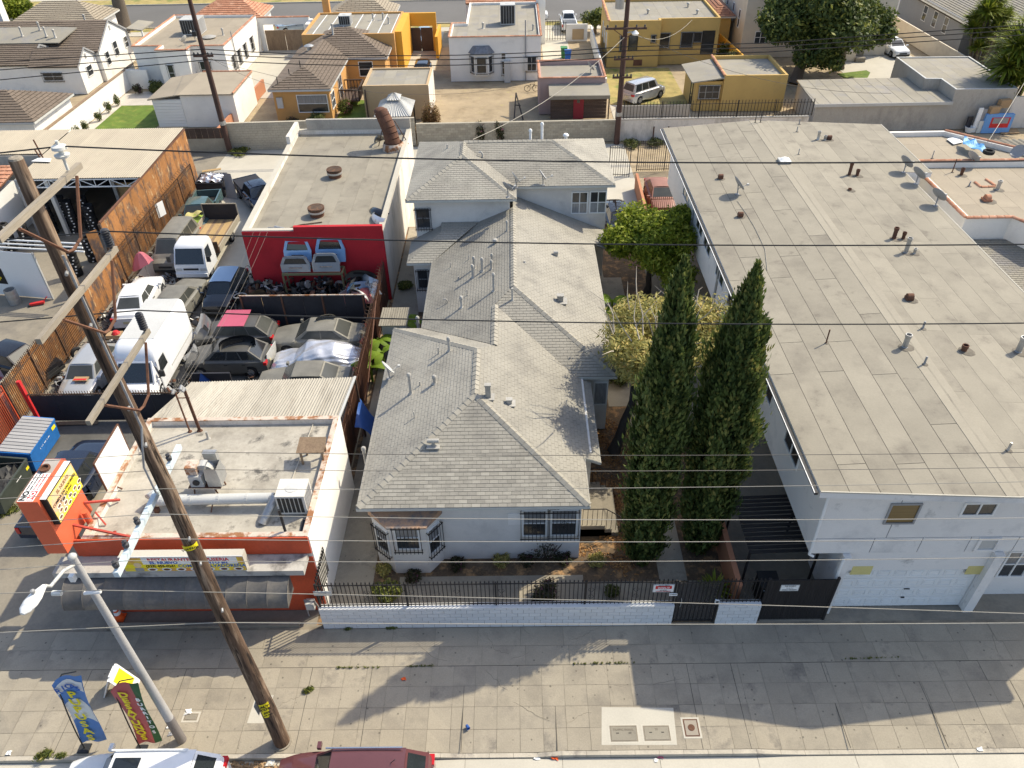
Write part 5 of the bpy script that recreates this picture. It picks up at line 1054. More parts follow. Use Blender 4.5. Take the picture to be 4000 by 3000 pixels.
# steel canopy behind the restaurant
CN = thing('corrugated_canopy','pale corrugated metal lean-to roof behind the restaurant','canopy',(-11,25,0))
ca = [(-14.9,23.0,3.85),(-7.2,23.0,3.85),(-7.1,26.1,3.5),(-14.2,25.9,3.5)]
nn_ = 8
for k in range(nn_):
    f0,f1 = k/nn_, (k+1)/nn_; l = lambda a,b,t: tuple(a[i]+(b[i]-a[i])*t for i in range(3)); dz = .006*(k%2)
    pts = [l(ca[0],ca[1],f0),l(ca[0],ca[1],f1),l(ca[3],ca[2],f1),l(ca[3],ca[2],f0)]; pts = [(p[0],p[1],p[2]+dz) for p in pts]
    obj('corrugated_sheet', corrugated(pts,.022,.12), M['corr'], CN)
for q in ca: obj('post', MB().bar((q[0],q[1],0),(q[0],q[1],q[2]-.05),.08), M['iron'], CN)
obj('beam', MB().bar((ca[0][0],ca[0][1],ca[0][2]-.1),(ca[1][0],ca[1][1],ca[1][2]-.1),.08).bar((ca[3][0],ca[3][1],ca[3][2]-.1),(ca[2][0],ca[2][1],ca[2][2]-.1),.08), M['iron'], CN)
obj('edge_trim', MB().bar((ca[1][0]+.02,ca[1][1],ca[1][2]+.03),(ca[2][0]+.02,ca[2][1],ca[2][2]+.03),.1,.06), M['greyl'], CN)
# ================================================================ STREET FURNITURE
PX, PY = -7.65, 11.78
UP = thing('utility_pole','tall leaning brown wooden utility pole with four crossarms on the sidewalk','utility pole',(PX,PY,0))
pl = [(PX-.40*k/10+.03*math.sin(k*1.3),PY+.07*k/10,19.25*k/10) for k in range(11)]; rr = [.245-.013*k for k in range(11)]
obj('pole', MB().path(pl, .2, 18, rr), M['pole'], UP, smooth=50); obj('pole_top', MB().lathe([(.115,0),(.10,.03),(.05,.04),(.001,.03)],(pl[-1][0],pl[-1][1],19.25),14), M['arm'], UP)
def crossarm(x, y0, y1, z, m='arm', w_=.088, h=.105): return obj('crossarm', MB().bb(x-w_/2,x+w_/2,y0,y1,z-h/2,z+h/2), M[m], UP)
xp = lambda z: PX-.40*z/19.25
crossarm(xp(18.6)+.25,10.30,13.1,18.62); crossarm(xp(16.9)+.26,10.05,13.15,16.92); crossarm(xp(15)+.27,10.2,13.1,15.02); crossarm(xp(11.3)-.30,9.62,13.40,11.42,'armb',.115,.135)
for z in (18.62,16.92,15.02):
    x = xp(z)+.33
    for y in (10.75,12.75): obj('brace', MB().path([(x,y,z-.05),(x,11.9+(y-11.75)*.25,z-.95),(x-.02,11.85,z-1.02)],.03,5), M['rustd'], UP)
def insulator(c, h=.5, m='insul'):
    pr_ = [(.03,0)]
    for k in range(7): z = .04+h*.8*k/7; pr_ += [(.04,z),(.082,z+.02),(.086,z+.035),(.04,z+.055)]
    pr_ += [(.04,h*.9),(.07,h*.94),(.03,h)]; return obj('insulator', MB().lathe(pr_, c, 12), M[m], UP, smooth=40)
insulator((xp(16.9)+.26,13.0,17.0),.42); insulator((xp(15)+.27,12.98,15.1),.45)
obj('insulator', MB().lathe([(.025,0),(.025,.2),(.12,.24),(.13,.28),(.04,.30),(.04,.34),(.13,.38),(.12,.43),(.03,.46),(.03,.52)],(xp(18.6)+.25,12.7,18.7),14), M['porc'], UP, smooth=40)
for y in (9.74,10.25,10.88,12.30,12.82): obj('pin_insulator', MB().lathe([(.02,0),(.06,.03),(.07,.12),(.04,.15),(.055,.2),(.001,.22)],(xp(11.3)-.30,y,11.51),10), M['insul'], UP)
obj('riser_pipe', MB().path([(xp(z)-.02+.21,PY-.12,z) for z in np.linspace(17.6,13.6,8)]+[(xp(13)+.1,PY-.28,13.1)]+[(xp(z)-.05,PY-.26,z) for z in (12.6,11.8)],.024,6), M['greyp'], UP)
for z in (17.3,16.2,14.2,13.2,10.2,9.3,7.4): obj('bolt', MB().tube((xp(z)+.16,PY-.17,z),(xp(z)+.2,PY-.27,z),.03), M['galv'], UP)
def wrap(z, h, hw, m, lines, r=None, ang0=-2.2):
    c = (xp(z),PY+.0); r = (r or .245-.013*z/1.925)+.010
    gm = MB().grid(lambda u,v: (c[0]+r*math.cos(ang0+hw*(u*2-1)), c[1]+r*math.sin(ang0+hw*(u*2-1)), z-h/2+h*v),8,2); o = obj('pole_notice', gm, M[m], UP)
    for (s,sz,dz,mm) in lines:
        mw = plane_mat((c[0]+(r+.01)*math.cos(ang0),c[1]+(r+.01)*math.sin(ang0),z+dz),(-math.sin(ang0),math.cos(ang0),0),(0,0,1)); text(o,s,sz,M[mm],mw,bold=sz*.03)
wrap(10.2-.4,.16,1.1,'yel',[('VOLTAGE',.085,0,'blackp')],ang0=-1.2)
wrap(2.35,.74,.62,'yel',[('ALV',.15,.25,'blackp'),('TOR',.15,.09,'blackp'),('323',.12,-.10,'blackp'),('THE NAC',.07,-.24,'blackp')],ang0=-1.15)
p_ = thing('paper_notice','pale paper notice stapled to the left side of the wooden pole','notice',(PX-.3,PY-.05,2.2)); obj('sheet', MB().slab([(PX-.30,PY-.10,1.85),(PX-.29,PY+.1,1.9),(PX-.31,PY+.12,2.45),(PX-.33,PY-.12,2.4)],.01), M['porc'], p_)
obj('guy_plate', MB().lathe([(.3,0),(.3,.05),(.28,.05)],(PX,PY,0),16), M['lot'], UP)
# street lamp
SL = thing('street_lamp','grey concrete street lamp with a curved arm and white cobra head over the road','street lamp',(-10.89,11.87,0))
obj('pole', MB().path([(-10.89,11.87,0),(-10.90,11.87,3.0),(-10.93,11.87,9.2)],.1,14,[.145,.125,.085]), mat('lamp_pole_concrete',(.40,.39,.38),var=.12,fine=.1,col2=(.20,.19,.19),c2=(.6,.75),c2s=1), SL, smooth=50)
obj('base_band', MB().path([(-10.89,11.87,0),(-10.895,11.87,1.4)],.15,14,[.15,.138]), mat('lamp_base_paint',(.22,.20,.19),var=.15), SL, smooth=50); obj('finial', MB().lathe([(.10,0),(.11,.06),(.06,.12),(.001,.13)],(-10.93,11.87,9.18),12), M['greyl'], SL, smooth=50)
lh = GX(*E0(330,190),-11.15); ls = GX(*E0(385,85),-11.10)
obj('arm', MB().path([(-10.93,11.87,8.95),(-11.0,11.5,9.15),(-11.05,11.0,9.22),(ls[0],ls[1],ls[2])],.045,8), M['greyl'], SL, smooth=50)
hdv = Vector((lh[0]-ls[0],lh[1]-ls[1],0)).normalized()
hm = MB().grid(lambda u,v: (0,0,0),1,1); hm = MB()
prof = [(0,.06,.06),(.12,.10,.09),(.3,.16,.13),(.5,.185,.12),(.68,.15,.10),(.78,.06,.05)]; n_ = 12; vs = []
for (s,wd,ht) in prof:
    for i in range(n_): a = 2*math.pi*i/n_; vs.append((s,wd*math.cos(a),ht*math.sin(a)*(1 if math.sin(a) > 0 else .45)))
hm.add(vs,[(k*n_+i,k*n_+(i+1)%n_,(k+1)*n_+(i+1)%n_,(k+1)*n_+i) for k in range(len(prof)-1) for i in range(n_)]+[tuple(range(n_)),tuple((len(prof)-1)*n_+i for i in range(n_))[::-1]])
hm.xf(Matrix.Translation((ls[0],ls[1],ls[2])) @ Matrix.Rotation(math.atan2(hdv.y,hdv.x),4,'Z') @ Matrix.Scale(1.0,4)); obj('lamp_head', hm, M['whitep'], SL, smooth=60)
obj('photocell', MB().lathe([(.05,0),(.05,.08),(.001,.1)],(ls[0]+hdv.x*.3,ls[1]+hdv.y*.3,ls[2]+.15),10), M['greyp'], SL); obj('camera_box', MB().box((-11.12,11.75,8.55),(.12,.12,.2)), M['whitep'], SL)
# feather flags
def feather(name, label, base, h, wd, cols, lean=.55, rz=0., letters=()):
    t = thing(name, label, 'feather flag', (*base,0), rz)
    edge = lambda v: lean*v**1.3
    obj('mast', MB().path([(edge(v),0,h*.86*v) for v in np.linspace(0,1,8)]+[(lean+wd*.35,0,h*.97),(lean+wd*.8,0,h*1.0)],.02,6), M['plastic'], t, world=False); obj('ground_spike', MB().box((0,0,.03),(.35,.3,.05)), M['plastic'], t, world=False)
    def fn(u0,u1):
        def g(u,v):
            uu = u0+(u1-u0)*u; zt_ = h*(.86+.14*min(1,uu*1.5)**.6); z = .35+(zt_-.35)*v
            return (edge(z/h)+wd*uu*(.75+.25*v), .10*math.sin(3.2*v+2.0*uu)+.05*math.sin(7*uu+5*v), z)
        return g
    for (u0,u1,m) in cols: obj('flag_cloth', MB().grid(fn(u0,u1),6,16), M[m], t, smooth=60, world=False)
    return t, fn(0,1)
fb = G(332,2925); h1 = GY(215,2665,fb[1])[2]; f1, fg = feather('feather_flag','blue and white feather flag lettered RICAS PUPUSAS at the kerb',fb,4.5,1.0,[(0,1,'skyb')],.6,0)
def flag_letter(t, fg, s, u, v, sz, m, off=-.03, bold=.01, sh=0): p = fg(u,v); text(t,s,sz,M[m],wmat(t) @ plane_mat((p[0],p[1]+off,p[2]),(1,0,0),(0,0,1)),'lettering',.004,bold,shear=sh)
obj('white_band', MB().grid(lambda u,v: tuple(Vector(fg(.02+.96*u,.80+.12*v+.03*math.sin(u*3)))+Vector((0,-.012,0))),6,3), M['whitep'], f1, world=False, smooth=60)
obj('white_band', MB().grid(lambda u,v: tuple(Vector(fg(.02+.96*u,.33+.28*v+.06*math.sin(u*4)))+Vector((0,-.010,0))),6,5), M['whitep'], f1, world=False, smooth=60)
[flag_letter(f1,fg,c_,.16+.17*k,.865,.32,'bluep',-.07,.008) for k,c_ in enumerate('RICAS')]
for k,ch in enumerate('PUPUSAS'): flag_letter(f1,fg,ch,.5,.735-.108*k,.47,'yel',-.06,.012)
fb2 = G(553,2930); f2, fg2 = feather('feather_flag','rose and green feather flag lettered DESAYUNOS at the kerb',fb2,4.2,.95,[(0,.72,'maroon'),(.72,1,'greenp')],.35,0)
for k,ch in enumerate('DESAYUNOS'): flag_letter(f2,fg2,ch,.36,.84-.092*k,.38,'yel',-.06,.012)
for k,ch in enumerate('BURRITOS'): flag_letter(f2,fg2,ch,.86,.78-.085*k,.22,'whitep',-.06,.006)
# folding board with yellow panel
sb = thing('sandwich_board','white folding sidewalk board with a yellow panel behind the feather flags','sign board',(-13.5,13.6,0))
for sg in (1,-1):
    q = [(-13.52+.50*sg,13.97,0),(-13.52+.50*sg,13.33,0),(-13.52+.03*sg,13.33,1.02),(-13.52+.03*sg,13.97,1.02)]; obj('leaf_panel', MB().slab(q,.035), M['whitep'], sb)
    l = lambda u,v: tuple(Vector(q[0]).lerp(Vector(q[1]),u).lerp(Vector(q[3]).lerp(Vector(q[2]),u),v)+Vector((.012*sg,0,.008)))
    obj('yellow_panel', MB().slab([l(.12,.22),l(.88,.22),l(.88,.86),l(.12,.86)],.006), M['yel'], sb)
obj('handle', MB().bar((-13.52,13.45,1.06),(-13.52,13.85,1.06),.05), M['whitep'], sb)
cx,cy = G(458,2437); t = thing('traffic_cone','orange traffic cone with white bands in front of the restaurant','traffic cone',(cx,cy+.25,0)); obj('cone', MB().lathe([(.16,.03),(.13,.2),(.035,.72),(.02,.72)],(cx,cy+.25,0),16), M['cone'], t, smooth=50); obj('base', MB().box((cx,cy+.25,.02),(.38,.38,.04)), M['cone'], t)
for (z0,z1) in ((.28,.42),(.5,.6)): rr0 = .13-.095*(z0-.2)/.52; rr1 = .13-.095*(z1-.2)/.52; obj('white_band', MB().lathe([(rr0+.004,z0),(rr1+.004,z1)],(cx,cy+.25,0),16), M['whitep'], t)
t = thing('gas_meter','grey gas meter with pipes at the corner of the restaurant','gas meter',(-7.5,16.4,0)); obj('meter', MB().box((-7.55,16.4,.75),(.3,.25,.35)).box((-7.55,16.27,.78),(.2,.03,.15)), M['greyl'], t); obj('pipe', MB().path([(-7.75,16.45,0),(-7.75,16.45,.95),(-7.6,16.4,.98),(-7.4,16.4,.98),(-7.35,16.5,.5),(-7.35,16.5,0)],.03,6), M['greyp'], t)
# cars at the kerb
PW = paint('car_white',(.74,.75,.75)); PMA = paint('car_maroon',(.115,.045,.048),.12); PB = paint('car_black',(.013,.013,.015),.02); PN = paint('car_navy',(.018,.025,.045),.05); PSI = paint('car_silver',(.48,.48,.47),.03,metal=.4); PGR = paint('car_dusty_grey',(.18,.172,.146),.5,.22); PDK = paint('car_dusty_black',(.085,.083,.076),.42,.22); PRD = paint('car_faded_red',(.26,.12,.085),.5,.12); PLB = paint('car_light_blue',(.30,.38,.46),.05,metal=.3); PCR = paint('car_cream',(.66,.62,.53),.05)
rx_ = G(865,2990,1.3)[0]
sv = car('parked_suv','white sport utility vehicle parked at the kerb below the lamp post',(rx_-2.42,10.08),math.pi,PW,SUVS,'vehicles parked along the kerb','suv')
rx_ = G(1697,2975,1.2)[0]; sv2 = car('parked_suv','dusty maroon sport utility vehicle parked at the kerb right of the wooden pole',(rx_-2.4,10.08),math.pi,PMA,(4.7,1.9,1.74,1.05,1.0,.25,.38,.84,.97,1.02,.35,.18,.80),'vehicles parked along the kerb','suv')
for s_ in (sv,sv2):
    for y in (-.62,.62): obj('roof_rail', MB().bar((-1.5,y,1.80),(.75,y,1.80),.04), M['chrome' if s_ is sv2 else 'whitep'], s_, world=False)
obj('sunroof', MB().bb(-.2,.55,-.4,.4,1.77,1.795), M['carg'], sv, world=False)
obj('roof_aerial', MB().path([(-1.2,-.2,1.75),(-1.35,-.2,1.95)],.012,5), M['plastic'], sv2, world=False)
# litter
def litter(name, label, pix, sz, m, z=0., cat='litter', kind='crumple'):
    c = G(*pix, z); t = thing(name, label, cat, (*c,z))
    if kind == 'cup': obj('cup', MB().lathe([(sz*.35,0),(sz*.5,sz*1.1),(sz*.46,sz*1.1),(sz*.32,.02)],(0,0,0),12).xf(Matrix.Translation((*c,z+sz*.4)) @ Matrix.Rotation(1.45,4,'X') @ Matrix.Rotation(.5,4,'Y')), M[m], t, smooth=40)
    else:
        rg = random.Random(pix[0]); obj('scrap', MB().grid(lambda u,v: (c[0]+sz*(u-.5)*1.3+rg.uniform(-.2,.2)*sz, c[1]+sz*(v-.5)+rg.uniform(-.2,.2)*sz, z+.01+rg.uniform(0,.35)*sz),3,3), M[m], t)
    return t
for a in (('plastic_cup','small blue paper cup lying on the sidewalk',(1823,2836),.13,'tarpb',0,'cup','cup'),('foam_box','crushed white foam box on the sidewalk by the lamp post',(737,2783),.16,'whitep'),('bottle_scrap','orange wrapper on the sunlit sidewalk beside the cypress shadow',(1577,2653),.11,'cone'),('paper_scrap','white paper scrap at the foot of the lamp post',(660,2840),.10,'whitep'),('foil_scrap','grey foil scrap at the foot of the lamp post',(668,2868),.12,'galv'),
          ('paper_scrap','orange and white paper scrap in the gutter below the vault lids',(2168,2960),.16,'cone',-.15),('plastic_bag','white plastic bag in the gutter left of the orange scrap',(2098,2957),.15,'whitep',-.15),('paper_scrap','pink and white wrapper in the gutter below the second vault lid',(2580,2952),.16,'pinkp',-.15),('paper_scrap','white paper scrap in the gutter under the pink wrapper',(2563,2970),.10,'whitep',-.15),('paper_scrap','flat white paper scrap in the gutter at the right driveway',(3828,2928),.12,'whitep',-.10),('can_scrap','pink can lying in the leaf litter between the parked cars',(1113,2985),.16,'pinkp',-.15),('plastic_bag','pale plastic scrap in the leaf litter between the parked cars',(1058,2980),.2,'porc',-.15),('straw','thin white straw near the kerb at the far left',(35,2943),.12,'whitep')): litter(*a)
gl = thing('leaf_litter','brown dry leaves gathered in the gutter between the two parked cars','leaf litter',(*G(950,2985,-.15),-.15)); q = G(970,2985,-.15)
leaf_cloud(gl,'leaves',1500,[(q[0]+k*.35,q[1]-.1+random.uniform(-.1,.1),-.13) for k in range(-4,5)],[(.35,.22,.03)]*9,.09,mat('dry_leaf',(.36,.24,.13),rnd=0,var=.4,vs=9),1.8,0,.1,1.)
ORD = ('first','second','third','fourth','fifth','sixth','seventh','eighth','ninth','tenth','eleventh','twelfth','thirteenth','fourteenth','fifteenth','sixteenth')
# ================================================================ JUNKYARD AND TYRE SHOP
# red walled workshop
WS = thing('workshop','flat roofed workshop with white side walls and a bright red front','workshop',(-11,45,0))
wz = 4.45; wp = [(-15.1,38.05),(-7.3,37.95),(-7.3,53.4),(-15.5,53.4)]
ring_building(WS, wp, wz, 'wallmix', 'rooft', .28, .28, capm='conc2', sheet=(5,1.0,'cap'))
obj('red_front', MB().prism([(-15.12,37.99),(-7.3,37.89),(-7.3,38.04),(-15.1,38.1)],0,wz-.02), M['red'], WS)
obj('raised_front', MB().bb(-12.2,-7.32,37.9,38.12,wz-.03,wz+.28), M['red'], WS)
obj('rear_parapet', MB().bb(-14.6,-7.3,53.15,53.38,wz-.02,wz+.75), M['rawwall'], WS); obj('side_parapet', MB().bb(-15.45,-15.2,50.6,53.38,wz-.02,wz+.55), M['wallmix'], WS)
rz_ = wz-.28
for (x,y,n) in ((685,1530,'rear'),(530,205,'front')):
    q = G(*(T1 if n == 'rear' else U1)(x,y),rz_); t = thing('roof_drum','rusty open round vent drum, the %s one of two on the workshop roof'%n,'roof vent',(*q,rz_),0,'rusty vent drums on the workshop roof')
    obj('drum', MB().lathe([(.40,0),(.40,.2),(.47,.24),(.47,.55),(.43,.55),(.43,.3),(.001,.29)],(*q,rz_),20), M['rustd'], t, smooth=40); obj('ring', MB().lathe([(.475,.44),(.485,.50),(.475,.54)],(*q,rz_),20), M['iron'], t); obj('band', MB().lathe([(.475,.26),(.48,.32),(.475,.38)],(*q,rz_),20), M['galv'], t)
dq = G(*T1(1190,1290),rz_); dt = thing('rusty_duct','big rusty brown bent duct rising from the back corner of the workshop roof','duct',(*dq,rz_))
tp = GY(*T1(1110,960),dq[1]+.9); zs_ = [rz_,rz_+1.0,rz_+2.0,rz_+3.0,rz_+3.6]
for k in range(7):
    f0,f1 = k/7,(k+1)/7; P0 = (dq[0]-.55*f0**2*1.2,dq[1]+.5*f0**2,rz_+.1+2.3*f0); P1 = (dq[0]-.55*f1**2*1.2,dq[1]+.5*f1**2,rz_+.1+2.3*f1)
    obj('duct_section', MB().tube(P0,P1,.52-.01*k,.515-.01*k,n=18,cap=(k in (0,6))), M['rustd'], dt, smooth=50)
obj('dome_end', MB().lathe([(.45*math.cos(a),.3*math.sin(a)) for a in np.linspace(0,1.5,6)],(dq[0]-.66,dq[1]+.5,rz_+2.38),16), M['rustd'], dt, smooth=60); obj('collar', MB().lathe([(.75,0),(.70,.35),(.62,.5),(.6,.1)],(*dq,rz_),18), M['rustw'], dt); obj('stay', MB().tube((dq[0]-1.1,dq[1]+.6,rz_),(dq[0]-.5,dq[1]+.4,rz_+1.8),.03).tube((dq[0]+.9,dq[1]+.9,rz_),(dq[0]+.2,dq[1]+.4,rz_+1.8),.03), M['iron'], dt)
def shell(name, label, c, w_, l, h, rz, m, cat='car part', group=None, z=0., tilt=(0,0), cut=.0):
    """a curved car panel: bumper, fender or hatch"""
    t = thing(name, label, cat, (*c,z), rz, group); Mx = Matrix.Rotation(tilt[0],4,'X') @ Matrix.Rotation(tilt[1],4,'Y')
    def fn(u,v):
        a = math.pi*(u-.5)*.9; x = w_/2*math.sin(a)*1.05; y = -l*(1-math.cos(a))*.6+cut*math.sin(v*math.pi)*l; zz = h*v; y += .08*math.sin(v*math.pi); return x,y,zz
    mb = MB().grid(fn,10,5); k = len(mb.v); mb.v += [(p[0]*.97,p[1]-.04,p[2]) for p in mb.v]; nf = len(mb.f); mb.f += [tuple(i+k for i in f[::-1]) for f in mb.f[:nf]]
    obj('shell', mb.xf(Mx), m, t, smooth=50, world=False)
    obj('insert', MB().box((0,.02,h*.45),(w_*.42,.05,h*.28)).xf(Mx), M['plastic'], t, world=False); return t
bq = G(*U1(1010,200),rz_); shell('black_bumper','black bumper cover leaning on the right edge of the workshop roof',bq,1.6,.6,.5,2.2,PB,z=rz_,tilt=(.9,.2)); bq = G(*U1(1020,265),rz_); shell('white_bumper','white and red bumper cover lying on the right front corner of the workshop roof',bq,1.7,.6,.45,2.0,PW,z=rz_,tilt=(.3,.2)); bq = G(*T1(1050,1230),rz_); shell('grey_bumper','dark grey bumper shells piled at the foot of the rusty duct',bq,1.7,.7,.5,1.0,PGR,z=rz_,tilt=(.3,.5))
bq = G(*U1(210,330),rz_); t = thing('muffler','grey muffler and pipes lying on the workshop roof front','car part',(*bq,rz_)); obj('can', MB().tube((bq[0]-.3,bq[1]+.1,rz_+.12),(bq[0]+.3,bq[1]-.15,rz_+.12),.11,n=12), M['galv'], t); obj('pipe', MB().path([(bq[0]-.3,bq[1]+.1,rz_+.1),(bq[0]-.7,bq[1]+.2,rz_+.08),(bq[0]-.8,bq[1]+.1,rz_+.05)],.03), M['galv'], t); obj('tail_pipe', MB().path([(bq[0]+.3,bq[1]-.1,rz_+.08),(bq[0]+1.0,bq[1]+.5,rz_+.06),(bq[0]+2.2,bq[1]+.8,rz_+.06)],.03), M['iron'], t)
# rack of tailgates before the red wall
RK = thing('steel_rack','olive steel rack in front of the red wall holding loose car parts','rack',(-11.5,36.9,0))
for x in (-13.0,-9.7):
    for y in (36.9,37.65): obj('post', MB().bar((x,y,0),(x,y,2.35),.09), mat('olive_rack_paint',(.16,.15,.08),var=.2,rough=.6), RK)
for y in (36.9,37.65): obj('beam', MB().bar((-13.0,y,2.35),(-9.7,y,2.35),.08,.12), M['olive_rack_paint'] if 'olive_rack_paint' in M else MATS['olive_rack_paint'], RK)
for x in (-13.0,-9.7): obj('beam', MB().bar((x,36.9,2.35),(x,37.65,2.35),.08,.1), MATS['olive_rack_paint'], RK)
PSK = paint('tailgate_sky_blue',(.22,.38,.60),.05); PSV = paint('tailgate_silver',(.36,.39,.42),.05,metal=.4)
def tailgate(name, label, c, z, h, w_, m, tilt=.25, glass=True):
    t = thing(name, label, 'car part', (*c,z), 0, 'loose tailgates on the olive rack'); Mx = Matrix.Rotation(-tilt,4,'X')
    def ring(sc_, zz, ww):
        return None
    o = MB(); out = [(-w_*.5,0,.05),(w_*.5,0,.05),(w_*.52,.03,h*.5),(w_*.40,.05,h*.94),(w_*.3,.05,h),(-w_*.3,.05,h),(-w_*.40,.05,h*.94),(-w_*.52,.03,h*.5)]
    inn = [(-w_*.40,.03,h*.52),(w_*.40,.03,h*.52),(w_*.40,.03,h*.56),(w_*.32,.05,h*.84),(w_*.27,.05,h*.87),(-w_*.27,.05,h*.87),(-w_*.32,.05,h*.84),(-w_*.40,.03,h*.56)]
    vs = out+inn+[(p[0],p[1]+.12,p[2]) for p in out]+[(p[0],p[1]+.12,p[2]) for p in inn]
    fs = [(i,(i+1)%8,(i+1)%8+8,i+8) for i in range(8)]+[(i+16,i,(i+8),i+24) for i in ()]+[((i+1)%8,i,i+16,(i+1)%8+16) for i in range(8)]+[(i+8,(i+1)%8+8,(i+1)%8+24,i+24) for i in range(8)]+[((i+1)%8+16,i+16,i+24,(i+1)%8+24) for i in range(8)]
    obj('frame', o.add(vs,fs).xf(Mx), m, t, world=False)
    obj('rear_glass' if glass else 'opening', MB().add([(p[0],p[1]+.05,p[2]) for p in inn],[tuple(range(8))]).xf(Mx), M['carg'], t, world=False)
    obj('badge_bar', MB().box((0,-.015,h*.33),(w_*.45,.03,.06)).xf(Mx), M['chrome'], t, world=False); return t
tailgate('tailgate','pale blue tailgate frame at the back left of the olive rack',(-12.2,37.6),2.65,1.4,1.5,PSK); tailgate('tailgate','grey tailgate with an open ribbed inside at the front left of the olive rack',(-12.25,37.0),2.38,.95,1.6,PSV,.15)
tailgate('tailgate','tall sky blue tailgate at the back right of the olive rack',(-10.35,37.6),2.65,1.5,1.6,PSK,.2); tailgate('tailgate','silver tailgate with a badge bar at the front right of the olive rack',(-10.55,37.0),2.38,1.1,1.5,PSV,.15)
rg = random.Random(5)
for k in range(16): shell('car_panel','%s from the left of the dark panels hung under the olive rack'%ORD[k],(-14.6+k*.33+rg.uniform(-.1,.1),36.5+rg.uniform(0,.8)),1.3,.6,rg.uniform(1.2,1.9),rg.uniform(-1.9,1.9),[PB,PDK,PB,PGR][k%4],group='dark car panels under the rack',tilt=(rg.uniform(-.3,.3),rg.uniform(-.5,.5)))
hp_ = thing('red_tarp_platform','faded red tarp covered platform right of the rack with car panels on it','platform',(-8.6,36.4,0)); obj('platform', MB().bb(-9.4,-7.9,35.6,37.3,0,1.45), M['darkp'], hp_); obj('tarp', MB().grid(lambda u,v: (-9.6+1.8*u,35.4+2.0*v,1.5+.05*math.sin(9*u+5*v)-.25*max(0,.1-v)*8),8,8), mat('faded_red_tarp',(.48,.14,.13),rough=.6,var=.15,bump=.3), hp_, smooth=60)
for k,(dx,dy,m,rz0,z0,tl) in enumerate(((-.3,.2,PSK,.8,1.6,(.2,.3)),(.2,.6,PSV,2.2,1.7,(.5,.1)),(-.6,.7,PGR,1.2,1.7,(.7,.2)),(.0,-.2,PW,-.4,1.6,(.6,-.2)),(-.2,1.0,PDK,.3,2.0,(.4,.3)),(.5,.1,PSV,1.6,1.8,(1.0,.2)))): shell('bumper_shell',('pale blue fender on top of the red tarp heap','silver bumper at the back of the red tarp heap','grey bumper curling over the left of the red tarp heap','white bumper hanging over the front of the red tarp heap','dark bumper at the rear of the red tarp heap','silver fender at the fence side of the red tarp heap')[k],(-8.7+dx,36.2+dy),1.7,.8,.55,rz0,m,z=z0,tilt=tl)
t = thing('cable_drum','round wooden lid on a dark drum left of the olive rack','drum',(-14.3,35.6,0)); obj('drum', MB().lathe([(.4,0),(.4,1.3),(.001,1.3)],(-14.3,35.6,0),16), M['darkp'], t); obj('lid', MB().lathe([(.52,1.3),(.54,1.36),(.5,1.40),(.001,1.40)],(-14.3,35.6,0),20), M['ply'], t)
# black sheet fence in the yard
BF = thing('sheet_fence','dark rust stained sheet metal fence across the middle of the yard','fence',(-11,35,0))
for k in range(6): x = -14.9+k*1.12; obj('sheet', MB().bb(x,x+1.10,35.0,35.03,.05,2.15), M['darkp'], BF)
for k in range(4): obj('post', MB().box((-14.9+k*2.2,34.97,1.08),(.09,.05,2.16)), M['rustd'], BF)
obj('top_rail', MB().bar((-14.95,35.0,2.18),(-8.1,34.95,2.18),.06), M['rustw'], BF)
# right boundary fence of the yard, with barbed coils
RF = fence('rusty_fence','rusty picket fence with barbed wire between the yard and the grey house',[(-7.45,23.2),(-7.5,37.9)],0,2.5,.11,'rustd',post=2.4,rails=(.1,.85),ps=.022,spear=False)
for k in range(5): x0_ = 23.4+k*2.6; obj('sheet', MB().bb(-7.58,-7.56,x0_,x0_+2.3,.1,2.2), M['rustd'], RF)
def barbed(parent, p, q, r=.16, turns=3.2, n=10): a = Vector(p); b = Vector(q); L = (b-a).length; N = int(L*turns*n); d = (b-a).normalized(); s = d.cross(Vector((0,0,1))).normalized(); return obj('barbed_coil', MB().path([tuple(a+d*(L*i/N)+s*r*math.cos(2*math.pi*i/n)+Vector((0,0,r*math.sin(2*math.pi*i/n)+r))) for i in range(N+1)],.008,3), M['iron'], parent)
barbed(RF,(-7.6,29,2.45),(-7.6,37.5,2.45))
for z in (2.62,2.8): obj('barbed_wire', MB().path([(-7.5,23.2,z),(-7.5,30,z-.04),(-7.5,37.9,z)],.008,4), M['iron'], RF)
obj('leaning_pole', MB().tube((-7.2,26,.1),(-7.3,33.5,2.7),.035), M['rustd'], RF)
# left boundary: rusty panels with pickets and spikes
LF = fence('rusty_fence','rusty corrugated boundary fence with black pickets along the left of the yard',[(-23.75,27.4),(-23.9,40.0)],0,2.45,.125,'iron',post=2.6,rails=(.1,.86),ps=.022)
for k in range(17): y = 27.45+k*.745; obj('rusty_panel', MB().prism([(-23.84,y),(-23.84,y+.73),(-23.87,y+.73),(-23.87,y)],.05,2.28+.02*(k%3)), M['rust'], LF)
obj('top_cap', MB().bar((-23.85,27.4,2.36),(-23.95,40.0,2.36),.07,.05), M['corrt'], LF); barbed(LF,(-23.7,27.6,2.3),(-23.8,39.8,2.3),.12)
LF2 = fence('red_fence','red painted picket fence left of the dumpsters',[(-23.3,20.5),(-23.7,27.2)],0,2.4,.125,'redor',post=2.6,rails=(.1,.86),ps=.026)
for k in range(9): y = 20.5+k*.74; obj('rusty_panel', MB().bb(-23.95,-23.92,y,y+.73,.05,2.2), M['rustd'], LF2)
obj('gate_post', MB().box((-22.95,27.4,1.25),(.16,.16,2.5)), M['redp'], LF2)
FG = thing('sheet_gate','black sheet metal sliding gate with short spikes across the yard entrance','gate',(-19,27.4,0))
for k in range(7): x = -22.8+k*1.13; obj('sheet', MB().bb(x,x+1.12,27.38,27.40,.08,1.62), M['darkp'], FG)
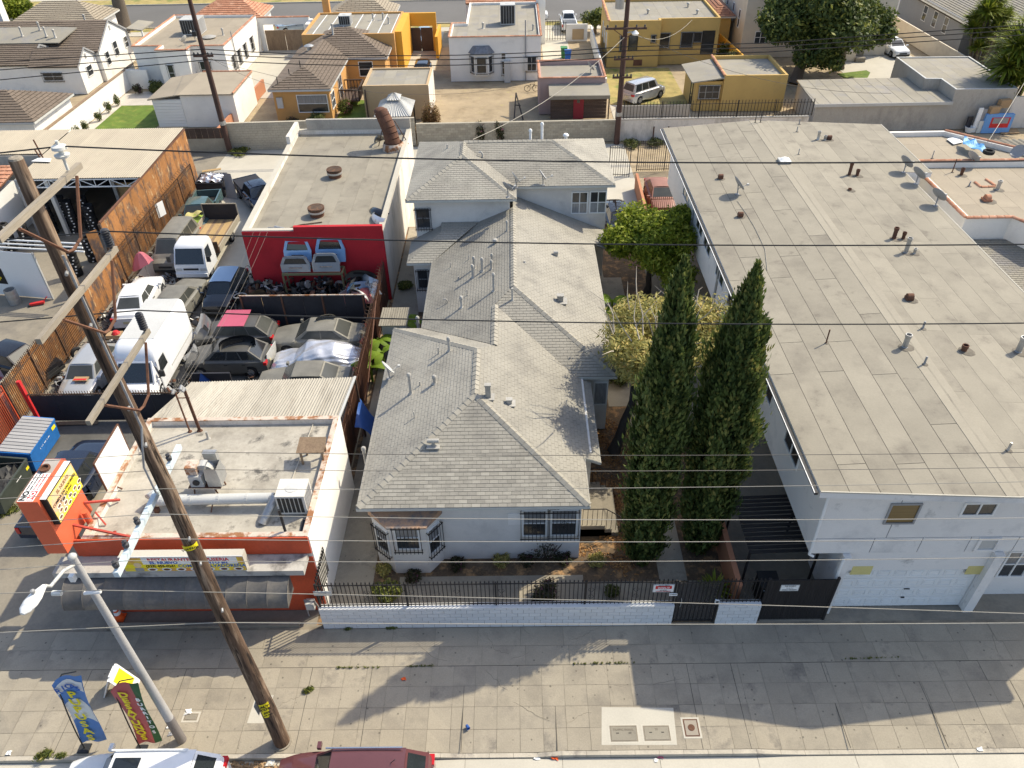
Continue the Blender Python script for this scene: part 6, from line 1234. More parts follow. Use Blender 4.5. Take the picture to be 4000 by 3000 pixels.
obj('rail', MB().bb(-22.85,-14.9,27.37,27.43,1.66,1.72), M['iron'], FG); obj('rail', MB().bb(-22.85,-14.9,27.405,27.44,.1,.16), M['iron'], FG); spk = MB().bb(-.012,.012,-.012,.012,0,.28).mesh('spike'); spk.materials.append(M['iron'])
for k in range(62): inst('spike', spk, FG, (-22.75+k*.125+19,0,1.60))
t = thing('loose_boards','pair of pale loose boards lying before the black gate','boards',(*G(310,1650),.03)); 
for k in range(2): a = G(228,1652+k*6,.05); b = G(382,1647+k*6,.05); obj('board', MB().bar((*a,.05+.02*k),(*b,.05+.02*k),.16,.03), M['wood'], t)
# picket fence in front of the tall rusty wall
PF = fence('iron_fence','tall black picket fence topped with barbed wire in front of the rusty orange wall',[(-23.55,40.0),(-23.3,52.5)],0,2.4,.12,'iron',post=2.5,rails=(.1,.9),ps=.022)
barbed(PF,(-23.55,40,2.4),(-23.35,52.3,2.4),.17); s_ = sign('white_plate','blank white plate hanging on the picket fence before the rusty wall',(-23.35,*GX(*U0(1395,150),-23.3)[1:]),.7,.95,[],n=(1,-.4,0))
TW = thing('rusty_wall','tall orange rust streaked sheet metal wall of the tyre shop','wall',(-23.95,47,0))
for k in range(14): y = 40.1+k*1.05; obj('rusty_panel', MB().bb(-24.0,-23.96-.012*(k%2),y,y+1.04,0,4.0), M['rust'], TW)
for k in range(2): obj('end_panel', MB().prism([(-24.45+.0*k,39.15+.5*k),(-24.05,39.6+.4*k),(-24.02,39.58+.4*k),(-24.42,39.13+.5*k)],0,3.9), M['rust'], TW) if k == 0 else None
obj('top_channel', MB().bar((-24.0,40.1,4.05),(-24.0,54.8,4.05),.12,.10), M['rustd'], TW); obj('corner_post', MB().box((-23.98,40.0,2.02),(.14,.14,4.04)), M['iron'], TW)
# tyre shop roof and inside
TS = thing('tyre_shop','open fronted tyre shop under a wide tan corrugated metal roof','shop',(-29,50,0)); TZ = 4.15
for k in range(9):
    x = -32.0+k*.90; obj('roof_sheet', corrugated([(x,46.25,TZ),(x+.89,46.25,TZ),(x+.89,54.6,TZ+.12),(x,54.6,TZ+.12)],.02,.15), M['corrt'], TS)
for k in range(9): x = -40.2+k*.90; obj('roof_sheet', corrugated([(x,50.3,TZ+.05),(x+.89,50.3,TZ+.05),(x+.89,54.6,TZ+.12),(x,54.6,TZ+.12)],.02,.15), M['corrt'], TS)
obj('rear_wall', MB().bb(-40.2,-24.1,54.3,54.5,0,4.1), M['rawwall'], TS); obj('left_wall', MB().bb(-32.2,-32.0,46.4,54.3,0,4.0), M['greyp'], TS); obj('grey_fascia', MB().bb(-40.2,-32.2,50.2,50.35,2.9,4.1), M['rawwall'], TS)
for k in range(4): x = -31.8+k*1.9; obj('plywood_sheet', MB().bb(x,x+1.88,54.22,54.28,0,3.9), M['ply' if k > 1 else 'darkp'], TS)
obj('partition', MB().bb(-27.4,-24.2,49.4,49.5,0,2.4), M['ply'], TS); obj('partition_post', MB().box((-27.5,49.3,1.5),(.22,.22,3.0)), M['greyl'], TS); obj('post', MB().box((-30.2,46.5,2.05),(.25,.25,4.1)), M['greyl'], TS)
tr = MB(); yy = 46.32
obj('truss_chord', MB().bar((-32.0,yy,TZ-.12),(-24.05,yy,TZ-.12),.07), M['whitep'], TS); obj('truss_chord', MB().bar((-32.0,yy,TZ-.62),(-24.05,yy,TZ-.62),.07), M['whitep'], TS)
for k in range(8): x = -31.9+k*.98; obj('truss_web', MB().bar((x,yy,TZ-.62 if k%2 else TZ-.12),(x+.98,yy,TZ-.12 if k%2 else TZ-.62),.045), M['whitep'], TS); obj('truss_web', MB().bar((x,yy,TZ-.15),(x,yy,TZ-.6),.04), M['whitep'], TS)
obj('roof_pipe', MB().tube(G3(*T0(375,1370),TZ+.05),(G(*T0(375,1370),TZ)[0]-.15,G(*T0(375,1370),TZ)[1],TZ+1.3),.05), M['rustd'], TS); obj('roof_pipe', MB().tube(G3(*T0(350,1370),TZ+.05),(G(*T0(350,1370),TZ)[0]-.15,G(*T0(350,1370),TZ)[1],TZ+.7),.05), M['rustd'], TS); obj('flashing', MB().prism([G(*T0(265,1385),TZ+.2),G(*T0(430,1390),TZ+.2),G(*T0(440,1360),TZ+.2),G(*T0(330,1355),TZ+.2)],TZ+.12,TZ+.14), M['whitep'], TS)
TK = thing('tiled_kiosk','small white building with a red tile roof at the far left of the tyre shop','building',(-37,44,0)); obj('wall', MB().bb(-42,-33.6,41.2,48.5,0,3.1), M['whitep'], TK); kp = [(-42,40.8,3.05),(-33.2,40.8,3.05),(-33.2,49,3.9),(-42,49,3.9)]; rf_ = obj('roof', MB().slab(kp,.1), M['rustd'], TK); tiles(rf_, kp, (1,0,0), .42, .5, .05, .07, .03, M['terra'], 'roof_tile', 120, .5)
for k in range(6): window(TK,(-42,41.2),(-33.6,41.2),1+k*1.2,1.9+k*1.2,1.2,2.5,mull=0,hbar=False)
tyme = MB().lathe([(.20,0),(.29,-.005),(.325,.03),(.33,.17),(.29,.205),(.20,.20)],(0,0,0),16,close=True).mesh('tyre',40); tyme.materials.append(M['tyre']); lbm = MB().bb(.31,.335,-.05,.05,.06,.14).mesh('label'); lbm.materials.append(M['whitep'])
def tyre(label, c, grp, rz=0, rot=None, lab=True):
    o = inst('tyre', tyme, None, c, rot or (0,0,rz)); tag(o, label, 'tyre', grp)
    if lab: inst('label', lbm, o)
    return o
rg = random.Random(3); SP = [(-33.0,44.6,9,'leaning tall stack at the far left of the tyre shop'),(-32.1,44.9,8,'second stack from the left outside the tyre shop'),(-31.4,46.9,10,'left stack inside the tyre shop opening'),(-30.7,47.6,11,'stack behind the light post of the tyre shop'),(-29.9,47.0,11,'middle stack inside the tyre shop'),(-29.1,47.5,11,'right of the middle stack inside the tyre shop'),(-28.4,46.7,10,'stack nearest the plywood partition'),(-27.2,41.2,9,'stack right behind the white panel'),(-27.0,43.0,8,'stack deeper behind the white panel')]
for (x,y,n,d) in SP:
    for k in range(n): tyre('%s tyre up in the %s'%(ORD[k],d), (x+rg.uniform(-.03,.03)+.01*k,y+rg.uniform(-.03,.03),.21*k), 'tyres in the '+d, -1.2+rg.uniform(-.4,.4))
tyre('single tyre leaning against the left rusty fence beside the silver car',(-23.4,32.6,.33),None,rot=(math.pi/2,0,.9),lab=False); tyre('loose tyre lying on top of the tyres at the far left',(-33.6,43.6,.0),None,lab=False); tyre('loose tyre on the ground before the left tyre stacks',(-31.6,43.3,0),None,lab=False)
WPn = thing('white_panel_wall','big white panel wall with a black and yellow sign in front of the tyre shop','panel wall',(-29.5,38.7,0)); pa_, pb_ = (-34.5,39.6),(-27.45,38.4); obj('panel', wbox(MB(),pa_,pb_,0,7.15,0.05,3.05,-.06,0), M['whitep'], WPn); obj('frame', wbox(MB(),pa_,pb_,7.08,7.16,0,3.1,-.08,.02), M['greyl'], WPn)
u_,z_ = wall_pt(pa_,pb_,*U0(0,650)); u2_,z2_ = wall_pt(pa_,pb_,*U0(72,795)); obj('black_sign', wbox(MB(),pa_,pb_,u2_-2.2,u2_,z2_,z2_+1.05,0,.02), M['blackp'], WPn); o_,e_v,n_v = wall_frame(pa_,pb_); text(WPn,'TYRE SHOP',.34,M['yel'],plane_mat(tuple(o_+e_v*(u2_-1.1)+n_v*.03+Vector((0,0,z2_+.35))),tuple(e_v),(0,0,1)),bold=.008)
for z in (3.2,3.45,3.7): obj('rail', MB().tube((-35,39.7,z),(-24.4,38.3,z),.05), M['whitep'], WPn)
bq = G(*U0(115,985)); t = thing('steel_barrel','pale blue grey steel barrel before the white panel wall','barrel',(*bq,0)); obj('barrel', MB().lathe([(.31,0),(.32,.3),(.33,.31),(.32,.32),(.32,.62),(.33,.63),(.32,.64),(.32,.95),(.28,.95),(.28,.6),(.001,.6)],(bq[0],bq[1]+.3,0),18), M['galv'], t, smooth=40)
t = thing('red_jack','red trolley jack lying on the concrete of the tyre shop yard','jack',(*G(*U0(330,975)),0)); q = G(*U0(330,975)); obj('frame', MB().bar((q[0]-.4,q[1]-.1,.1),(q[0]+.35,q[1]+.12,.12),.2,.12), M['redp'], t); obj('handle', MB().tube((q[0]+.3,q[1]+.1,.15),(q[0]+.55,q[1]+.25,.4),.03), M['redp'], t); obj('wheels', MB().tube((q[0]-.4,q[1]-.25,.06),(q[0]-.38,q[1]+.05,.06),.07), M['plastic'], t)
BFl = thing('feather_flag','mauve and yellow feather flag lettered BRAKE SERVICE at the left edge','feather flag',(*G(52,1532),0)); fb3 = G(52,1532); obj('mast', MB().tube((0,0,0),(-.1,0,3.6),.02), M['plastic'], BFl, world=False); ff3 = lambda u,v: (-.85+.85*u,.06*math.sin(5*v+3*u),.7+2.8*v); obj('flag_cloth', MB().grid(ff3,5,12), mat('mauve_cloth',(.42,.30,.36),rough=.6), BFl, world=False, smooth=60)
for k,ch in enumerate('BRAKE'): flag_letter(BFl,ff3,ch,.5,.92-.16*k,.55,'yel',-.05,.012)
flag_letter(BFl,ff3,'SERVICE',.5,.07,.22,'redp',-.05,.006)
# vehicles of the yard
GV = 'vehicles stored in the junkyard'
car('silver_hatchback','silver hatchback with a red box on its dashboard just behind the black gate',(-21.6,30.5),-math.pi/2,PSI,HATCH,GV,glassm='carg2')
car('white_sedan','white sedan with a dark torn sunroof beside the left fence',(-21.75,37.3),math.pi/2+.08,PW,SEDAN,GV,glassm='carg2')
car('dusty_sedan','dusty dark grey sedan right of the white sedan',(-19.35,37.0),math.pi/2-.08,PGR,SEDAN,GV,glassm='carg2')
car('navy_hatchback','dark hatchback with a pale blue covered roof near the red wall',(-17.0,38.2),-math.pi/2,PB,HATCH,GV,roofm=paint('pale_blue_roof',(.25,.36,.50),.06))
car('black_hatchback','dusty black hatchback with a pink panel on its roof',(-15.05,33.75),math.pi,PDK,HATCH,GV,glassm='carg2')
car('black_hatchback','black hatchback with a dark bumper heaped on its roof',(-14.85,31.55),math.pi,PDK,HATCH,GV)
car('dusty_sedan','long dusty grey sedan parked below the dark sheet fence',(-10.55,33.35),math.pi,PGR,(4.9,1.86,1.45,.93,.86,.27,.41,.70,.86,.95,.33,.18,.80),GV,glassm='carg2')
car('dusty_sedan','dusty grey car half hidden behind the corrugated canopy',(-10.5,29.5),math.pi,PGR,SEDAN,GV,glassm='carg2')
car('old_van','old dusty minivan with a missing nose behind the pink umbrella',(-21.5,43.2),-math.pi/2,PGR,(4.6,1.82,1.95,1.15,1.0,.15,.28,.92,.985,1.1,.33,.17,.8),GV,'van','carg2')
car('black_sedan','black sedan parked left of the rusty fence by the mauve flag',(-25.9,31.5),-.35,PB,SEDAN,'cars left of the rusty fence',glassm='carg2')
car('black_sedan','black sedan at the left edge below the mauve flag',(-27.4,27.6),-.35,PB,SEDAN,'cars left of the rusty fence')
t = thing('pink_panel','faded pink sheet metal panel lying on the roof of a black hatchback','panel',(-15.2,33.8,1.5)); obj('sheet', MB().slab([(-15.75,33.1,1.52),(-14.35,33.1,1.52),(-14.3,34.5,1.62),(-15.6,34.5,1.62)],.03), M['pinkp'], t)
shell('bumper_shell','dark bumper heaped on the roof of the front black hatchback',(-14.3,31.6),1.7,.8,.5,.4,PB,z=1.5,tilt=(.2,.1)); shell('silver_hood','silver car hood standing at the nose of the rear black hatchback',(-17.0,33.5),1.4,.3,1.3,-.9,PSI,z=.4,tilt=(-.6,0)); shell('grey_hood','pale crumpled hood at the nose of the front black hatchback',(-17.0,31.4),1.3,.5,1.0,-1.2,PSI,z=.2,tilt=(-.7,.2)); shell('sedan_scrap','grey fender scrap lying on the roof of the long dusty sedan',(-10.2,33.9),1.0,.4,.3,.3,PGR,z=1.45,tilt=(.5,0))
# covered car: a tarp over a car shape
cv = thing('covered_car','car under a wrinkled silver tarpaulin before the dark sheet fence','covered car',(-10.25,31.3,0),math.pi)
def tarp(u,v):
    x = 2.45*(1-2*u); a = math.pi*v; prof_ = np.interp(u,[0,.04,.1,.28,.40,.55,.70,.86,.96,1],[.25,.62,.80,.92,1.40,1.47,1.42,1.05,.90,.3]); hw = .97*(1-.25*abs(2*u-1)**5); c, s = math.cos(a), math.sin(a)
    y = hw*np.sign(c)*abs(c)**.55; z = .12+(prof_-.12)*abs(s)**.5; wr = .035*math.sin(15*u+5*math.sin(7*v))*math.sin(a)+.03*math.sin(31*u+11*v)+.02*math.sin(53*v-22*u); return (x,y*(1+wr*.5),z+wr*.8)
obj('tarpaulin', MB().grid(tarp,90,44), M['tarps'], cv, smooth=80, world=False); add_wheels(cv,(1.45,-1.4),.9,.31)
obj('leaning_panel', MB().slab([(-12.9,31.0,.0),(-12.75,32.4,.0),(-12.6,32.3,1.1),(-12.75,31.1,1.1)],.03), M['greyl'], cv)
# white high roof van
VN = thing('white_van','tall white box van with a rounded high roof facing the gate','van',(-18.55,31.1,0)); vx0,vx1 = -19.55,-17.55; PWv = paint('van_white',(.76,.77,.78),.02)
sec = [(34.0,.35,2.68),(33.9,.30,2.72),(30.35,.30,2.72),(30.0,.3,2.68),(29.72,.3,2.5),(29.55,.3,2.2),(29.45,.3,1.75)]
vb = MB(); rows = []
for (y,zb,zt_) in sec:
    r2 = .22; rows.append([(vx0,y,zb),(vx0,y,zt_-r2),(vx0+.07,y,zt_-.06),(vx0+.25,y,zt_),(vx1-.25,y,zt_),(vx1-.07,y,zt_-.06),(vx1,y,zt_-r2),(vx1,y,zb)])
vs = [p for r0 in rows for p in r0]; fs = [(i*8+j,i*8+j+1,(i+1)*8+j+1,(i+1)*8+j) for i in range(len(rows)-1) for j in range(7)]+[tuple(range(8))]
obj('body', vb.add(vs,fs), PWv, VN, smooth=50); obj('roof_sheet', MB().bb(vx0+.14,vx1-.14,30.35,33.95,2.722,2.735), M['greyl'], VN)
nose = MB(); rw = [(29.5,1.10,1.12),(28.75,1.08,.98),(28.45,1.0,.88),(28.35,.8,.7)]
n2 = []; 
for (y,zt_,hz) in rw: n2.append([(-18.55-.97*(1 if y > 28.6 else .92),y,.35),(-18.55-.96*(1 if y > 28.6 else .92),y,zt_-.12),(-18.55-.8,y,zt_),(-18.55+.8,y,zt_),(-18.55+.96*(1 if y > 28.6 else .92),y,zt_-.12),(-18.55+.97*(1 if y > 28.6 else .92),y,.35)])
obj('hood', nose.add([p for r0 in n2 for p in r0],[(i*6+j,i*6+j+1,(i+1)*6+j+1,(i+1)*6+j) for i in range(3) for j in range(5)]+[tuple(range(18,24))[::-1]]), PWv, VN, smooth=50)
cb = MB().add([(-19.5,29.5,1.1),(-17.6,29.5,1.1),(-17.6,28.85,1.1),(-19.5,28.85,1.1),(-19.4,29.6,2.0),(-17.7,29.6,2.0),(-17.72,29.45,2.0),(-19.38,29.45,2.0)],[(3,2,6,7),(2,1,5,6),(0,3,7,4),(4,7,6,5)]); obj('cab', cb, PWv, VN)
obj('windscreen', MB().add([(-19.42,28.88,1.14),(-17.68,28.88,1.14),(-17.78,29.42,1.93),(-19.32,29.42,1.93)],[(0,1,2,3)]).mv(0,-.02,.01), M['carg'], VN)
for s,x in ((-1,vx0-.012),(1,vx1+.012)): obj('door', MB().bb(min(x,x-s*.01),max(x,x-s*.01),29.5,30.6,.4,1.95), PWv, VN); obj('side_window', MB().add([(x+s*.004,29.55,1.15),(x+s*.004,30.5,1.15),(x+s*.004,30.4,1.85),(x+s*.004,29.75,1.85)],[(0,1,2,3)]), M['carg'], VN); obj('wing_mirror', MB().box((x+s*.18,29.35,1.35),(.22,.12,.34)), M['plastic'], VN); obj('headlight', MB().box((-18.55+s*.72,28.36,.78),(.34,.08,.2)), M['lampw'], VN); obj('side_trim', MB().bb(min(x,x+s*.005),max(x,x+s*.005),30.8,33.9,.72,.80), M['greyl'], VN)
VN['label'] = 'tall white box van with a rounded high roof facing the gate'
for y in (29.3,33.0):
    for s in (-1,1): tm_,rm_ = wheel_meshes(.37); w_ = inst('wheel', tm_, VN, (s*.88,y-31.1,.37), (0,0,math.pi/2 if s < 0 else -math.pi/2)); inst('rim', rm_, w_)
# cab-over truck with flat bed
TRK = thing('flatbed_truck','white cab over truck with an empty plank flatbed near the red wall','truck',(-19.6,43,0)); cxx = -19.62
cab = MB(); rows = [(40.22,.45,1.0,.95),(40.25,.45,1.15,.97),(40.75,.45,2.05,.90),(40.95,.45,2.2,.86),(41.9,.45,2.22,.88),(41.98,.45,2.0,.93)]
rs_ = [[(cxx-.97,y,zb),(cxx-.97,y,min(zt_,1.15)),(cxx-hw_,y,zt_-.05),(cxx-hw_+.12,y,zt_),(cxx+hw_-.12,y,zt_),(cxx+hw_,y,zt_-.05),(cxx+.97,y,min(zt_,1.15)),(cxx+.97,y,zb)] for (y,zb,zt_,hw_) in rows]
obj('cab', cab.add([p for r0 in rs_ for p in r0],[(i*8+j,i*8+j+1,(i+1)*8+j+1,(i+1)*8+j) for i in range(5) for j in range(7)]+[tuple(range(8))[::-1],tuple(range(40,48))]), PWv, TRK, smooth=40)
obj('windscreen', MB().add([(cxx-.86,40.235,1.18),(cxx+.86,40.235,1.18),(cxx+.80,40.70,2.0),(cxx-.80,40.70,2.0)],[(0,1,2,3)]).mv(0,-.015,.008), M['carg'], TRK); obj('bumper', MB().bb(cxx-.95,cxx+.95,40.08,40.2,.38,.62), PWv, TRK); obj('grille', MB().bb(cxx-.45,cxx+.45,40.195,40.215,.80,.92), M['plastic'], TRK)
for s in (-1,1): obj('headlight', MB().bb(cxx+s*.73-.17,cxx+s*.73+.17,40.19,40.22,.76,.92), M['lampw'], TRK); obj('side_window', MB().add([(cxx+s*.985,40.45,1.2),(cxx+s*.985,41.4,1.2),(cxx+s*.935,41.4,1.95),(cxx+s*.935,40.75,1.95)],[(0,1,2,3)]), M['carg'], TRK); obj('wing_mirror', MB().box((cxx+s*1.2,40.3,1.5),(.2,.1,.36)), M['plastic'], TRK); obj('chassis_rail', MB().bar((cxx+s*.4,41.9,.62),(cxx+s*.4,46.6,.62),.12,.2), M['plastic'], TRK)
for k in range(11): x = cxx-1.12+k*.206; obj('plank', MB().bb(x,x+.198,42.3,46.7,.86,.91), M['ply' if k%3 else 'wood'], TRK)
for s in (-1,1): obj('side_board', MB().bb(cxx+s*1.15-.03,cxx+s*1.15+.03,42.3,46.7,.86,1.25), M['corrt'], TRK)
obj('headboard', MB().bb(cxx-1.14,cxx+1.14,42.2,42.27,.85,1.6), M['iron'], TRK); obj('tail_board', MB().bb(cxx-1.14,cxx+1.14,46.72,46.78,.85,2.0), M['darkp'], TRK); obj('tail_frame', MB().bar((cxx-1.14,46.7,2.03),(cxx+1.14,46.7,2.03),.06).bar((cxx+1.14,46.7,2.03),(cxx+1.14,46.7,.8),.06).bar((cxx-1.14,46.7,2.03),(cxx-1.14,46.7,.8),.06), M['corrt'], TRK)
for y in (40.9,45.3):
    for s in (-1,1): w_ = inst('wheel', tm_, TRK, (-19.6+s*.85+19.6-.02,y-43,.37), (0,0,math.pi/2 if s < 0 else -math.pi/2)); inst('rim', rm_, w_)
q = G(*U0(1760,120),1.0); pk = pickup('old_pickup','old blue green pickup with a green tarpaulin on its hood at the fence',(-21.6,48.4),-math.pi/2+.1,paint('teal_green',(.07,.12,.12),.15),GV,glassm='carg2'); t = thing('green_tarpaulin','olive and green tarpaulin bundled on the hood of the old pickup','tarpaulin',(-21.4,46.6,1.1)); obj('bundle', MB().grid(lambda u,v: (-22.1+1.3*u,46.0+1.2*v,1.08+.22*math.sin(math.pi*u)*math.sin(math.pi*v)+.06*math.sin(13*u+9*v)),10,10), M['tarpg'], t, smooth=70); obj('fold', MB().grid(lambda u,v: (-21.9+.9*u,46.2+.8*v+.2*u,1.32+.08*math.sin(7*u+3*v)),6,6), mat('olive_canvas',(.42,.38,.16),var=.1), t, smooth=70)
pickup('pickup_truck','dark blue pickup with a covered bed parked in the alley mouth',(-18.5,51.0),R_(-57),PN,'pickups',glassm='carg'); t = thing('bed_cover','black soft cover over the bed of the alley pickup','cover',(-19.3,52.2,1.1)); m_ = MB().box((-1.35,0,1.13),(2.0,1.75,.05)); obj('cover', m_.xf(Matrix.Translation((-18.5,51.0,0)) @ Matrix.Rotation(R_(-57),4,'Z')), M['darkp'], t)
pickup('pickup_truck','dark navy pickup parked beside the white board of the restaurant',(-18.95,22.5),math.pi/2-.02,PN,'pickups')
PR = [('parts_heap','%s from the left of the dark mounds of parts against the red wall'%ORD[k],(-14.5+1.35*k,37.2),1.0,44,.75) for k in range(5)]+[('parts_heap',l,c,r) for (l,c,r) in (('scrap between the dusty sedan and the navy hatchback',(-18.2,35.4),.5),('scrap at the nose of the long dusty sedan',(-13.4,34.6),.4),('scrap right of the white van at the gate',(-17.0,28.3),.5),('scrap left of the white van by the fence',(-20.2,31.8),.45),('scrap at the tail of the white sedan by the left fence',(-22.9,38.2),.5),('scrap beside the nose of the covered car',(-13.3,30.6),.4))]+[('parts_heap','dark heap of parts at the left foot of the red wall',(-14.2,36.9),.95),('parts_heap','dark heap of trim under the left half of the olive rack',(-12.2,36.6),.9),('parts_heap','dark heap of trim under the right half of the olive rack',(-10.4,36.6),.9),('parts_heap','scrap beside the left fence behind the white sedan',(-23.1,36.4),.55),('parts_heap','scrap between the white sedan and the flatbed truck',(-21.6,39.9),.5),('parts_heap','scrap between the white van and the rear black hatchback',(-17.1,32.4),.5),('parts_heap','scrap along the left fence near the gate',(-23.0,30.6),.5),('parts_heap','scrap beside the tail of the old blue green pickup',(-22.6,50.4),.6),('parts_heap','scrap right of the flatbed truck by the red wall corner',(-16.4,41.0),.6),('parts_heap','scrap at the right end of the yard by the covered car',(-8.1,30.2),.4),('engine_block','dark engine block and gearbox among the parts beside the left fence',(-22.9,34.6),.5),('engine_block','rusty engine block beside the white sedan',(-23.0,33.2),.45),('parts_heap','heap of black plastic dashboards behind the silver hatchback',(-21.5,33.6),.6),('parts_heap','heap of grey and rusty metal parts under the pink umbrella',(-22.7,39.6),.6),('parts_heap','heap of black trim and hoses right of the old van',(-21.0,40.6),.5),('parts_heap','pile of dark trim before the front black hatchback',(-17.0,29.8),.6),('parts_heap','pile of grey scrap beside the blue folded tarpaulin',(-15.6,29.3),.5)]
def heap(name, label, c, r, n=34, z=0.):
    t = thing(name, label, 'scrap heap', (*c,z)); rg = random.Random(int(c[0]*100)); ms = ['plastic','iron','greyp','galv','darkp','plastic','rustd','tyre']
    for k in range(n):
        a = rg.uniform(0,6.28); d = r*1.3*math.sqrt(rg.random()); s = rg.uniform(.12,.38)*r*1.6; p = (c[0]+math.cos(a)*d,c[1]+math.sin(a)*d,z+rg.uniform(.05,.9)*r*(1.2-d/r/1.6)); mb = MB()
        mode = k % 4
        if mode == 0: mb.box((0,0,0),(s,s*rg.uniform(.3,1),s*rg.uniform(.2,.7)))
        elif mode == 1: mb.tube((-s*.6,0,0),(s*.6,0,0),s*.18,n=8)
        elif mode == 2: mb.path([(s*math.cos(t_),s*math.sin(t_)*.7,.1*t_*s) for t_ in np.linspace(0,4.4,9)],s*.10,5)
        else: mb.lathe([(s*.2,-s*.1),(s*.5,-s*.1),(s*.55,s*.1),(s*.2,s*.12)],(0,0,0),10)
        mb.xf(Matrix.Translation(p) @ Matrix.Rotation(rg.uniform(0,6),4,(rg.random(),rg.random(),rg.random()+.1))); obj('scrap_piece', mb, M[rg.choice(ms)], t)
    return t
for q in PR: heap(*q)
um = thing('umbrella','collapsed faded pink umbrella leaning on the black picket fence','umbrella',(-22.6,40.6,.6)); ur = MB(); 
def umb(u,v): a = 2*math.pi*u; r = .85*v*(1-.12*abs(math.sin(4*a))); return (-22.6+r*math.cos(a)*.9,40.6+r*math.sin(a)*.5-.1,1.9-.9*v*v+.35*math.cos(a)*v)
obj('canopy', MB().grid(umb,32,6), mat('pink_umbrella_cloth',(.60,.17,.20),rough=.6,var=.12), um); obj('stick', MB().tube((-22.5,40.6,0),(-22.6,40.6,1.95),.02), M['galv'], um)
t = thing('cardboard_box','cardboard box with a red bag behind the silver hatchback','box',(-21.2,32.9,1.0)); obj('box', MB().box((-21.2,32.95,1.15),(.75,.45,.22)), M['card'], t); obj('red_bag', MB().lathe([(.2,0),(.22,.08),(.12,.2),(.001,.22)],(-21.1,32.95,1.2),10), M['redp'], t)
t = thing('red_carton','tan and red carton lying behind the windscreen of the silver hatchback','box',(-21.5,29.75,1.2)); obj('carton', MB().box((-21.45,29.35,1.06),(.7,.32,.05)), M['card'], t); obj('red_print', MB().box((-21.45,29.28,1.09),(.62,.12,.012)), M['redp'], t)
t = thing('blue_sheet','blue tarpaulin sheet hung over black panels before the front black hatchback','tarpaulin',(-14.9,29.0,0)); obj('black_panel', MB().bb(-16.0,-14.1,29.4,29.5,.1,1.25), M['darkp'], t); obj('sheet', MB().add([(-15.5,29.36,1.3),(-15.9,29.1,.1),(-14.5,29.0,.1)],[(0,1,2)]), M['tarpb'], t); obj('back_sheet', MB().add([(-15.5,29.40,1.3),(-15.9,29.3,.1),(-14.5,29.3,.1)],[(2,1,0)]), M['tarpb'], t)
# dumpsters
def dumpster(name, label, c, w_, d, h, rz, m, lid='closed', grp='dumpsters by the red fence'):
    t = thing(name, label, 'dumpster', (*c,0), rz, grp); b = MB(); b.add([(-w_/2,-d/2+.12,.12),(w_/2,-d/2+.12,.12),(w_/2,d/2,.12),(-w_/2,d/2,.12),(-w_/2,-d/2,h-.05),(w_/2,-d/2,h-.05),(w_/2,d/2,h+.12),(-w_/2,d/2,h+.12)],[(3,2,1,0),(0,1,5,4),(1,2,6,5),(2,3,7,6),(3,0,4,7)]); obj('bin', b, M[m], t, world=False)
    obj('rim', MB().bar((-w_/2,-d/2,h-.04),(w_/2,-d/2,h-.04),.08).bar((w_/2,-d/2,h-.04),(w_/2,d/2,h+.12),.08).bar((w_/2,d/2,h+.12),(-w_/2,d/2,h+.12),.08).bar((-w_/2,d/2,h+.12),(-w_/2,-d/2,h-.04),.08), M[m], t, world=False)
    if lid == 'closed':
        for k in range(11): x = -w_/2+w_*k/11; obj('lid_rib', MB().slab([(x+.01,-d/2-.03,h+.02),(x+w_/11-.03,-d/2-.03,h+.02),(x+w_/11-.03,d/2,h+.20),(x+.01,d/2,h+.20)],.05), M['greyp'], t, world=False)
        obj('lid', MB().slab([(-w_/2,-d/2-.02,h-.01),(w_/2,-d/2-.02,h-.01),(w_/2,d/2,h+.17),(-w_/2,d/2,h+.17)],.03), M['greyp'], t, world=False)
    for s in (-1,1): obj('fork_pocket', MB().bb(s*w_/2-.06,s*w_/2+.06,-d*.3,d*.3,h*.45,h*.62), M[m], t, world=False)
    for sx in (-1,1):
        for sy in (-1,1): obj('caster', MB().tube((sx*w_*.4-.04,sy*d*.3,.09),(sx*w_*.4+.04,sy*d*.3,.09),.09,n=10), M['tyre'], t, world=False)
    return t
d1 = dumpster('dumpster','blue dumpster with a ribbed grey plastic lid beside the red fence',(-21.95,25.1),2.3,1.35,1.2,math.pi/2,'dblue'); mwd = wmat(d1) @ Matrix.Translation((.2,-.72,.72)) 
for (s,z) in (('WASTE',.85),): text(d1,s,.28,M['whitep'],wmat(d1) @ plane_mat((.0,-.63,z),(1,0,0),(0,0,1)),bold=.008)
obj('sticker', MB().bb(.75,1.05,-.655,-.635,.80,1.05), M['yel'], d1, world=False)
d2 = dumpster('dumpster','dark green open dumpster nearest the camera beside the red fence',(-22.0,22.6),2.3,1.3,1.1,math.pi/2,'dgreen','open'); obj('rubbish', MB().grid(lambda u,v: (-1.05+2.1*u,-.55+1.15*v,.75+.12*math.sin(11*u+7*v)+.1*math.sin(23*u*v)),12,8), M['plastic'], d2, world=False); obj('sticker', MB().bb(.1,.5,-.61,-.59,.7,1.0), M['whitep'], d2, world=False); obj('sticker', MB().bb(.9,1.1,-.61,-.59,.6,1.0), M['yel'], d2, world=False)
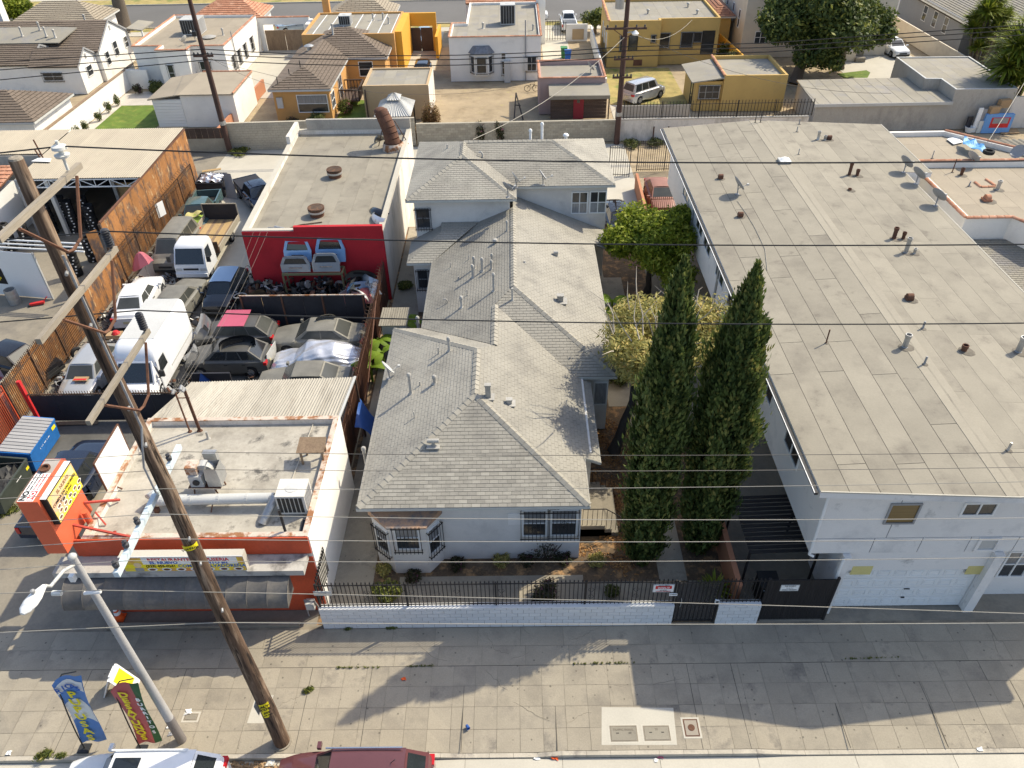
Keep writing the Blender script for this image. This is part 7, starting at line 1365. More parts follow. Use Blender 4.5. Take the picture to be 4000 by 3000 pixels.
d3 = dumpster('dumpster','black dumpster heaped with crumpled silver foil by the alley',(-22.1,52.6),1.9,1.4,1.2,0,'darkp','open','dumpsters in the yard'); obj('foil', MB().grid(lambda u,v: (-.85+1.7*u,-.6+1.25*v,1.25+.35*math.sin(math.pi*u)*math.sin(math.pi*v)+.12*math.sin(17*u+9*v)*math.cos(13*v-5*u)),16,14), M['tarps'], d3, world=False); obj('plank', MB().bar((-.6,.2,1.7),(.7,.5,1.75),.3,.04), M['cone'] if False else M['ply'], d3, world=False); obj('leaning_board', MB().slab([(1.0,-.6,0),(1.9,-.9,0),(1.6,-.3,1.7),(1.05,-.1,1.7)],.04), M['greyp'], d3, world=False)
# ================================================================ ALLEY WALLS AND BACK YARDS
def wstrip(name, label, a, b, h, m, th=.18, cap=None, cat='wall'):
    t = thing(name, label, cat, (*a,0)); o, e, n = wall_frame(a,b); k = -n*th
    obj('wall', MB().prism([a,b,(b[0]+k.x,b[1]+k.y),(a[0]+k.x,a[1]+k.y)],0,h), M[m], t)
    if cap: k2 = n*.04; obj('cap', MB().prism([(a[0]+k2.x,a[1]+k2.y),(b[0]+k2.x,b[1]+k2.y),(b[0]+k.x-k2.x,b[1]+k.y-k2.y),(a[0]+k.x-k2.x,a[1]+k.y-k2.y)],h,h+.07), M[cap], t)
    return t
block_wall('block_wall','tall grey concrete block wall behind the alley left of the workshop',(-23.4,60.9),(-8.1,61.5),.2,2.25,'block','blockj',parts=300)
block_wall('block_wall','beige concrete block wall behind the alley and the grey house',(-8.0,61.5),(8.3,61.7),.2,1.75,'block','blockj',parts=300)
wr_ = wstrip('rendered_wall','peeling white rendered wall behind the alley right of the wooden pole',(8.5,61.7),(24.0,61.8),1.75,'wallmix',cap='rawwall')
for x in (11.4,12.6,13.9): obj('iron_stain', MB().bb(x,x+.09,61.66,61.695,0,1.2), M['rustd'], wr_)
fence('iron_fence','black iron fence with curved tips on the white wall before the ochre garage',[(8.9,61.85),(24.2,61.95)],1.82,1.35,.26,'black',post=3,rails=(.08,.8),ps=.035,spear=False)
wf = thing('board_fence','brown board fence behind the tyre shop alley','fence',(-27,60.8,0)); 
for k in range(14): x = -30.3+k*.5; obj('board', MB().bb(x,x+.48,60.8,60.84,1.1,1.95), M['woodd'], wf)
obj('base_wall', MB().bb(-30.3,-23.4,60.82,60.95,0,1.1), M['block'], wf)
fence('iron_gate','black iron picket gate and fence across the alley end right of the grey house',[G(*T2(835,1520)),G(*T2(1010,1525))],0,2.3,.16,'black',post=2.5,rails=(.06,.95),ps=.03,cat='gate'); g0 = G(*T2(1075,1480)); fence('iron_gate','black iron picket gate above the red car at the alley end',[g0,(g0[0]+4.2,g0[1]+.1)],0,2.3,.16,'black',post=2.5,rails=(.06,.95),ps=.03,cat='gate')
wstrip('salmon_wall','salmon painted low wall between the black car and the red car',(8.55,44.5),(8.75,52.5),1.2,'salmon')
wstrip('salmon_wall','low salmon wall between the grey house garden and the apartment passage',(7.75,16.6),(7.75,21.5),1.25,'salmon',.2)
car('black_sedan','black sedan with red tail lights parked right of the two storey rear',(6.85,46.9),math.pi/2+.05,PB,SEDAN,'cars in the side passage'); car('red_sedan','faded red sedan with a sunroof parked behind the iron gate',(10.2,50.1),-math.pi/2,PRD,SEDAN,'cars in the side passage',glassm='carg2')
fence('iron_gate','rusty orange barred gate in front of the faded red sedan',[(9.0,46.9),(11.0,46.9)],0,1.9,.13,'rustd',post=2,rails=(.06,.95),ps=.025,cat='gate')
def hip(t, x0,x1,y0,y1,ze,zr, sm='brownsh', dm='brownd', parts=0):
    yc = (y0+y1)/2; xc = (x0+x1)/2; d = min((x1-x0),(y1-y0))/2
    if x1-x0 >= y1-y0: a,b = (x0+d,yc,zr),(x1-d,yc,zr); F = [([(x0,y0,ze),(x1,y0,ze),b,a],(1,0,0)),([(x1,y1,ze),(x0,y1,ze),a,b],(1,0,0)),([(x0,y1,ze),(x0,y0,ze),a],(0,1,0)),([(x1,y0,ze),(x1,y1,ze),b],(0,1,0))]
    else: a,b = (xc,y0+d,zr),(xc,y1-d,zr); F = [([(x0,y0,ze),(x1,y0,ze),a],(1,0,0)),([(x1,y1,ze),(x0,y1,ze),b],(1,0,0)),([(x0,y1,ze),(x0,y0,ze),a,b],(0,1,0)),([(x1,y0,ze),(x1,y1,ze),b,a],(0,1,0))]
    for p,u in F:
        r = obj('roof_slope', MB().slab(p,.12), M[dm], t); tiles(r, p, u, .9, .30, .04, .05, .012, M[sm], 'shingle', parts, .5)
    for q in ([(x0,y0),(x1,y0)],[(x1,y0),(x1,y1)],[(x0,y0),(x0,y1)]): obj('fascia', MB().bar((*q[0],ze-.08),(*q[1],ze-.08),.05,.16), M['greyl'], t)
def gable(t, x0,x1,y0,y1,ze,zr, wm='white', sm='brownsh', dm='brownd', over=.3, ax='x'):
    yc = (y0+y1)/2
    obj('wall', MB().add([(x0,y0,0),(x1,y0,0),(x1,y1,0),(x0,y1,0),(x0,y0,ze),(x1,y0,ze),(x1,yc,zr-.05),(x1,y1,ze),(x0,y1,ze),(x0,yc,zr-.05)],[(0,1,5,4),(1,2,7,6,5),(2,3,8,7),(3,0,4,9,8)]), M[wm], t)
    for s in (0,1):
        y = y0-over if s == 0 else y1+over; zz = ze-over*(zr-ze)/((y1-y0)/2); p = [(x0,y,zz),(x1+.12,y,zz),(x1+.12,yc,zr),(x0,yc,zr)]
        r = obj('roof_slope', MB().slab(p,.10), M[dm], t); tiles(r, p, (1,0,0), .9, .30, .04, .05, .012, M[sm], 'shingle', 0, .5)
    obj('barge_board', MB().bar((x1+.13,y0-over,ze-.25),(x1+.13,yc,zr-.02),.05,.16).bar((x1+.13,yc,zr-.02),(x1+.13,y1+over,ze-.25),.05,.16), M['greyp'], t)
    obj('gable_vent', MB().bb(x1+.0,x1+.03,yc-.15,yc+.15,zr-1.0,zr-.55), M['greyp'], t)
YX = Vector((1,0,0))
# 1: white house with brown gables (left)
H1 = thing('gabled_house','white stucco house with brown shingle gables at the far left','house',(-48,82,0))
gable(H1,-66,-41.3,79.9,87.4,3.1,4.95); gable(H1,-46.4,-41.7,76.0,79.85,2.8,3.8); gable(H1,-62,-46.4,76.2,81.5,2.9,3.9)
window(H1,(-41.28,79.9),(-41.28,87.4),1.0,1.9,1.2,2.5,mull=0,nrm=YX); window(H1,(-41.28,79.9),(-41.28,87.4),3.2,4.2,1.5,2.9,mull=0,nrm=YX); window(H1,(-41.28,79.9),(-41.28,87.4),5.9,6.8,1.6,2.7,mull=0,nrm=YX)
window(H1,(-46.4,76.0),(-41.7,76.0),1.0,2.9,1.3,2.1,bars=True,mull=1); window(H1,(-41.68,76.0),(-41.68,79.85),1.2,2.4,1.2,2.2,nrm=YX,mull=0)
obj('flat_roof_patch', MB().slab([(-54,80.0,3.75),(-45,80.0,3.75),(-44,82.6,4.5),(-52,83.3,4.7)],.1), M['roofg'], H1); obj('chimney', MB().bb(-55.6,-54.2,87.5,88.6,0,6.4).bb(-55.3,-54.5,87.7,88.4,6.4,6.9), M['white'], H1)
for (x,y,z,h) in ((-46.5,81.0,4.1,.8),(-49,81.2,4.1,.8),(-47.6,82.2,4.4,.7),(-52,81,4.0,.9),(-45.6,80.9,4.0,.7),(-44,84.6,4.6,.6)): vpipe(H1,(x,y,z),h,.09,'pipe')
obj('porch_roof', MB().slab([(-41.2,87.0,3.3),(-39.6,87.0,3.1),(-39.6,90.5,3.1),(-41.2,90.5,3.3)],.12), M['roofg'], H1); obj('porch_post', MB().box((-39.7,87.2,1.55),(.15,.15,3.1)), M['whitep'], H1)
HF = thing('front_porch_roof','low brown hip roof in front of the gabled white house','house',(-50,94,0)); hip(HF,-56,-46,91,97,3.0,4.6,'rooft'); obj('wall', MB().bb(-55.5,-46.5,91.4,96.6,0,3.0), M['white'], HF)
G1 = thing('hip_garage','white garage with a brown shingle hip roof at the left edge','garage',(-43,64,0)); hip(G1,-50,-38.55,60.9,68.0,2.6,4.1); obj('wall', MB().bb(-49.7,-38.9,61.2,67.7,0,2.55), M['white'], G1)
wstrip('garden_wall','long white garden wall with a brown cap between the lawn and the gabled house',(-38.15,61.0),(-38.0,79.5),1.75,'white',.2,'wood'); wstrip('garden_wall','short white garden wall behind the lawn',(-38.0,77.4),(-35.9,77.2),1.8,'white')
obj('lawn', MB().bb(-37.0,-31.6,62,72.5,-.1,-.02), M['grass'], kind='structure'); gr = obj('grass_blades', MB(), None) if False else None
obj('gravel_strip', MB().bb(-38,-37.0,62,76,-.1,-.025).bb(-37,-31,72.55,76.5,-.1,-.025), mat('pale_gravel',(.50,.46,.40),var=.15,fine=.3,fs=20), kind='structure')
for k,(x,y,h) in enumerate(((-37.4,64.3,1.1),(-37.4,66.0,1.0),(-37.4,68.5,.8),(-37.4,70.6,1.0),(-37.3,72.5,1.0))): bush('shrub','%s young shrub along the white garden wall by the lawn'%('nearest','second nearest','middle','second farthest','farthest')[k],(x,y),.4,500,'bush',.13,'young shrubs along the lawn','shrub',h)
bush('ball_shrub','round clipped shrub at the near corner of the lawn',(-37.6,62.9),.5,700,'bush',.1,cat='shrub',h=.9)
bush('shrub','spiky dark shrub before the short white garden wall',(-35.0,76.3),.8,700,'bush',.25,cat='shrub',h=1.0); bush('shrub','small dark shrub left of the spiky one',(-36.6,75.8),.55,400,'bushdk',.2,cat='shrub',h=.9)
# 2: white flat roofed house with tile coping
H2 = thing('flat_white_house','white flat roofed stucco house with a red tile edge and a big roof unit','house',(-32.5,84,0)); h2 = [(-36.9,78.0),(-34.1,78.0),(-34.1,76.5),(-31.2,76.5),(-31.2,77.8),(-28.0,77.8),(-28.0,89.8),(-36.9,90)]
ring_building(H2,h2,3.8,'white','rooft',.25,.2,tile=True,sheet=(5,1,'rooft'))
window(H2,(-34.1,76.5),(-31.2,76.5),.7,1.3,.9,2.5,bars=True,mull=0); window(H2,(-31.2,77.8),(-28,77.8),.5,1.6,.8,2.4,mull=0,bars=True)
for k,y in enumerate((79.2,81.2,83.4,86.0)): window(H2,(-28,77.8),(-28,89.8),y-77.8,y-76.9,1.1,2.4,mull=0,bars=True,nrm=YX)
obj('conduit', MB().tube((-27.9,80.5,0),(-27.9,80.5,4.4),.05), M['greyp'], H2); ac_unit('air_conditioner','big grey air conditioner on the tan roof of the flat white house',(-32.6,83.5,3.55),1.9,1.9,1.5,0,None,7,'greyl'); dish(H2,(-31.6,80.5,3.55),20,.5); dish(H2,(-32.1,79.0,3.55),160,.4)
vpipe(H2,(-29.4,82.5,3.55),.6,.08); vpipe(H2,(-30.5,81.5,3.55),.15,.3,'dome')
HP = thing('tile_porch_roof','small red clay tile hip roof in front of the flat white house','house',(-31,94,0)); hip(HP,-35.5,-27.6,90.5,96,3.3,4.7,'terra','rustd'); obj('wall', MB().bb(-35,-28,90.8,95.6,0,3.3), M['white'], HP)
AR = thing('arched_gateway','white arched gateway wall with wooden double gates beside the flat white house','gateway',(-25.5,90,0)); obj('wall', MB().bb(-28,-27.5,90,90.3,0,3.4).bb(-23.0,-22.3,90,90.3,0,3.4).bb(-27.5,-23.0,90,90.3,2.7,3.4), M['white'], AR); obj('gate_leaf', MB().bb(-27.45,-25.3,90.1,90.18,0,2.1), M['wood'], AR); obj('gate_leaf', MB().bb(-25.25,-23.05,90.1,90.18,0,2.1), M['wood'], AR); coping_tiles(AR,(-28,90.15),(-22.3,90.15),3.4,.18)
obj('side_arch', MB().bb(-22.3,-21.9,87.8,90.3,0,3.2), M['white'], AR)
G2 = thing('white_garage','white garage with a tan roof and a plank shed side','garage',(-27,69,0)); obj('wall', MB().bb(-28.7,-24.1,66.5,72.4,0,2.75), M['white'], G2); obj('roof', MB().slab([(-28.75,66.35,2.85),(-24.0,66.35,2.85),(-24.0,72.6,2.9),(-28.75,72.6,2.9)],.1), M['rooft'], G2); obj('shed_wall', MB().bb(-31.2,-28.7,66.55,72.2,0,2.4), M['white'], G2); obj('shed_roof', MB().slab([(-31.5,66.3,2.5),(-28.75,66.3,2.86),(-28.75,72.6,2.86),(-31.5,72.4,2.5)],.09), M['rooft'], G2)
for k in range(9): obj('siding_board', MB().bb(-31.2,-28.72,66.50,66.545,.1+k*.25,.33+k*.25), M['whitep'], G2)
coping_tiles(G2,(-24.05,66.4),(-24.05,72.6),2.9,.1); coping_tiles(G2,(-28.5,72.6),(-24.05,72.6),2.9,.12)
wstrip('orange_wall','terracotta orange garden wall beside the white garage',(-24.7,62.2),(-24.2,76),1.15,'salmon',.2)
obj('drive', MB().bb(-28,-21.6,74,96,-.1,-.02).bb(-11.8,-8.2,73,100,-.1,-.02).bb(3.2,6.2,75,103,-.1,-.02).bb(8.8,15.6,67,70.5,-.1,-.02).bb(21.4,23.6,76,100,-.1,-.02).bb(33,42,70,92,-.1,-.02), M['conc2'], kind='structure')
# 3: orange house
H3 = thing('orange_house','orange stucco house with brown hip roofs and a flat rear roof','house',(-17,76,0))
obj('wall', MB().bb(-21.0,-16.1,67.6,84,0,2.8).bb(-16.1,-12.4,76.8,84,0,2.8), M['orange'], H3); hip(H3,-21.3,-15.85,67.35,83.5,2.8,3.95,'brownsh'); hip(H3,-21.3,-12.1,76.55,84.5,2.8,4.6,'brownsh')
ring_building(H3,[(-20.9,80.2),(-11.75,80.2),(-11.75,89),(-20.9,89)],4.05,'orange','roofg',.18,.2,sheet=(9.5,1.25,'roofg'))
obj('roof_line', MB(), None) if False else None
for x in np.arange(-20,-12,1.3): obj('white_seam', MB().bb(x,x+.09,80.4,88.8,3.872,3.89), M['whitep'], H3)
window(H3,(-21,67.6),(-16.1,67.6),2.0,4.7,.75,2.3,mull=0,gl2='glassl'); window(H3,(-16.08,67.6),(-16.08,76.8),.4,1.8,.8,2.2,nrm=YX,mull=1); window(H3,(-16.08,67.6),(-16.08,76.8),4.0,5.6,.4,2.4,nrm=YX,mull=1); window(H3,(-16.1,76.8),(-12.4,76.8),1.1,2.5,1.0,2.4,mull=0)
obj('meter_box', MB().bb(-20.75,-20.25,67.42,67.6,1.2,2.1), M['greyl'], H3); obj('chimney', MB().bb(-20.6,-19.9,90,90.7,0,5.6), M['orange'], H3); vpipe(H3,(-17.6,79.6,4.1),1.0,.1); vpipe(H3,(-19.4,76.5,3.5),.5,.2,'dome','galv')
for (x,y) in ((-14.6,86),(-13.6,86.3),(-12.8,84.6)): vpipe(H3,(x,y,3.87),.6,.08)
for (x,y,z) in ((-19.8,69.6,3.1),(-20.5,68,2.9),(-18.9,70.3,3.6)): vpipe(H3,(x,y,z),.8,.04,'thin','blackp')
ac_unit('air_conditioner','grey air conditioner on the flat roof of the orange house',(-17.2,84.5,3.87),1.2,1.2,1.0,0,None,5,'greyl')
HP3 = thing('brown_porch_roof','small brown hip roof in front of the orange house','house',(-16,93,0)); hip(HP3,-20.5,-13,90,96,3.2,4.9,'rooft'); obj('wall', MB().bb(-20.2,-13.3,90.3,95.7,0,3.2), M['orange'], HP3)
AR2 = thing('arched_gateway','bright orange arched gateway wall with dark double gates','gateway',(-10.2,89,0)); obj('wall', MB().bb(-11.75,-11.4,88.8,89.1,0,3.9).bb(-8.75,-8.3,88.8,89.1,0,3.9).bb(-11.4,-8.75,88.8,89.1,2.6,3.9).bb(-8.3,-8.0,86,91,0,2.2), M['brightor'], AR2); obj('gate_leaf', MB().bb(-11.38,-10.1,88.9,88.96,0,2.4), M['woodd'], AR2); obj('gate_leaf', MB().bb(-10.05,-8.77,88.9,88.96,0,2.4), M['woodd'], AR2)
obj('side_wing', MB().bb(-11.75,-11.1,81,88.7,0,4.0), M['brightor'], H3)
dk = thing('wooden_deck','dark wooden porch deck with railings beside the orange house','deck',(-14.8,72,0)); obj('platform', MB().bb(-16.0,-14.2,71,74,.5,.62), M['woodd'], dk)
for q in (((-14.2,71),(-14.2,74)),((-16,71),(-14.2,71)),((-16,74),(-14.2,74))):
    obj('rail', MB().bar((*q[0],1.55),(*q[1],1.55),.1), M['woodd'], dk)
    for k in range(7): obj('baluster', MB().bar((q[0][0]+(q[1][0]-q[0][0])*k/6,q[0][1]+(q[1][1]-q[0][1])*k/6,.6),(q[0][0]+(q[1][0]-q[0][0])*k/6,q[0][1]+(q[1][1]-q[0][1])*k/6,1.55),.07), M['woodd'], dk)
obj('orange_yard_lawn', MB().bb(-15.9,-13.2,62,73,-.1,-.015), M['grass'], kind='structure')
G3_ = thing('tan_garage','tan stucco garage with a grey roof behind the gazebo','garage',(-10.2,70,0)); ring_building(G3_,[(-13.1,67.5),(-7.4,67.5),(-7.4,72.6),(-13.1,72.6)],3.0,'tanst','roofg',.15,.2,sheet=(5,1,'roofg')); obj('white_side', MB().bb(-7.398,-7.37,67.55,72.6,0,2.9), M['wallmix'], G3_); obj('downpipe', MB().tube((-12.9,67.4,0),(-12.9,67.4,2.7),.06), M['woodd'], G3_)
GZ = thing('gazebo','small gazebo with a ribbed grey metal two tier roof','gazebo',(-9.95,64.2,0))
for (sx,sy) in ((-1,-1),(1,-1),(1,1),(-1,1)): obj('post', MB().bar((-9.95+sx*1.35,64.2+sy*1.7,0),(-9.95+sx*1.35,64.2+sy*1.7,2.1),.12), M['black'], GZ)
def pyr(cx,cy,hx,hy,z0,z1,tx,ty):
    B_ = [(cx-hx,cy-hy,z0),(cx+hx,cy-hy,z0),(cx+hx,cy+hy,z0),(cx-hx,cy+hy,z0)]; T_ = [(cx-tx,cy-ty,z1),(cx+tx,cy-ty,z1),(cx+tx,cy+ty,z1),(cx-tx,cy+ty,z1)]
    for k in range(4):
        a,b,c,d = B_[k],B_[(k+1)%4],T_[(k+1)%4],T_[k]; obj('roof_panel', corrugated([a,b,c,d],.03,.22), M['greyl'], GZ)
pyr(-9.95,64.2,1.5,1.95,2.15,3.0,.4,.5); pyr(-9.95,64.2,.55,.7,3.05,3.4,.08,.1)
bush('clipped_hedge','tall rounded reddish hedge at the right corner of the tan garage',(-7.0,64.3),.95,4200,'hedge',.13,cat='hedge',h=2.7); bush('clipped_hedge','low round reddish hedge before the tall one',(-8.0,62.5),.9,2200,'hedge',.12,cat='hedge',h=1.2)
bush('flower_bush','pink flowering bush along the right wall of the orange house',(-15.3,69.3),.8,1800,'flow',.15,h=1.3); bush('bush','clipped yellow green bush before the orange house',(-17.3,66.9),1.0,1700,'bush',.13,h=.9); bush('flower_bush','dark purple flowering bush before the orange house',(-19.6,66.6),.9,1200,'bushdk',.14,h=.7); bush('bush','pale green bush at the right front corner of the orange house',(-15.4,65.6),.6,800,'flow',.13,h=.9)
car('light_blue_sedan','pale blue sedan parked on the drive behind the arched white gateway',(-26.2,98.5),.5,PLB,SEDAN,'cars on the far drives'); car('blue_sedan','car roof seen behind the dark orange arch gates',(-10.1,92.5),-math.pi/2,PLB,SEDAN,'cars on the far drives'); car('black_car','dark car parked below the orange gateway wall',(-9.2,79.5),-math.pi/2,PB,HATCH,'cars on the far drives')
# 4: white house with bay window, and the mauve shed
H4 = thing('bay_house','white flat roofed house with a dark hooded bay window','house',(-2,84,0)); ring_building(H4,[(-6.2,78.0),(2.7,78.0),(2.7,92),(-4.75,92),(-4.75,83.2),(-6.2,83.2)],4.15,'white','roofg',.25,.2,tile=(0,1,4,5),sheet=(6,1,'roofg'))
bw = [(-4.2,78.0),(-3.7,77.3),(-2.5,77.3),(-2.0,78.0)]; obj('bay_wall', MB().prism(bw,.7,2.7), M['white'], H4); hoodm = mat('bay_hood_metal',(.17,.18,.20),var=.3,vs=4,rough=.5); obj('bay_hood', MB().add([(-4.4,78,2.7),(-3.8,77.1,2.7),(-2.4,77.1,2.7),(-1.8,78,2.7),(-3.9,78,3.35),(-3.5,77.7,3.3),(-2.7,77.7,3.3),(-2.3,78,3.35)],[(0,1,5,4),(1,2,6,5),(2,3,7,6),(4,5,6,7)]), hoodm, H4)
window(H4,(-3.7,77.3),(-2.5,77.3),.1,1.1,.95,2.5,bars=True,mull=0); window(H4,(-4.2,78),(-3.7,77.3),.12,.75,.95,2.5,mull=0,bars=True); window(H4,(-2.5,77.3),(-2.0,78),.12,.75,.95,2.5,mull=0,bars=True,nrm=Vector((.81,-.58,0)))
window(H4,(-6.2,78),(2.7,78),5.0,5.5,2.0,2.7,mull=0); window(H4,(-6.2,78),(2.7,78),5.05,5.4,.6,1.9,mull=0,bars=True); window(H4,(-6.2,78),(2.7,78),7.5,8.5,.9,2.3,bars=True,mull=1)
obj('service_pipe', MB().tube((1.2,77.9,0),(1.2,77.9,5.6),.06), M['greyp'], H4); obj('meter_box', MB().bb(1.0,1.4,77.75,78,1.0,2.2), M['greyl'], H4); obj('water_heater', MB().bb(-.9,-.3,77.4,77.98,0,2.0), M['greyl'], H4)
ac_unit('air_conditioner','large grey cooler on the white roof of the bay window house',(-.5,83.8,3.9),1.5,1.4,1.9,0,None,5,'greyl'); vpipe(H4,(-3,82,3.9),.5,.1); vpipe(H4,(2.0,81,3.9),.5,.08)
HT = thing('tile_roof_front','red clay tile gable roof in front of the bay window house','house',(-3,95,0)); gable(HT,-5.2,2.6,92.2,98.5,4.2,5.6,'white','terra','rustd'); obj('chimney', MB().bb(2.6,3.6,91,92,0,6.0), M['white'], HT)
SH = thing('mauve_shed','mauve garage with tile edges and a lean-to with a red door','shed',(5,70,0)); ring_building(SH,[(2.25,68.35),(8.0,68.35),(8.0,73.4),(2.25,73.4)],3.15,'pink','roofg',.35,.2,tile=True)
obj('lean_to_roof', MB().slab([(3.05,66.3,2.3),(8.25,66.2,2.3),(8.25,68.3,2.65),(3.05,68.3,2.65)],.08), M['roofg'], SH); obj('lean_to_fascia', MB().bb(3.05,8.25,66.15,66.2,2.0,2.3), M['cap'], SH)
for k in range(7): obj('wall_board', MB().bb(3.2,8.1,67.1,67.14,.02+k*.29,.29+k*.29), M['woodd'], SH)
rd = obj('door', MB().bb(5.2,6.1,67.04,67.09,0,2.05), M['doorr'], SH); obj('door_pane', MB().bb(5.5,5.75,67.03,67.038,1.4,1.7), M['glass'], rd); obj('post', MB().bar((8.2,66.3,0),(8.2,66.3,2.2),.1), M['woodd'], SH); dish(SH,(6.9,70.6,2.8),20,.45,'greyp')
t = thing('swing_frame','dark welded frame standing on the dirt yard','frame',(.4,67.5,0)); obj('frame', MB().bar((0,67,0),(.2,69,1.7),.1).bar((.8,67,0),(.2,69,1.7),.1).bar((.1,68,1.0),(.6,68,.9),.07), M['black'], t)
t = thing('bicycle','small dark bicycle leaning near the bay window house','bicycle',(1.7,74.6,0)); 
for x in (1.3,2.1): obj('wheel', MB().lathe([(.28,-.02),(.31,0),(.28,.02),(.26,0)],(x,74.6,.31),14,'y',True), M['tyre'], t)
obj('frame', MB().path([(1.3,74.6,.31),(1.6,74.6,.7),(2.0,74.6,.7),(2.1,74.6,.31)],.025).path([(1.6,74.6,.7),(1.7,74.6,.31),(2.0,74.6,.7)],.025), M['black'], t); obj('handlebar', MB().bar((2.0,74.4,.85),(2.0,74.8,.85),.03), M['black'], t)
for (x,m,l,grp) in ((5.75,'binb','blue wheeled bin on the drive behind the mauve shed',None),(5.4,'bing','green wheeled bin behind the blue bin',None)):
    y = 84.2 if m == 'binb' else 85.4; t = thing('wheeled_bin',l,'bin',(x,y,0)); obj('body', MB().add([(x-.25,y-.28,.08),(x+.25,y-.28,.08),(x+.25,y+.28,.08),(x-.25,y+.28,.08),(x-.32,y-.36,1.05),(x+.32,y-.36,1.05),(x+.32,y+.36,1.05),(x-.32,y+.36,1.05)],[(0,1,5,4),(1,2,6,5),(2,3,7,6),(3,0,4,7)]), M[m], t); obj('lid', MB().bb(x-.35,x+.35,y-.4,y+.38,1.05,1.12), M[m], t)
    for s in (-1,1): obj('wheel', MB().tube((x+s*.2-.04,y+.3,.1),(x+s*.2+.04,y+.3,.1),.1), M['tyre'], t)
fence('iron_gate','black iron drive gate between the bay window house and the white pillar wall',[(3.0,92.5),(6.0,92.5)],0,1.9,.28,'black',post=3,rails=(.06,.95),ps=.05,cat='gate'); t = wstrip('pillar_wall','white pillar wall beside the far iron gate',(6.0,91.8),(8.4,91.8),1.8,'white'); obj('tan_panel', MB().bb(6.7,8.0,91.72,91.79,.2,1.3), M['tanst'], t); wstrip('yard_wall','white yard wall running back beside the ochre house',(8.55,73),(8.75,92),1.6,'white',.15)
pickup('white_pickup','white pickup parked beyond the far iron gate',(6.6,97.5),math.pi/2,PW,'cars on the far drives')
# 5: ochre house and garage
H5 = thing('ochre_house','ochre yellow flat roofed house with barred windows and dark doors','house',(15,86,0)); ring_building(H5,[(9.6,81.8),(14.85,81.8),(14.85,82.5),(20.9,82.5),(20.9,91),(9.8,91)],4.45,'yellow','roofg',.25,.2,tile=(5,),sheet=(6,1.1,'roofg'))
F5,F5b = ((9.6,81.8),(14.85,81.8)),((14.85,82.5),(20.9,82.5))
for (wl,a,b,k) in ((F5,(1010,305),(1080,440),'d'),(F5,(1205,300),(1240,365),'w'),(F5b,(1280,283),(1355,412),'w'),(F5b,(1465,275),(1555,408),'w'),(F5b,(1575,275),(1635,365),'w'),(F5b,(1650,265),(1730,470),'d'),(F5,(935,308),(970,440),'w')): window_px(H5,*wl,T2(*a),T2(*b),glass='glass',frame='greyp' if k == 'w' else 'black',mull=0,bars=(k == 'w'),hbar=False)
u0,z1 = wall_pt(*F5,*T2(1050,515)); obj('crawl_vent', wbox(MB(),*F5,u0,u0+.9,z1-.6,z1,-.02,.02), M['rustd'], H5)
for k in range(3): window(H5,(9.6,81.8),(9.8,91),1.2+k*2.2,2.0+k*2.2,1.5,3.0,nrm=Vector((-1,0,0)))
for (x,y) in ((14,85.5),(19,85),(18.6,88)): vpipe(H5,(x,y,4.2),.4,.08,'dome')
H5b = thing('ochre_porch','ochre porch with a clay tile roof at the right of the ochre house','porch',(22,90,0)); obj('wall', MB().bb(21.2,23.4,88,94,0,3.3), M['yellow'], H5b); hip(H5b,20.9,23.8,87.7,94.5,3.3,4.2,'terra','rustd')
wstrip('orange_wall','bright ochre garden wall right of the ochre house',(23.3,76),(22.4,88),1.5,'brightor',.15)
G5 = thing('ochre_garage','ochre garage with a small tile edged flat roof and a porch','garage',(20,71,0)); ring_building(G5,[(18.4,68.4),(23.9,68.3),(23.9,74.4),(18.5,74.4)],3.1,'yellow','roofg',.3,.2,tile=(3,)); obj('porch_wall', MB().bb(16.0,18.4,68.6,73.2,0,2.55), M['yellow'], G5); obj('porch_roof', MB().slab([(15.6,68.3,2.6),(18.4,68.3,2.95),(18.4,73.9,2.95),(15.6,73.6,2.6)],.1), M['roofg'], G5)
window(G5,(16.0,68.6),(18.4,68.6),.35,2.2,1.05,2.25,mull=2,bars=True,frame='greyl'); window(G5,(15.98,68.6),(15.98,73.2),.7,1.6,.1,2.2,mull=0,frame='black',nrm=Vector((-1,0,0)))
wstrip('concrete_wall','low concrete panel wall in front of the silver boxy car',(8.9,66.8),(15.4,66.9),1.15,'rawwall',.15)
car('boxy_suv','silver boxy sport utility car on the drive by the ochre house',(12.05,72.1),R_(38),PSI,BOXY,'cars on the far drives','suv')
obj('ochre_yard_grass', MB().bb(8.9,16.0,70.6,81.5,-.1,-.02), M['drygrass'], kind='structure'); obj('dry_yard', MB().bb(-6.9,2.1,61.8,77.9,-.1,-.03), M['dirt'], kind='structure')
# 6: beige house, grey house, concrete garages
H6 = thing('beige_house','beige two part house with a red tile top behind the big tree','house',(31,92,0)); ring_building(H6,[(23.9,84.5),(39.2,84.5),(39.2,100),(24.2,102)],5.8,'cream','roofg',.25,.2); obj('tile_roof', MB().slab([(35,93,6.4),(39.6,93,5.9),(39.6,100,5.9),(35,100,6.4)],.2), M['redp'], H6)
for k in range(4): window(H6,(23.9,84.5),(24.2,102),2+k*3,2.8+k*3,2.4,4.2,nrm=Vector((-1,0,0)),mull=0)
window(H6,(23.9,84.5),(39.2,84.5),1.3,2.5,1.4,2.6); window(H6,(23.9,84.5),(39.2,84.5),12.3,14.5,2.2,3.6,gl2='glassl'); obj('steps', MB().bb(35.4,36.4,82.2,83.0,0,.4).bb(35.4,36.4,83.0,83.8,0,.8).bb(35.4,36.4,83.8,84.5,0,1.2), M['lot'], H6); obj('planter_wall', MB().bb(32.5,35.4,82.5,84.4,0,1.0), M['cream'], H6)
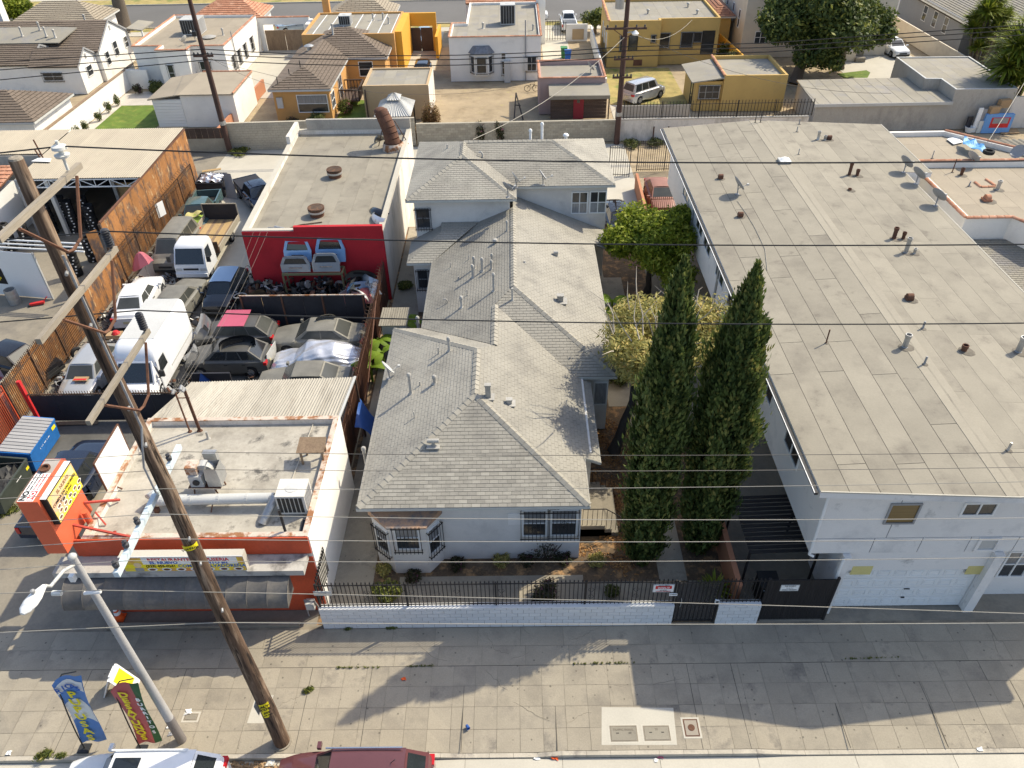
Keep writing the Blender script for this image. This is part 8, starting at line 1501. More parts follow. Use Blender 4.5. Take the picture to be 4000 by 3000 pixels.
car('white_sedan','shiny white sedan facing the camera on the right rear drive',(40.3,85.4),-math.pi/2+.1,PW,SEDAN,'cars on the far drives'); obj('small_lawn', MB().prism([G(*T3(600,635)),G(*T3(660,672)),G(*T3(860,670)),G(*T3(885,625)),G(*T3(850,605))],-.1,-.012), M['grass'], kind='structure')
H7 = thing('grey_house','dark grey stucco house with grey shingle roofs at the right edge','house',(52,88,0)); obj('wall', MB().prism([(46.6,100),(46.6,84),(47.8,84),(47.8,79.5),(62,79.5),(62,100)],0,3.3), M['sgrey'], H7)
for p,u in (([(46.2,79.1,3.1),(46.2,100,3.1),(53.5,100,5.6),(53.5,84,5.6)],(0,1,0)),([(46.2,79.1,3.1),(62,79.1,3.1),(62,84,5.6),(53.5,84,5.6)],(1,0,0))): r = obj('roof_slope', MB().slab(p,.12), M['brownd'], H7); tiles(r,p,u,.9,.3,.035,.045,.01,M['roofg'],'shingle',0)
for k in range(3): window(H7,(46.6,84),(46.6,100),3.5+k*2.6,4.5+k*2.6,1.2,2.8,nrm=Vector((-1,0,0)),mull=0)
window(H7,(47.8,79.5),(47.8,84),1.2,2.2,1.2,2.6,nrm=Vector((-1,0,0)),mull=0); window(H7,(47.8,79.5),(62,79.5),2.0,3.9,1.2,2.6,frame='greyp',mull=1,hbar=False); obj('gable', MB().add([(47.7,79.05,3.1),(54.2,79.05,3.1),(51,79.05,4.7)],[(0,1,2)]), M['sgrey'], H7)
wstrip('side_wall','pale side wall between the white sedan and the grey house',(44.2,74),(43.4,95),1.7,'cream',.15)
kq = lambda L: [(x*1.0221,y*1.0221) for x,y in L]
CG = thing('concrete_garage','long low raw concrete garage with a grey sheet roof','garage',(30,66,0)); obj('wall', MB().prism(kq([(24.3,61.7),(35.2,61.8),(35.2,64.4),(34.0,64.4),(34.0,67.8),(24.6,67.5)]),0,2.25), M['rawwall'], CG); rq = kq([(24.15,61.55),(35.2,61.65),(35.2,67.9),(24.5,67.7)]); obj('roof', MB().prism(rq,2.25,2.37), M['roofg'], CG); tiles(CG,[(*p,2.375) for p in rq],(0,1,0),6.4,1.0,.03,.012,.012,M['roofg'],'roofing_sheet',60,.3); obj('fascia', MB().bar((*kq([(24.1,61.5)])[0],2.27),(*kq([(35.2,61.6)])[0],2.27),.05,.24), M['greyl'], CG)
CG2 = thing('concrete_garage','taller stepped concrete garage with a pale roof right of the long one','garage',(39,67.5,0)); ring_building(CG2,kq([(35.25,61.9),(40.2,61.9),(40.4,70.6),(34.0,70.8),(34.0,64.7),(35.25,64.6)]),3.25,'rawwall','roofg',.06,.15,sheet=(6,1,'roofg'),capm='greyl')
wstrip('alley_wall','pale concrete wall behind the boxes at the right edge',(41.1,63.3),(54,63.6),2.6,'wallmix',.2)
CS = thing('corrugated_shed_roof','pale ribbed shed roof at the right edge behind the white annex','shed roof',(38,52,0)); s0 = [G3(*T3(1790,1205),3.2),G3(*T3(2400,1200),3.2)]; s1 = [G3(*T3(2090,1375),3.2),G3(*T3(2700,1360),3.2)]; obj('roof', corrugated([s1[0],s1[1],s0[1],s0[0]],.05,.42), M['cap'], CS); obj('wall', MB().prism([(p[0],p[1]) for p in (s1[0],s1[1],s0[1],s0[0])],0,3.05), M['wallmix'], CS)
# rubbish by the right wall and on the annex
zq = 0
def at3(x,y,z=0): return G(*T3(x,y),z)
c = at3(1955,1150); t = thing('television_box','big pale blue television carton with a printed picture leaning on the right wall','carton',(*c,0)); obj('carton', MB().bb(c[0]-1.15,c[0]+1.15,c[1],c[1]+.3,0,1.55), mat('pale_blue_print',(.16,.33,.62),var=.05), t); obj('picture', MB().bb(c[0]-.65,c[0]+.9,c[1]-.012,c[1],.45,1.3), M['redp'], t); obj('picture_top', MB().bb(c[0]-.5,c[0]+.75,c[1]-.016,c[1]-.0121,.8,1.25), M['greyp'], t)
for (x,y,w_,h,m,l,n) in ((1780,1150,.35,2.0,'whitep','white board standing left of the blue television carton','board'),(1815,1148,.4,1.9,'greyp','dark striped panel left of the blue television carton','panel'),(1830,1155,.5,1.0,'porc','low white panel at the foot of the blue television carton','panel'),(1720,1140,.4,1.2,'darkp','black upright case at the left of the rubbish','case'),(2000,1150,.3,.7,'whitep','white sack before the blue television carton','sack')): c = at3(x,y); t = thing('discarded_'+n.replace('panel','slab'),l,n,(*c,0)); obj(n, MB().box((c[0],c[1]+.2,h/2),(w_,.12,h)), M[m], t)
for (x,y,s,m,l,z) in ((1930,1000,.7,'card','cardboard box on top of the blue television carton',1.55),(2000,985,.8,'card','upper cardboard box behind the television carton',1.9)): c = at3(x,y+150); t = thing('cardboard_box',l,'box',(*c,z)); obj('box', MB().box((c[0]-.3,c[1]+.3,z+s*.4),(s*1.2,s*.5,s*.8),.2), M[m], t)
c = at3(2080,1140); t = thing('flat_cardboard','flattened cardboard lying on the ground right of the rubbish','cardboard',(*c,0)); obj('sheet', MB().slab([(c[0]-.9,c[1]-.5,.05),(c[0]+.7,c[1]-.4,.06),(c[0]+.9,c[1]+.5,.12),(c[0]-.6,c[1]+.6,.1)],.03), M['card'], t)
c = at3(1730,1140); t = thing('washing_bowl','white round plastic tub at the left of the rubbish','tub',(*c,0)); obj('tub', MB().lathe([(.25,0),(.4,.45),(.37,.45),(.001,.2)],(*c,0),14), M['whitep'], t)
c = G(*T3(1760,1260),5.3); t = thing('blue_tarpaulin','crumpled blue tarpaulin on the tile edge of the rear annex roof','tarpaulin',(*c,5.6)); t0,t1,t2,t3 = [G(*T3(*q),5.7) for q in ((1690,1190),(1840,1250),(1930,1350),(1680,1260))]; obj('sheet', MB().grid(lambda u,v: ((t0[0]*(1-u)+t1[0]*u)*(1-v)+(t3[0]*(1-u)+t2[0]*u)*v,(t0[1]*(1-u)+t1[1]*u)*(1-v)+(t3[1]*(1-u)+t2[1]*u)*v,5.78+.08*math.sin(13*u+7*v)+.05*math.sin(23*v-9*u)),12,10), mat('sky_blue_tarp',(.13,.36,.66),rough=.5,var=.1), t, smooth=60)
c = G(*T3(1620,1215),5.4); t = thing('loose_board','white flat panel lying left of the blue tarpaulin on the roof','panel',(*c,5.4)); obj('panel', MB().slab([G3(*T3(1545,1200),5.42),G3(*T3(1620,1180),5.42),G3(*T3(1690,1225),5.42),G3(*T3(1605,1245),5.42)],.04), M['whitep'], t); tyre('tyre lying on the blue tarpaulin on the annex roof',(*G(*T3(1905,1320),5.9),5.85),None,lab=False)
# far street
obj('far_street', MB().bb(-300,300,100.6,112.6,-.3,.0), M['road'], kind='structure'); obj('far_sidewalk', MB().bb(-300,300,116.2,118,-.3,.02).bb(-300,300,97.0,98.8,-.3,.02), M['conc2'], kind='structure'); obj('far_verge', MB().bb(-300,300,112.75,116.1,-.3,.03).bb(-300,300,98.9,100.45,-.3,.01).bb(-300,300,118.1,150,-.3,.0), M['drygrass'], kind='structure'); obj('far_kerb', MB().bb(-300,300,112.6,112.74,-.3,.14).bb(-300,300,100.46,100.6,-.3,.14), M['conc2'], kind='structure')
car('far_white_car','white car parked on the far street behind the tile roofed house',(2.0,102.2),0,PW,SEDAN,'cars on the far drives')
t = thing('street_sign','grey sign on a post beside the far street','sign',(-45,111,0)); q = G(*T0(705,130)); obj('post', MB().tube((*q,0),(q[0],q[1],3.2),.06), M['greyp'], t); obj('plate', MB().bb(q[0]-.3,q[0]+.3,q[1]-.06,q[1]-.03,2.6,3.3), M['greyp'], t)
# ================================================================ TREES AND PLANTS
def cypress(label, base, h, prof, n, seed):
    t = thing('cypress_tree', label, 'tree', (*base,0), 0, 'tall cypresses beside the grey house'); rg = np.random.default_rng(seed)
    ts = np.array([p[0] for p in prof]); rs = np.array([p[1] for p in prof])*.83
    K = 1100; uc = rg.random(K*3)*.985+.01; uc = uc[rg.random(K*3) < (np.interp(uc,ts,rs)/rs.max())+.06][:K]; K = len(uc); ac = rg.random(K)*2*np.pi; oc = .90+.13*rg.normal(size=K); i_ = rg.integers(0,K,n)
    u = np.clip(uc[i_]+.017*rg.normal(size=n),.005,.998); m = n; r0 = np.interp(u,ts,rs); a = ac[i_]+.13*rg.normal(size=n)/np.maximum(r0,.12); r0 = r0*oc[i_]*np.where(rg.random(n) < .3,.8,1)
    lob = 1+.14*np.sin(5*a+7*u+seed)+.12*np.sin(9*a-23*u)+.10*np.sin(3*a+41*u)+.10*np.sin(14*a+60*u)+.09*np.sin(21*a-90*u)
    r = r0*lob*(.66+.38*rg.random(m)**.6+.10*(rg.random(m)>.95))
    z = h*u+.12*rg.normal(size=m); P = np.stack([base[0]+r*np.cos(a),base[1]+r*np.sin(a),z],1)
    P[:,2] = np.clip(P[:,2],.05,h)
    o = np.stack([np.cos(a),np.sin(a),np.zeros(m)],1); up = np.array([0,0,1.])+o*(.15+.35*rg.random(m))[:,None]+.22*rg.normal(size=(m,3)); up /= np.linalg.norm(up,axis=1)[:,None]
    sd_ = np.cross(up,o+.5*rg.normal(size=(m,3))); sd_ /= np.linalg.norm(sd_,axis=1)[:,None]
    s = (.13+.17*rg.random(m))[:,None]; V = np.stack([P-up*s*.5,P+sd_*s*.20,P+up*s*.6,P-sd_*s*.20],1).reshape(-1,3)-np.array([*base,0.])
    fast_mesh('foliage', V, np.arange(m*4).reshape(m,4), LEAF['cyp'], t)
    obj('shaded_core', MB().lathe([(max(.02,np.interp(k/16,ts,rs)*.62),h*k/16*.985) for k in range(17)],(*base,0),14), mat('shaded_cypress_core',(.018,.028,.010),var=.4,vs=3,fine=.4,fs=14,bump=.6), t, smooth=60)  # added solid core; its dark colour paints the shade inside the crown
    obj('trunk', MB().path([(*base,0),(base[0],base[1],h*.6)],.16,8,[.22,.08]), M['barkd'], t); return t
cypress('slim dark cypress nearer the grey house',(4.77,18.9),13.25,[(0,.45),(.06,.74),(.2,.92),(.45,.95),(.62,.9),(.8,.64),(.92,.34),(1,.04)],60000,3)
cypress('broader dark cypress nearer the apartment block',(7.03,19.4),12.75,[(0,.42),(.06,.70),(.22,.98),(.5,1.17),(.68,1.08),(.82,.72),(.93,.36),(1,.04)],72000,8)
def tree(name, label, base, top, cs, rs, n, size, m, bark='bark', r0=.18, aspect=2.2, droop=.3, shell=.45, group=None, bare=0, seed=0):
    t = thing(name, label, 'tree', (*base,0), 0, group); rg = random.Random(seed+5)
    limbs(t, (*base,0), top, [tuple(Vector(c)+Vector((rg.uniform(-.2,.2),rg.uniform(-.2,.2),0))) for c in cs[:9]], r0, M[bark])
    leaf_cloud(t, 'crown', n, cs, rs, size, LEAF[m], aspect, droop, shell, .35, seed=seed)
    for k in range(bare):
        c = Vector(rg.choice(cs)); d = Vector((rg.uniform(-1,1),rg.uniform(-1,1),rg.uniform(.2,1))).normalized(); r_ = rs[0] if not isinstance(rs[0],(tuple,list)) else rs[0][0]
        q = c+d*r_*rg.uniform(.9,1.35); obj('bare_twig', MB().path([c+d*r_*.4,c+d*r_*.8+Vector((rg.uniform(-.15,.15),rg.uniform(-.15,.15),.1)),q],.018,4,[.03,.02,.006]), mat('pale_twig',(.42,.37,.30)), t)
    return t
def blob(c, R, k, r, seed, flat=.75):
    rg = random.Random(seed); out = [c]; rr = [(R*.62,R*.62,R*.5)]
    for i in range(k):
        a = rg.uniform(0,6.283); e = rg.uniform(-.5,1.2); d = R*rg.uniform(.5,.8); out.append((c[0]+math.cos(a)*math.cos(e)*d,c[1]+math.sin(a)*math.cos(e)*d,c[2]+math.sin(e)*d*flat)); q = r*rg.uniform(.7,1.25); rr.append((q,q,q*.8))
    return out, rr
c = G(2535,930,3.6); cs, rs = blob((c[0],c[1],3.3),2.45,20,1.0,4); cs2, rs2 = blob((c[0]+1.2,c[1]-2.2,2.2),1.1,7,.6,6); cs3, rs3 = blob((c[0]+2.3,c[1]+1.2,4.4),.9,5,.5,9)
tree('citrus_tree','bright yellow green leafy tree between the grey house and the apartment block',(c[0]+.3,c[1]+.1),(c[0]+.2,c[1],2.4),cs+cs2+cs3,rs+rs2+rs3,36000,.21,'lime','barkd',.16,2.0,.25,seed=2)
c = G(2630,1330,4.6); cs, rs = blob((6.4,26.2,5.0),2.85,28,1.05,12,.65); cs2, rs2 = blob((4.5,23.8,6.0),1.25,10,.6,13); b_ = G(2395,1765)
tree('dry_tree','sparse olive and orange leaved tree with bare twigs behind the two cypresses',b_,(b_[0]+1.1,b_[1]+1.0,3.4),cs+cs2,rs+rs2,34000,.24,'dry','barkd',.2,3.4,.1,.35,bare=60,seed=4)
c = G(3190,160,7.0); cs, rs = blob((29.6,78,5.6),5.2,30,1.9,21,.75); cs2, rs2 = blob((34.0,78.5,4.2),2.4,10,1.2,22); cs3, rs3 = blob((25.4,77,4.8),2.5,10,1.3,23); cs4, rs4 = blob((29.3,75.4,2.6),2.4,9,1.1,24)
tree('broadleaf_tree','huge dark broadleaf tree behind the ochre garage',(27.3,75.8),(28.6,77,5.0),cs+cs2+cs3+cs4,rs+rs2+rs3+rs4,60000,.38,'fic','bark',.45,1.9,.2,.5,seed=7)
obj('second_trunk', MB().path([(33.2,80.2,0),(32.6,79.4,3),(31.5,78.6,5.5)],.35,8), M['bark'], [o for o in COL.objects if o.name.startswith('broadleaf_tree')][0])
def yucca(name, label, c, heads, L, n, m='palm', cat='tree'):
    t = thing(name, label, cat, (*c,0)); V = []; rg = np.random.default_rng(int(c[0]*7))
    for (dx,dy,z,s) in heads:
        obj('stem', MB().path([(c[0]+dx*.3,c[1]+dy*.3,0),(c[0]+dx*.8,c[1]+dy*.8,z*.6),(c[0]+dx,c[1]+dy,z)],.12,6), M['bark'], t)
        for k in range(n):
            d = rg.normal(size=3); d[2] = abs(d[2])*.9-.25; d /= np.linalg.norm(d); p = np.array([dx,dy,z]); w_ = np.cross(d,[0,0,1.]); w_ /= np.linalg.norm(w_)+1e-6; l = L*s*(.7+.5*rg.random()); mid = p+d*l*.55; tip = p+d*l+np.array([0,0,-.22*l*rg.random()])
            V += [p-w_*.02,mid-w_*.06*s,tip,mid+w_*.06*s]
    V = np.array(V); fast_mesh('leaves', V, np.arange(len(V)).reshape(-1,4), LEAF[m], t); return t
yucca('yucca_tree','tall yellow green spiky yucca before the dark grey house',(46.3,79.0),[(-1.2,-.5,5.6,1.2),(-.3,.3,6.2,1.2),(.9,-.2,4.9,1.0),(1.7,-.5,3.6,1.0),(-1.9,-.3,4.0,1.0),(1.2,.4,2.8,.9),(.2,-.8,3.8,1.0),(-1.0,-.9,2.4,.9),(2.2,.2,2.0,.9),(-.6,0,5.0,1.1),(-1.7,.2,4.8,1.0),(.3,.1,5.2,1.0),(.8,.3,4.2,1.0),(-.9,.2,3.4,1.0)],1.25,300)
yucca('palm_tree','bushy fan palm at the right edge above the concrete garages',(42.2,65.6),[(-.8,0,5.8,1.4),(.5,.5,6.8,1.5),(-1.4,-.3,4.4,1.3),(.6,-.6,4.6,1.4),(1.4,.2,5.4,1.4),(-.4,-.4,3.4,1.2),(0,.3,4.2,1.4),(.8,.2,3.6,1.3)],1.8,300)
yucca('spiky_plant','pale spiky plant growing beside the salmon garden wall',(7.2,17.2),[(0,0,.25,.8)],.9,70,cat='plant')
for (nm,lb,c_,hs) in (('banana_plant','yellowing banana plant by the left wall of the grey house',G(1480,1345,1.0),((0,0,1.4),(.3,-.9,1.2),(-.2,-1.8,1.0))),('banana_plant','bright green banana leaves at the small shed',G(1590,1270,1.2),((0,0,1.5),)),('banana_plant','green banana plant at the right wall of the grey house',G(2390,1195,1.2),((0,0,1.6),(.3,-.5,1.2)))):
    t = thing(nm,lb,'plant',(*c_,0)); rg = random.Random(len(lb)); L_ = []
    for (dx,dy,hz) in hs:
        obj('stem', MB().tube((c_[0]+dx,c_[1]+dy,0),(c_[0]+dx,c_[1]+dy,hz),.07), M['bush'] if 'bush' in M else LEAF['banana'], t)
        for k in range(8):
            a = rg.uniform(0,6.28); l = rg.uniform(.8,1.3); o = Vector((c_[0]+dx,c_[1]+dy,hz-.1)); dv = Vector((math.cos(a),math.sin(a),0)); sv_ = Vector((-math.sin(a),math.cos(a),0))
            obj('leaf', MB().grid(lambda u,v: tuple(o+dv*l*u+Vector((0,0,.75*u*l-.95*u*u*l))+sv_*(v-.5)*.42*math.sin(math.pi*min(1,u*.93+.05))+Vector((0,0,-.08*abs(v-.5)))),7,2), LEAF['banana'], t, smooth=60)
# front yard plants
c = G(1515,2345); bush('bush','yellow green bushy succulent behind the fence left of centre',(c[0],c[1]+.15),.62,2600,'weed',.13,h=.75)
c = G(2130,2345); bush('flower_bush','dark purple flowering bush behind the middle of the fence',(c[0],c[1]+.1),.65,2600,'bushdk',.10,h=.6)
c = G(2390,2335); bush('bush','small green bush behind the fence left of the no entry sign',(c[0],c[1]+.15),.35,700,'bush',.11,h=.45)
for k,(x,y) in enumerate(((1500,2235),(1620,2262),(1790,2215),(1960,2200),(2060,2195),(2200,2190),(2330,2200))):
    c = G(x,y); bush('dry_weeds','%s clump of dry weeds along the foot of the grey house front'%('first','second','third','fourth','fifth','sixth','last')[k],(c[0],c[1]),.42,900,'dry' if k%3 == 0 else 'bushdk',.09,'dry weeds along the house front','weeds',.38)
t = thing('dead_shrub','dark leafless shrub standing against the grey house front','shrub',(.9,18.75,0)); rg = random.Random(2)
for k in range(14): a = rg.uniform(-1,1); obj('twig', MB().path([(1.0,18.75,0),(1.0+a*.3,18.7,.5),(1.0+a*.7+rg.uniform(-.1,.1),18.7+rg.uniform(-.15,.1),rg.uniform(.6,1.15))],.012,4), M['barkd'], t)
leaf_cloud(t,'leaves',350,[(1.0,18.75,.6)],[(.5,.2,.5)],.09,LEAF['bushdk'])
fl = thing('fallen_leaves','orange fallen leaves scattered on the soil right of the grey house','leaf litter',(4.2,23,0)); leaf_cloud(fl,'leaves',5200,[(3.4+random.uniform(-.8,1.6),18.3+random.uniform(0,9),.015) for k in range(60)],[(.6,.5,.02)]*60,.10,leafmat('fallen_leaf',(.14,.07,.03),(.34,.17,.06),(.48,.27,.09),.1),1.8,0,.05,1.5)
bush('bush','low mixed shrubs between the citrus tree and the house path',(5.0,30.0),.8,1100,'bush',.16,h=.8)
# far greenery
for (nm,lb,c_,R,n,s,m,z) in (('round_tree','yellow green round tree beside the white chimney at the top left',(-60,97),3.4,9000,.4,'lime',3.6),('leafy_bush','green leafy bush behind the far iron gate',(9.6,95),1.6,3200,.32,'fic',1.6)):
    cs, rs = blob((c_[0],c_[1],z),R,12,R*.42,31); tree(nm,lb,c_,(c_[0],c_[1],z),cs,rs,n,s,m,seed=11)
cs, rs = blob((-46,104,10.5),4.5,14,2.0,33); bt = tree('street_tree','big grey trunked street tree at the top left by the far road',(-47.5,99.8),(-47.0,100.2,6.4),cs,rs,14000,.5,'bush','bark',.75,1.9,seed=12)
for k in range(7): a = k*.9; obj('root', MB().path([(-47.5,99.8,.4),(-47.5+1.1*math.cos(a),99.8+1.1*math.sin(a),.15),(-47.5+2.2*math.cos(a),99.8+2.0*math.sin(a),-.05)],.2,6,[.3,.18,.06]), M['bark'], bt)
bush('vine','dark hanging vine on the beige block wall left of centre',(-2.8,61.5),.5,600,'bushdk',.16,cat='vine',h=1.9); bush('vine','dark hanging vine on the beige block wall right of the other',(-1.2,61.5),.45,600,'bushdk',.16,cat='vine',h=1.9)
for k,(x,y,r_) in enumerate(((9.6,60.6,1.0),(11.5,60.8,.9),(13.5,60.9,.8))): bush('weeds','%s patch of green weeds at the foot of the peeling alley wall'%('left','middle','right')[k],(x,y),r_,700,'bush',.16,'weeds along the alley wall','weeds',.5)
bush('weeds','green weeds at the foot of the left rear pole',(-22.4,60.2),1.0,800,'weed',.16,cat='weeds',h=.4); bush('weeds','green weeds in the gap between the workshop and the grey house',(-6.6,39.2),.55,900,'weed',.14,cat='weeds',h=.35)
for k in range(3): bush('climber','%s climbing shrub along the bright ochre wall'%('near','middle','far')[k],(22.5-.2*k,78.5+3*k),.7,700,'weed',.25,'climbers on the ochre wall','climber',1.5)
# blue shade tarps at the left of the house, small shed
SHD = thing('small_shed','small grey shed with a ribbed tan roof left of the grey house','shed',(-6.35,33.1,0)); obj('wall', MB().bb(-6.95,-5.75,32.4,33.8,0,1.9), M['greyl'], SHD)
for k in range(12): x = -7.08+k*.122; obj('roof_strip', MB().bb(x,x+.1,32.25,33.95,1.95,1.99), M['cap'], SHD)
t = thing('shade_cloth','dark blue shade cloth hung between the yard fence and the grey house','shade cloth',(-6.75,25.8,0)); obj('cloth', MB().grid(lambda u,v: (-7.1+.75*u*(1-.3*v),24.6+1.7*v,1.9-.7*u+.25*math.sin(3*u+2*v)),8,8), M['tarpb'], t, smooth=70); t = thing('blue_chair','blue folding camp chair beside the blue shade cloth','chair',(-6.3,27.6,0)); obj('seat', MB().slab([(-6.6,27.3,.5),(-6.05,27.3,.45),(-6.05,27.9,.5),(-6.6,27.9,.5)],.03), M['tarpb'], t); obj('backrest', MB().slab([(-6.6,27.9,.5),(-6.05,27.9,.5),(-6.05,28.15,1.0),(-6.6,28.15,1.0)],.03), M['tarpb'], t)
for (x,y) in ((-6.58,27.32),(-6.07,27.32),(-6.58,27.9),(-6.07,27.9)): obj('leg', MB().tube((x,y,0),(x,y,.5),.015), M['black'], t)
# slatted canopy and bin in the apartment passage
CP = thing('slatted_canopy','black slatted canopy over the bin in the apartment passage','canopy',(9.4,18.6,0))
for k in range(14): y = 17.4+k*.2; obj('slat', MB().bar((8.2,y,2.15),(10.8,y,2.25),.13,.03), M['black'], CP)
for q in ((8.25,17.45),(10.7,17.45),(8.25,20),(10.7,20)): obj('post', MB().box((*q,1.08),(.07,.07,2.16)), M['black'], CP)
t = thing('wheeled_bin','black wheeled bin with a pale stripe behind the black sheet gate','bin',(9.0,16.9,0)); obj('body', MB().box((9.0,17.0,.55),(.65,.7,1.0)), M['plastic'], t); obj('lid', MB().box((9.0,16.98,1.08),(.72,.78,.07)), M['plastic'], t); obj('stripe', MB().box((9.0,16.64,.95),(.5,.02,.12)), M['whitep'], t)
obj('wheel', MB().tube((8.7,17.3,.1),(9.3,17.3,.1),.1), M['tyre'], t)
# ================================================================ REAR POLES AND WIRES
def rear_pole(label, x, y, h, arms, dx, lamp=False):
    t = thing('utility_pole',label,'utility pole',(x,y,0)); obj('pole', MB().path([(x,y,0),(x+dx*.5,y,h*.5),(x+dx,y,h)],.2,12,[.24,.2,.15]), M['poled'], t, smooth=50)
    for (z,l) in arms:
        xx = x+dx*z/h; obj('crossarm', MB().bb(xx-l,xx+l,y-.28,y-.16,z-.07,z+.07), M['arm' if z > 9 and not lamp else 'poled'], t)
        for s in (-.9,-.5,.5,.9): obj('insulator', MB().lathe([(.03,0),(.07,.05),(.07,.14),(.02,.2)],(xx+l*s,y-.22,z+.07),8), M['insul'], t)
        if l > 1: obj('brace', MB().bar((xx-l*.6,y-.24,z-.05),(xx,y-.24,z-.7),.05).bar((xx+l*.6,y-.24,z-.05),(xx,y-.24,z-.7),.05), M['rustd'], t)
    if lamp: obj('lamp', MB().lathe([(.06,.2),(.28,.0),(.2,-.12),(.001,-.16)],(x+.75,y-.4,8.6),12), M['whitep'], t); obj('lamp_arm', MB().tube((x,y,8.5),(x+.75,y-.4,8.75),.04), M['galv'], t); obj('transformer', MB().lathe([(.001,0),(.32,0),(.34,1.1),(.2,1.2),(.001,1.2)],(x-.55,y-.3,10.3),14), M['galv'], t)
    obj('step_band', MB().lathe([(.25,0),(.25,.3)],(x,y,2.3),12), M['galv'], t); return t
rear_pole('dark brown leaning utility pole behind the alley at the left',-23.3,60.6,12.6,((11.6,.9),(7.6,.75)),-.15); 
obj('cable_box', MB().box((-23.6,60.3,9.2),(.3,.25,.35)), M['plastic'], [o for o in COL.objects if o.get('label','').startswith('dark brown leaning')][0])
rear_pole('dark brown utility pole with a lamp behind the alley wall near the ochre house',8.4,61.2,13.2,((8.9,1.55),(6.7,.75),(5.35,.75)),.1,True)
WG = {'s':('dark insulated cable crossing the upper part of the picture','cables between the rear poles'),'h':('high thin wire on a tall insulator of the front pole','high wires of the front pole'),'m':('line wire on the pale blue crossarm of the front pole','line wires of the pale blue crossarm'),'c':('low communication cable crossing in front of the houses','low communication cables')}
def wire(key, pts, y, r, m, ext=22, label=None):
    W3 = [GY(px,py,y) for (px,py) in pts]; xs_ = [p[0] for p in W3]; zs_ = [p[2] for p in W3]
    kn = 2 if len(pts) > 4 and pts[1][0] < 1300 else 0
    xr = np.array(xs_[1:] if kn else xs_); zr_ = np.array(zs_[1:] if kn else zs_); cf = np.polyfit(xr, zr_, min(2,len(xr)-1)); P = []
    if kn: x0_,z0_ = xs_[0],zs_[0]; sl_ = (zs_[1]-z0_)/(xs_[1]-x0_); P += [(x0_-ext,y,z0_-sl_*ext*.8),(x0_,y,z0_)]
    else: P += [(xr[0]-ext,y,float(np.polyval(cf,xr[0]-ext)))]
    P += [(float(x),y,float(np.polyval(cf,x))) for x in np.linspace(xr[0],xr[-1],24)]+[(float(xr[-1]+ext),y,float(np.polyval(cf,xr[-1])+(np.polyval(cf,xr[-1])-np.polyval(cf,xr[-1]-1))*ext))]
    c0 = P[0]; l, g = WG[key]; o = obj('overhead_wire', MB().path([(p[0],p[1],p[2]) for p in P], r, 5), m, None, label or l, 'wire', g, loc=c0); return o
HR = M['wire']
for pts, y in (([(0,597),(240,570),(1000,603),(2000,626),(3000,636),(4000,628)],12.7),([(0,938),(421,903),(1000,925),(2000,947),(3000,959),(4000,954)],13.0),([(0,1258),(544,1213),(1000,1228),(2000,1256),(3000,1266),(4000,1262)],12.98)): wire('h',pts,y,.014,M['wired'],label='%s of the three high wires on the tall insulators of the front pole'%('top' if y < 12.8 else 'middle' if y > 12.99 else 'lowest'))
for pts, y in (([(0,1812),(714,1766),(1000,1767),(2000,1779),(3000,1777),(4000,1767)],12.82),([(0,1875),(680,1834),(1000,1835),(2000,1841),(3000,1837),(4000,1825)],12.30),([(0,1948),(640,1909),(1000,1911),(2000,1910),(3000,1899),(4000,1882)],11.5),([(0,2049),(592,2007),(1000,2015),(2000,2029),(3000,2029),(4000,2024)],10.88),([(0,2142),(545,2104),(1000,2108),(2000,2117),(3000,2115),(4000,2106)],10.25),([(0,2225),(500,2190),(1000,2194),(2000,2196),(3000,2188),(4000,2178)],9.74)): wire('m',pts,y,.0075,M['wirel'] if y < 12 else HR,label='%s of the six line wires at the pale blue crossarm, counted from the street'%{12.82:'sixth',12.30:'fifth',11.5:'fourth',10.88:'third',10.25:'second',9.74:'nearest'}[y])
wire('c',[(0,2318),(393,2313),(791,2305),(1298,2318),(2063,2342),(2633,2356),(3000,2367),(4000,2395)],11.55,.011,M['wirel'],label='low slanting communication cable meeting the lamp post and the white gate sign'); wire('c',[(0,2471),(859,2433),(1500,2434),(2000,2438),(3000,2440),(4000,2433)],11.5,.012,M['wirel'],label='pale lowest cable crossing over the sidewalk edge')
t = thing('cable_closure','white cable splice sleeve on the low cable at the lamp post','splice',(-10.9,11.55,6)); a = GY(330,2317,11.55); b = GY(393,2311,11.55); obj('sleeve', MB().tube(a,b,.05), M['whitep'], t); a = GY(205,2317,11.55); b = GY(240,2317,11.55); obj('splice', MB().tube(a,b,.07), M['porc'], t)
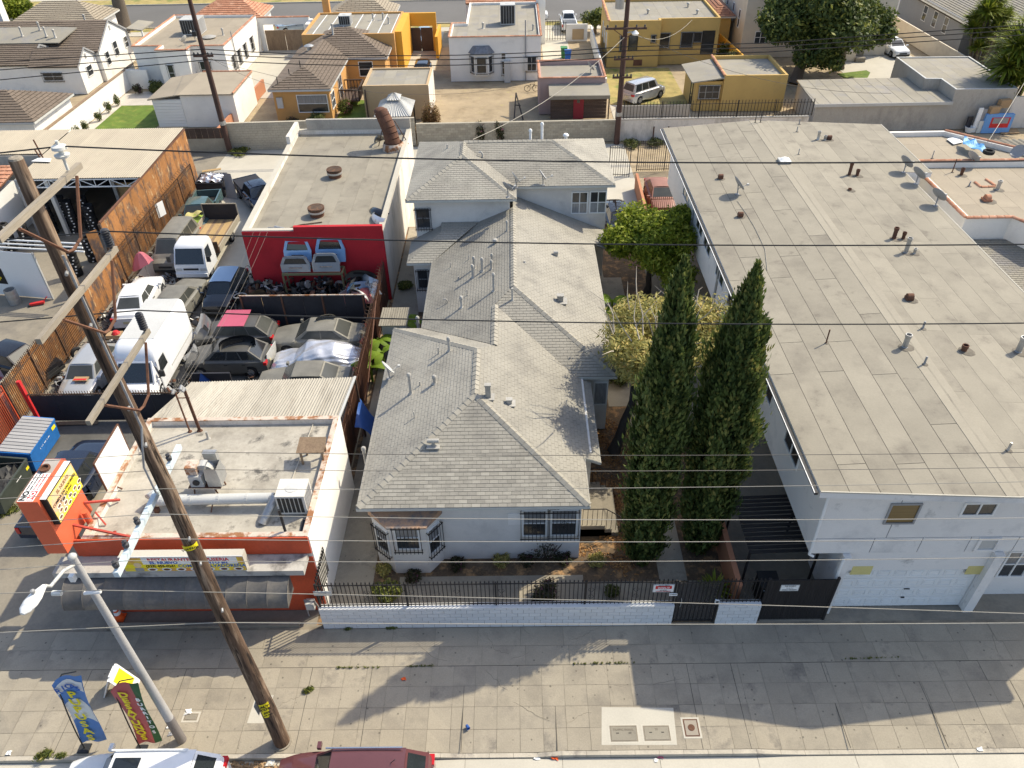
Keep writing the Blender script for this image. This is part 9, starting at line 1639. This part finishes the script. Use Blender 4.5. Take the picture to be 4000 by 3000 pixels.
for pts in ([(0,242),(800,192),(1000,199),(2000,202),(2434,183),(3000,168),(4000,97)],[(0,273),(809,210),(1000,217),(2000,222),(2434,199),(3000,185),(4000,115)],[(0,312),(814,233),(1000,240),(2000,248),(2430,221),(3000,203),(4000,136)]):
    W3 = [GY(px,py,60.35) for (px,py) in pts]; P = [(W3[0][0]-25,60.35,W3[0][2]+.5),W3[0],W3[1]]+[(float(x),60.35,float(z)) for x,z in [(W3[1][0]+(W3[4][0]-W3[1][0])*k/10, W3[1][2]+(W3[4][2]-W3[1][2])*k/10-(.55*4*(k/10)*(1-k/10))) for k in range(1,10)]]+[W3[4],W3[5],W3[6],(W3[6][0]+25,60.35,W3[6][2]+1)]
    obj('overhead_wire', MB().path(P,.035,5), M['wired'], None, '%s of the three dark cables between the two rear poles'%('top' if pts[0][1] < 250 else 'middle' if pts[0][1] < 300 else 'lowest'), 'wire', WG['s'][1], loc=P[0])
def drop(label, a, b, sag, r, m): 
    A_ = Vector(a); B_ = Vector(b); obj('service_drop', MB().path([A_.lerp(B_,k/10)-Vector((0,0,4*sag*(k/10)*(1-k/10))) for k in range(11)], r, 5), M[m], None, label, 'wire', loc=a)
drop('white service cable from the rear pole to the two storey roof ridge',(8.4,61.0,8.3),(-2.4,43.3,7.4),.7,.022,'wirel'); drop('thin wire from the rear pole to the concrete garage corner',(8.5,61,8.8),(30,61.6,3.6),1.2,.015,'wire'); drop('thin wire from the rear pole to the ochre house roof',(8.5,61,8.8),(18,82.4,4.3),1.2,.02,'wirel'); drop('thin pale wire from the right edge down to the annex roof',(44,66,7.6),(29.5,46.3,5.7),.5,.018,'wirel')
drop('thin wire from the left rear pole to the flat white house',(-23.3,60.6,8.8),(-30.5,77.7,3.9),.5,.015,'wire'); drop('thin wire from the left rear pole to the orange house meter',(-23.3,60.6,7.6),(-20.6,67.6,3.1),.3,.015,'wire'); drop('thin wire from the left rear pole to the mauve shed frame',(-23.3,60.6,7.4),(.2,69,2.2),1.5,.014,'wire')
for k,(dx,l) in enumerate(((0,'left'),(.13,'middle'),(.26,'right'))): drop('%s of three thin wires running from the restaurant mast over the yard to the workshop'%l,(px_+dx,py_,zr+2.1) if False else (-13.0+dx,22.5,5.9),(-14.4+dx*3,38.0,4.5),.35,.006,'wire')
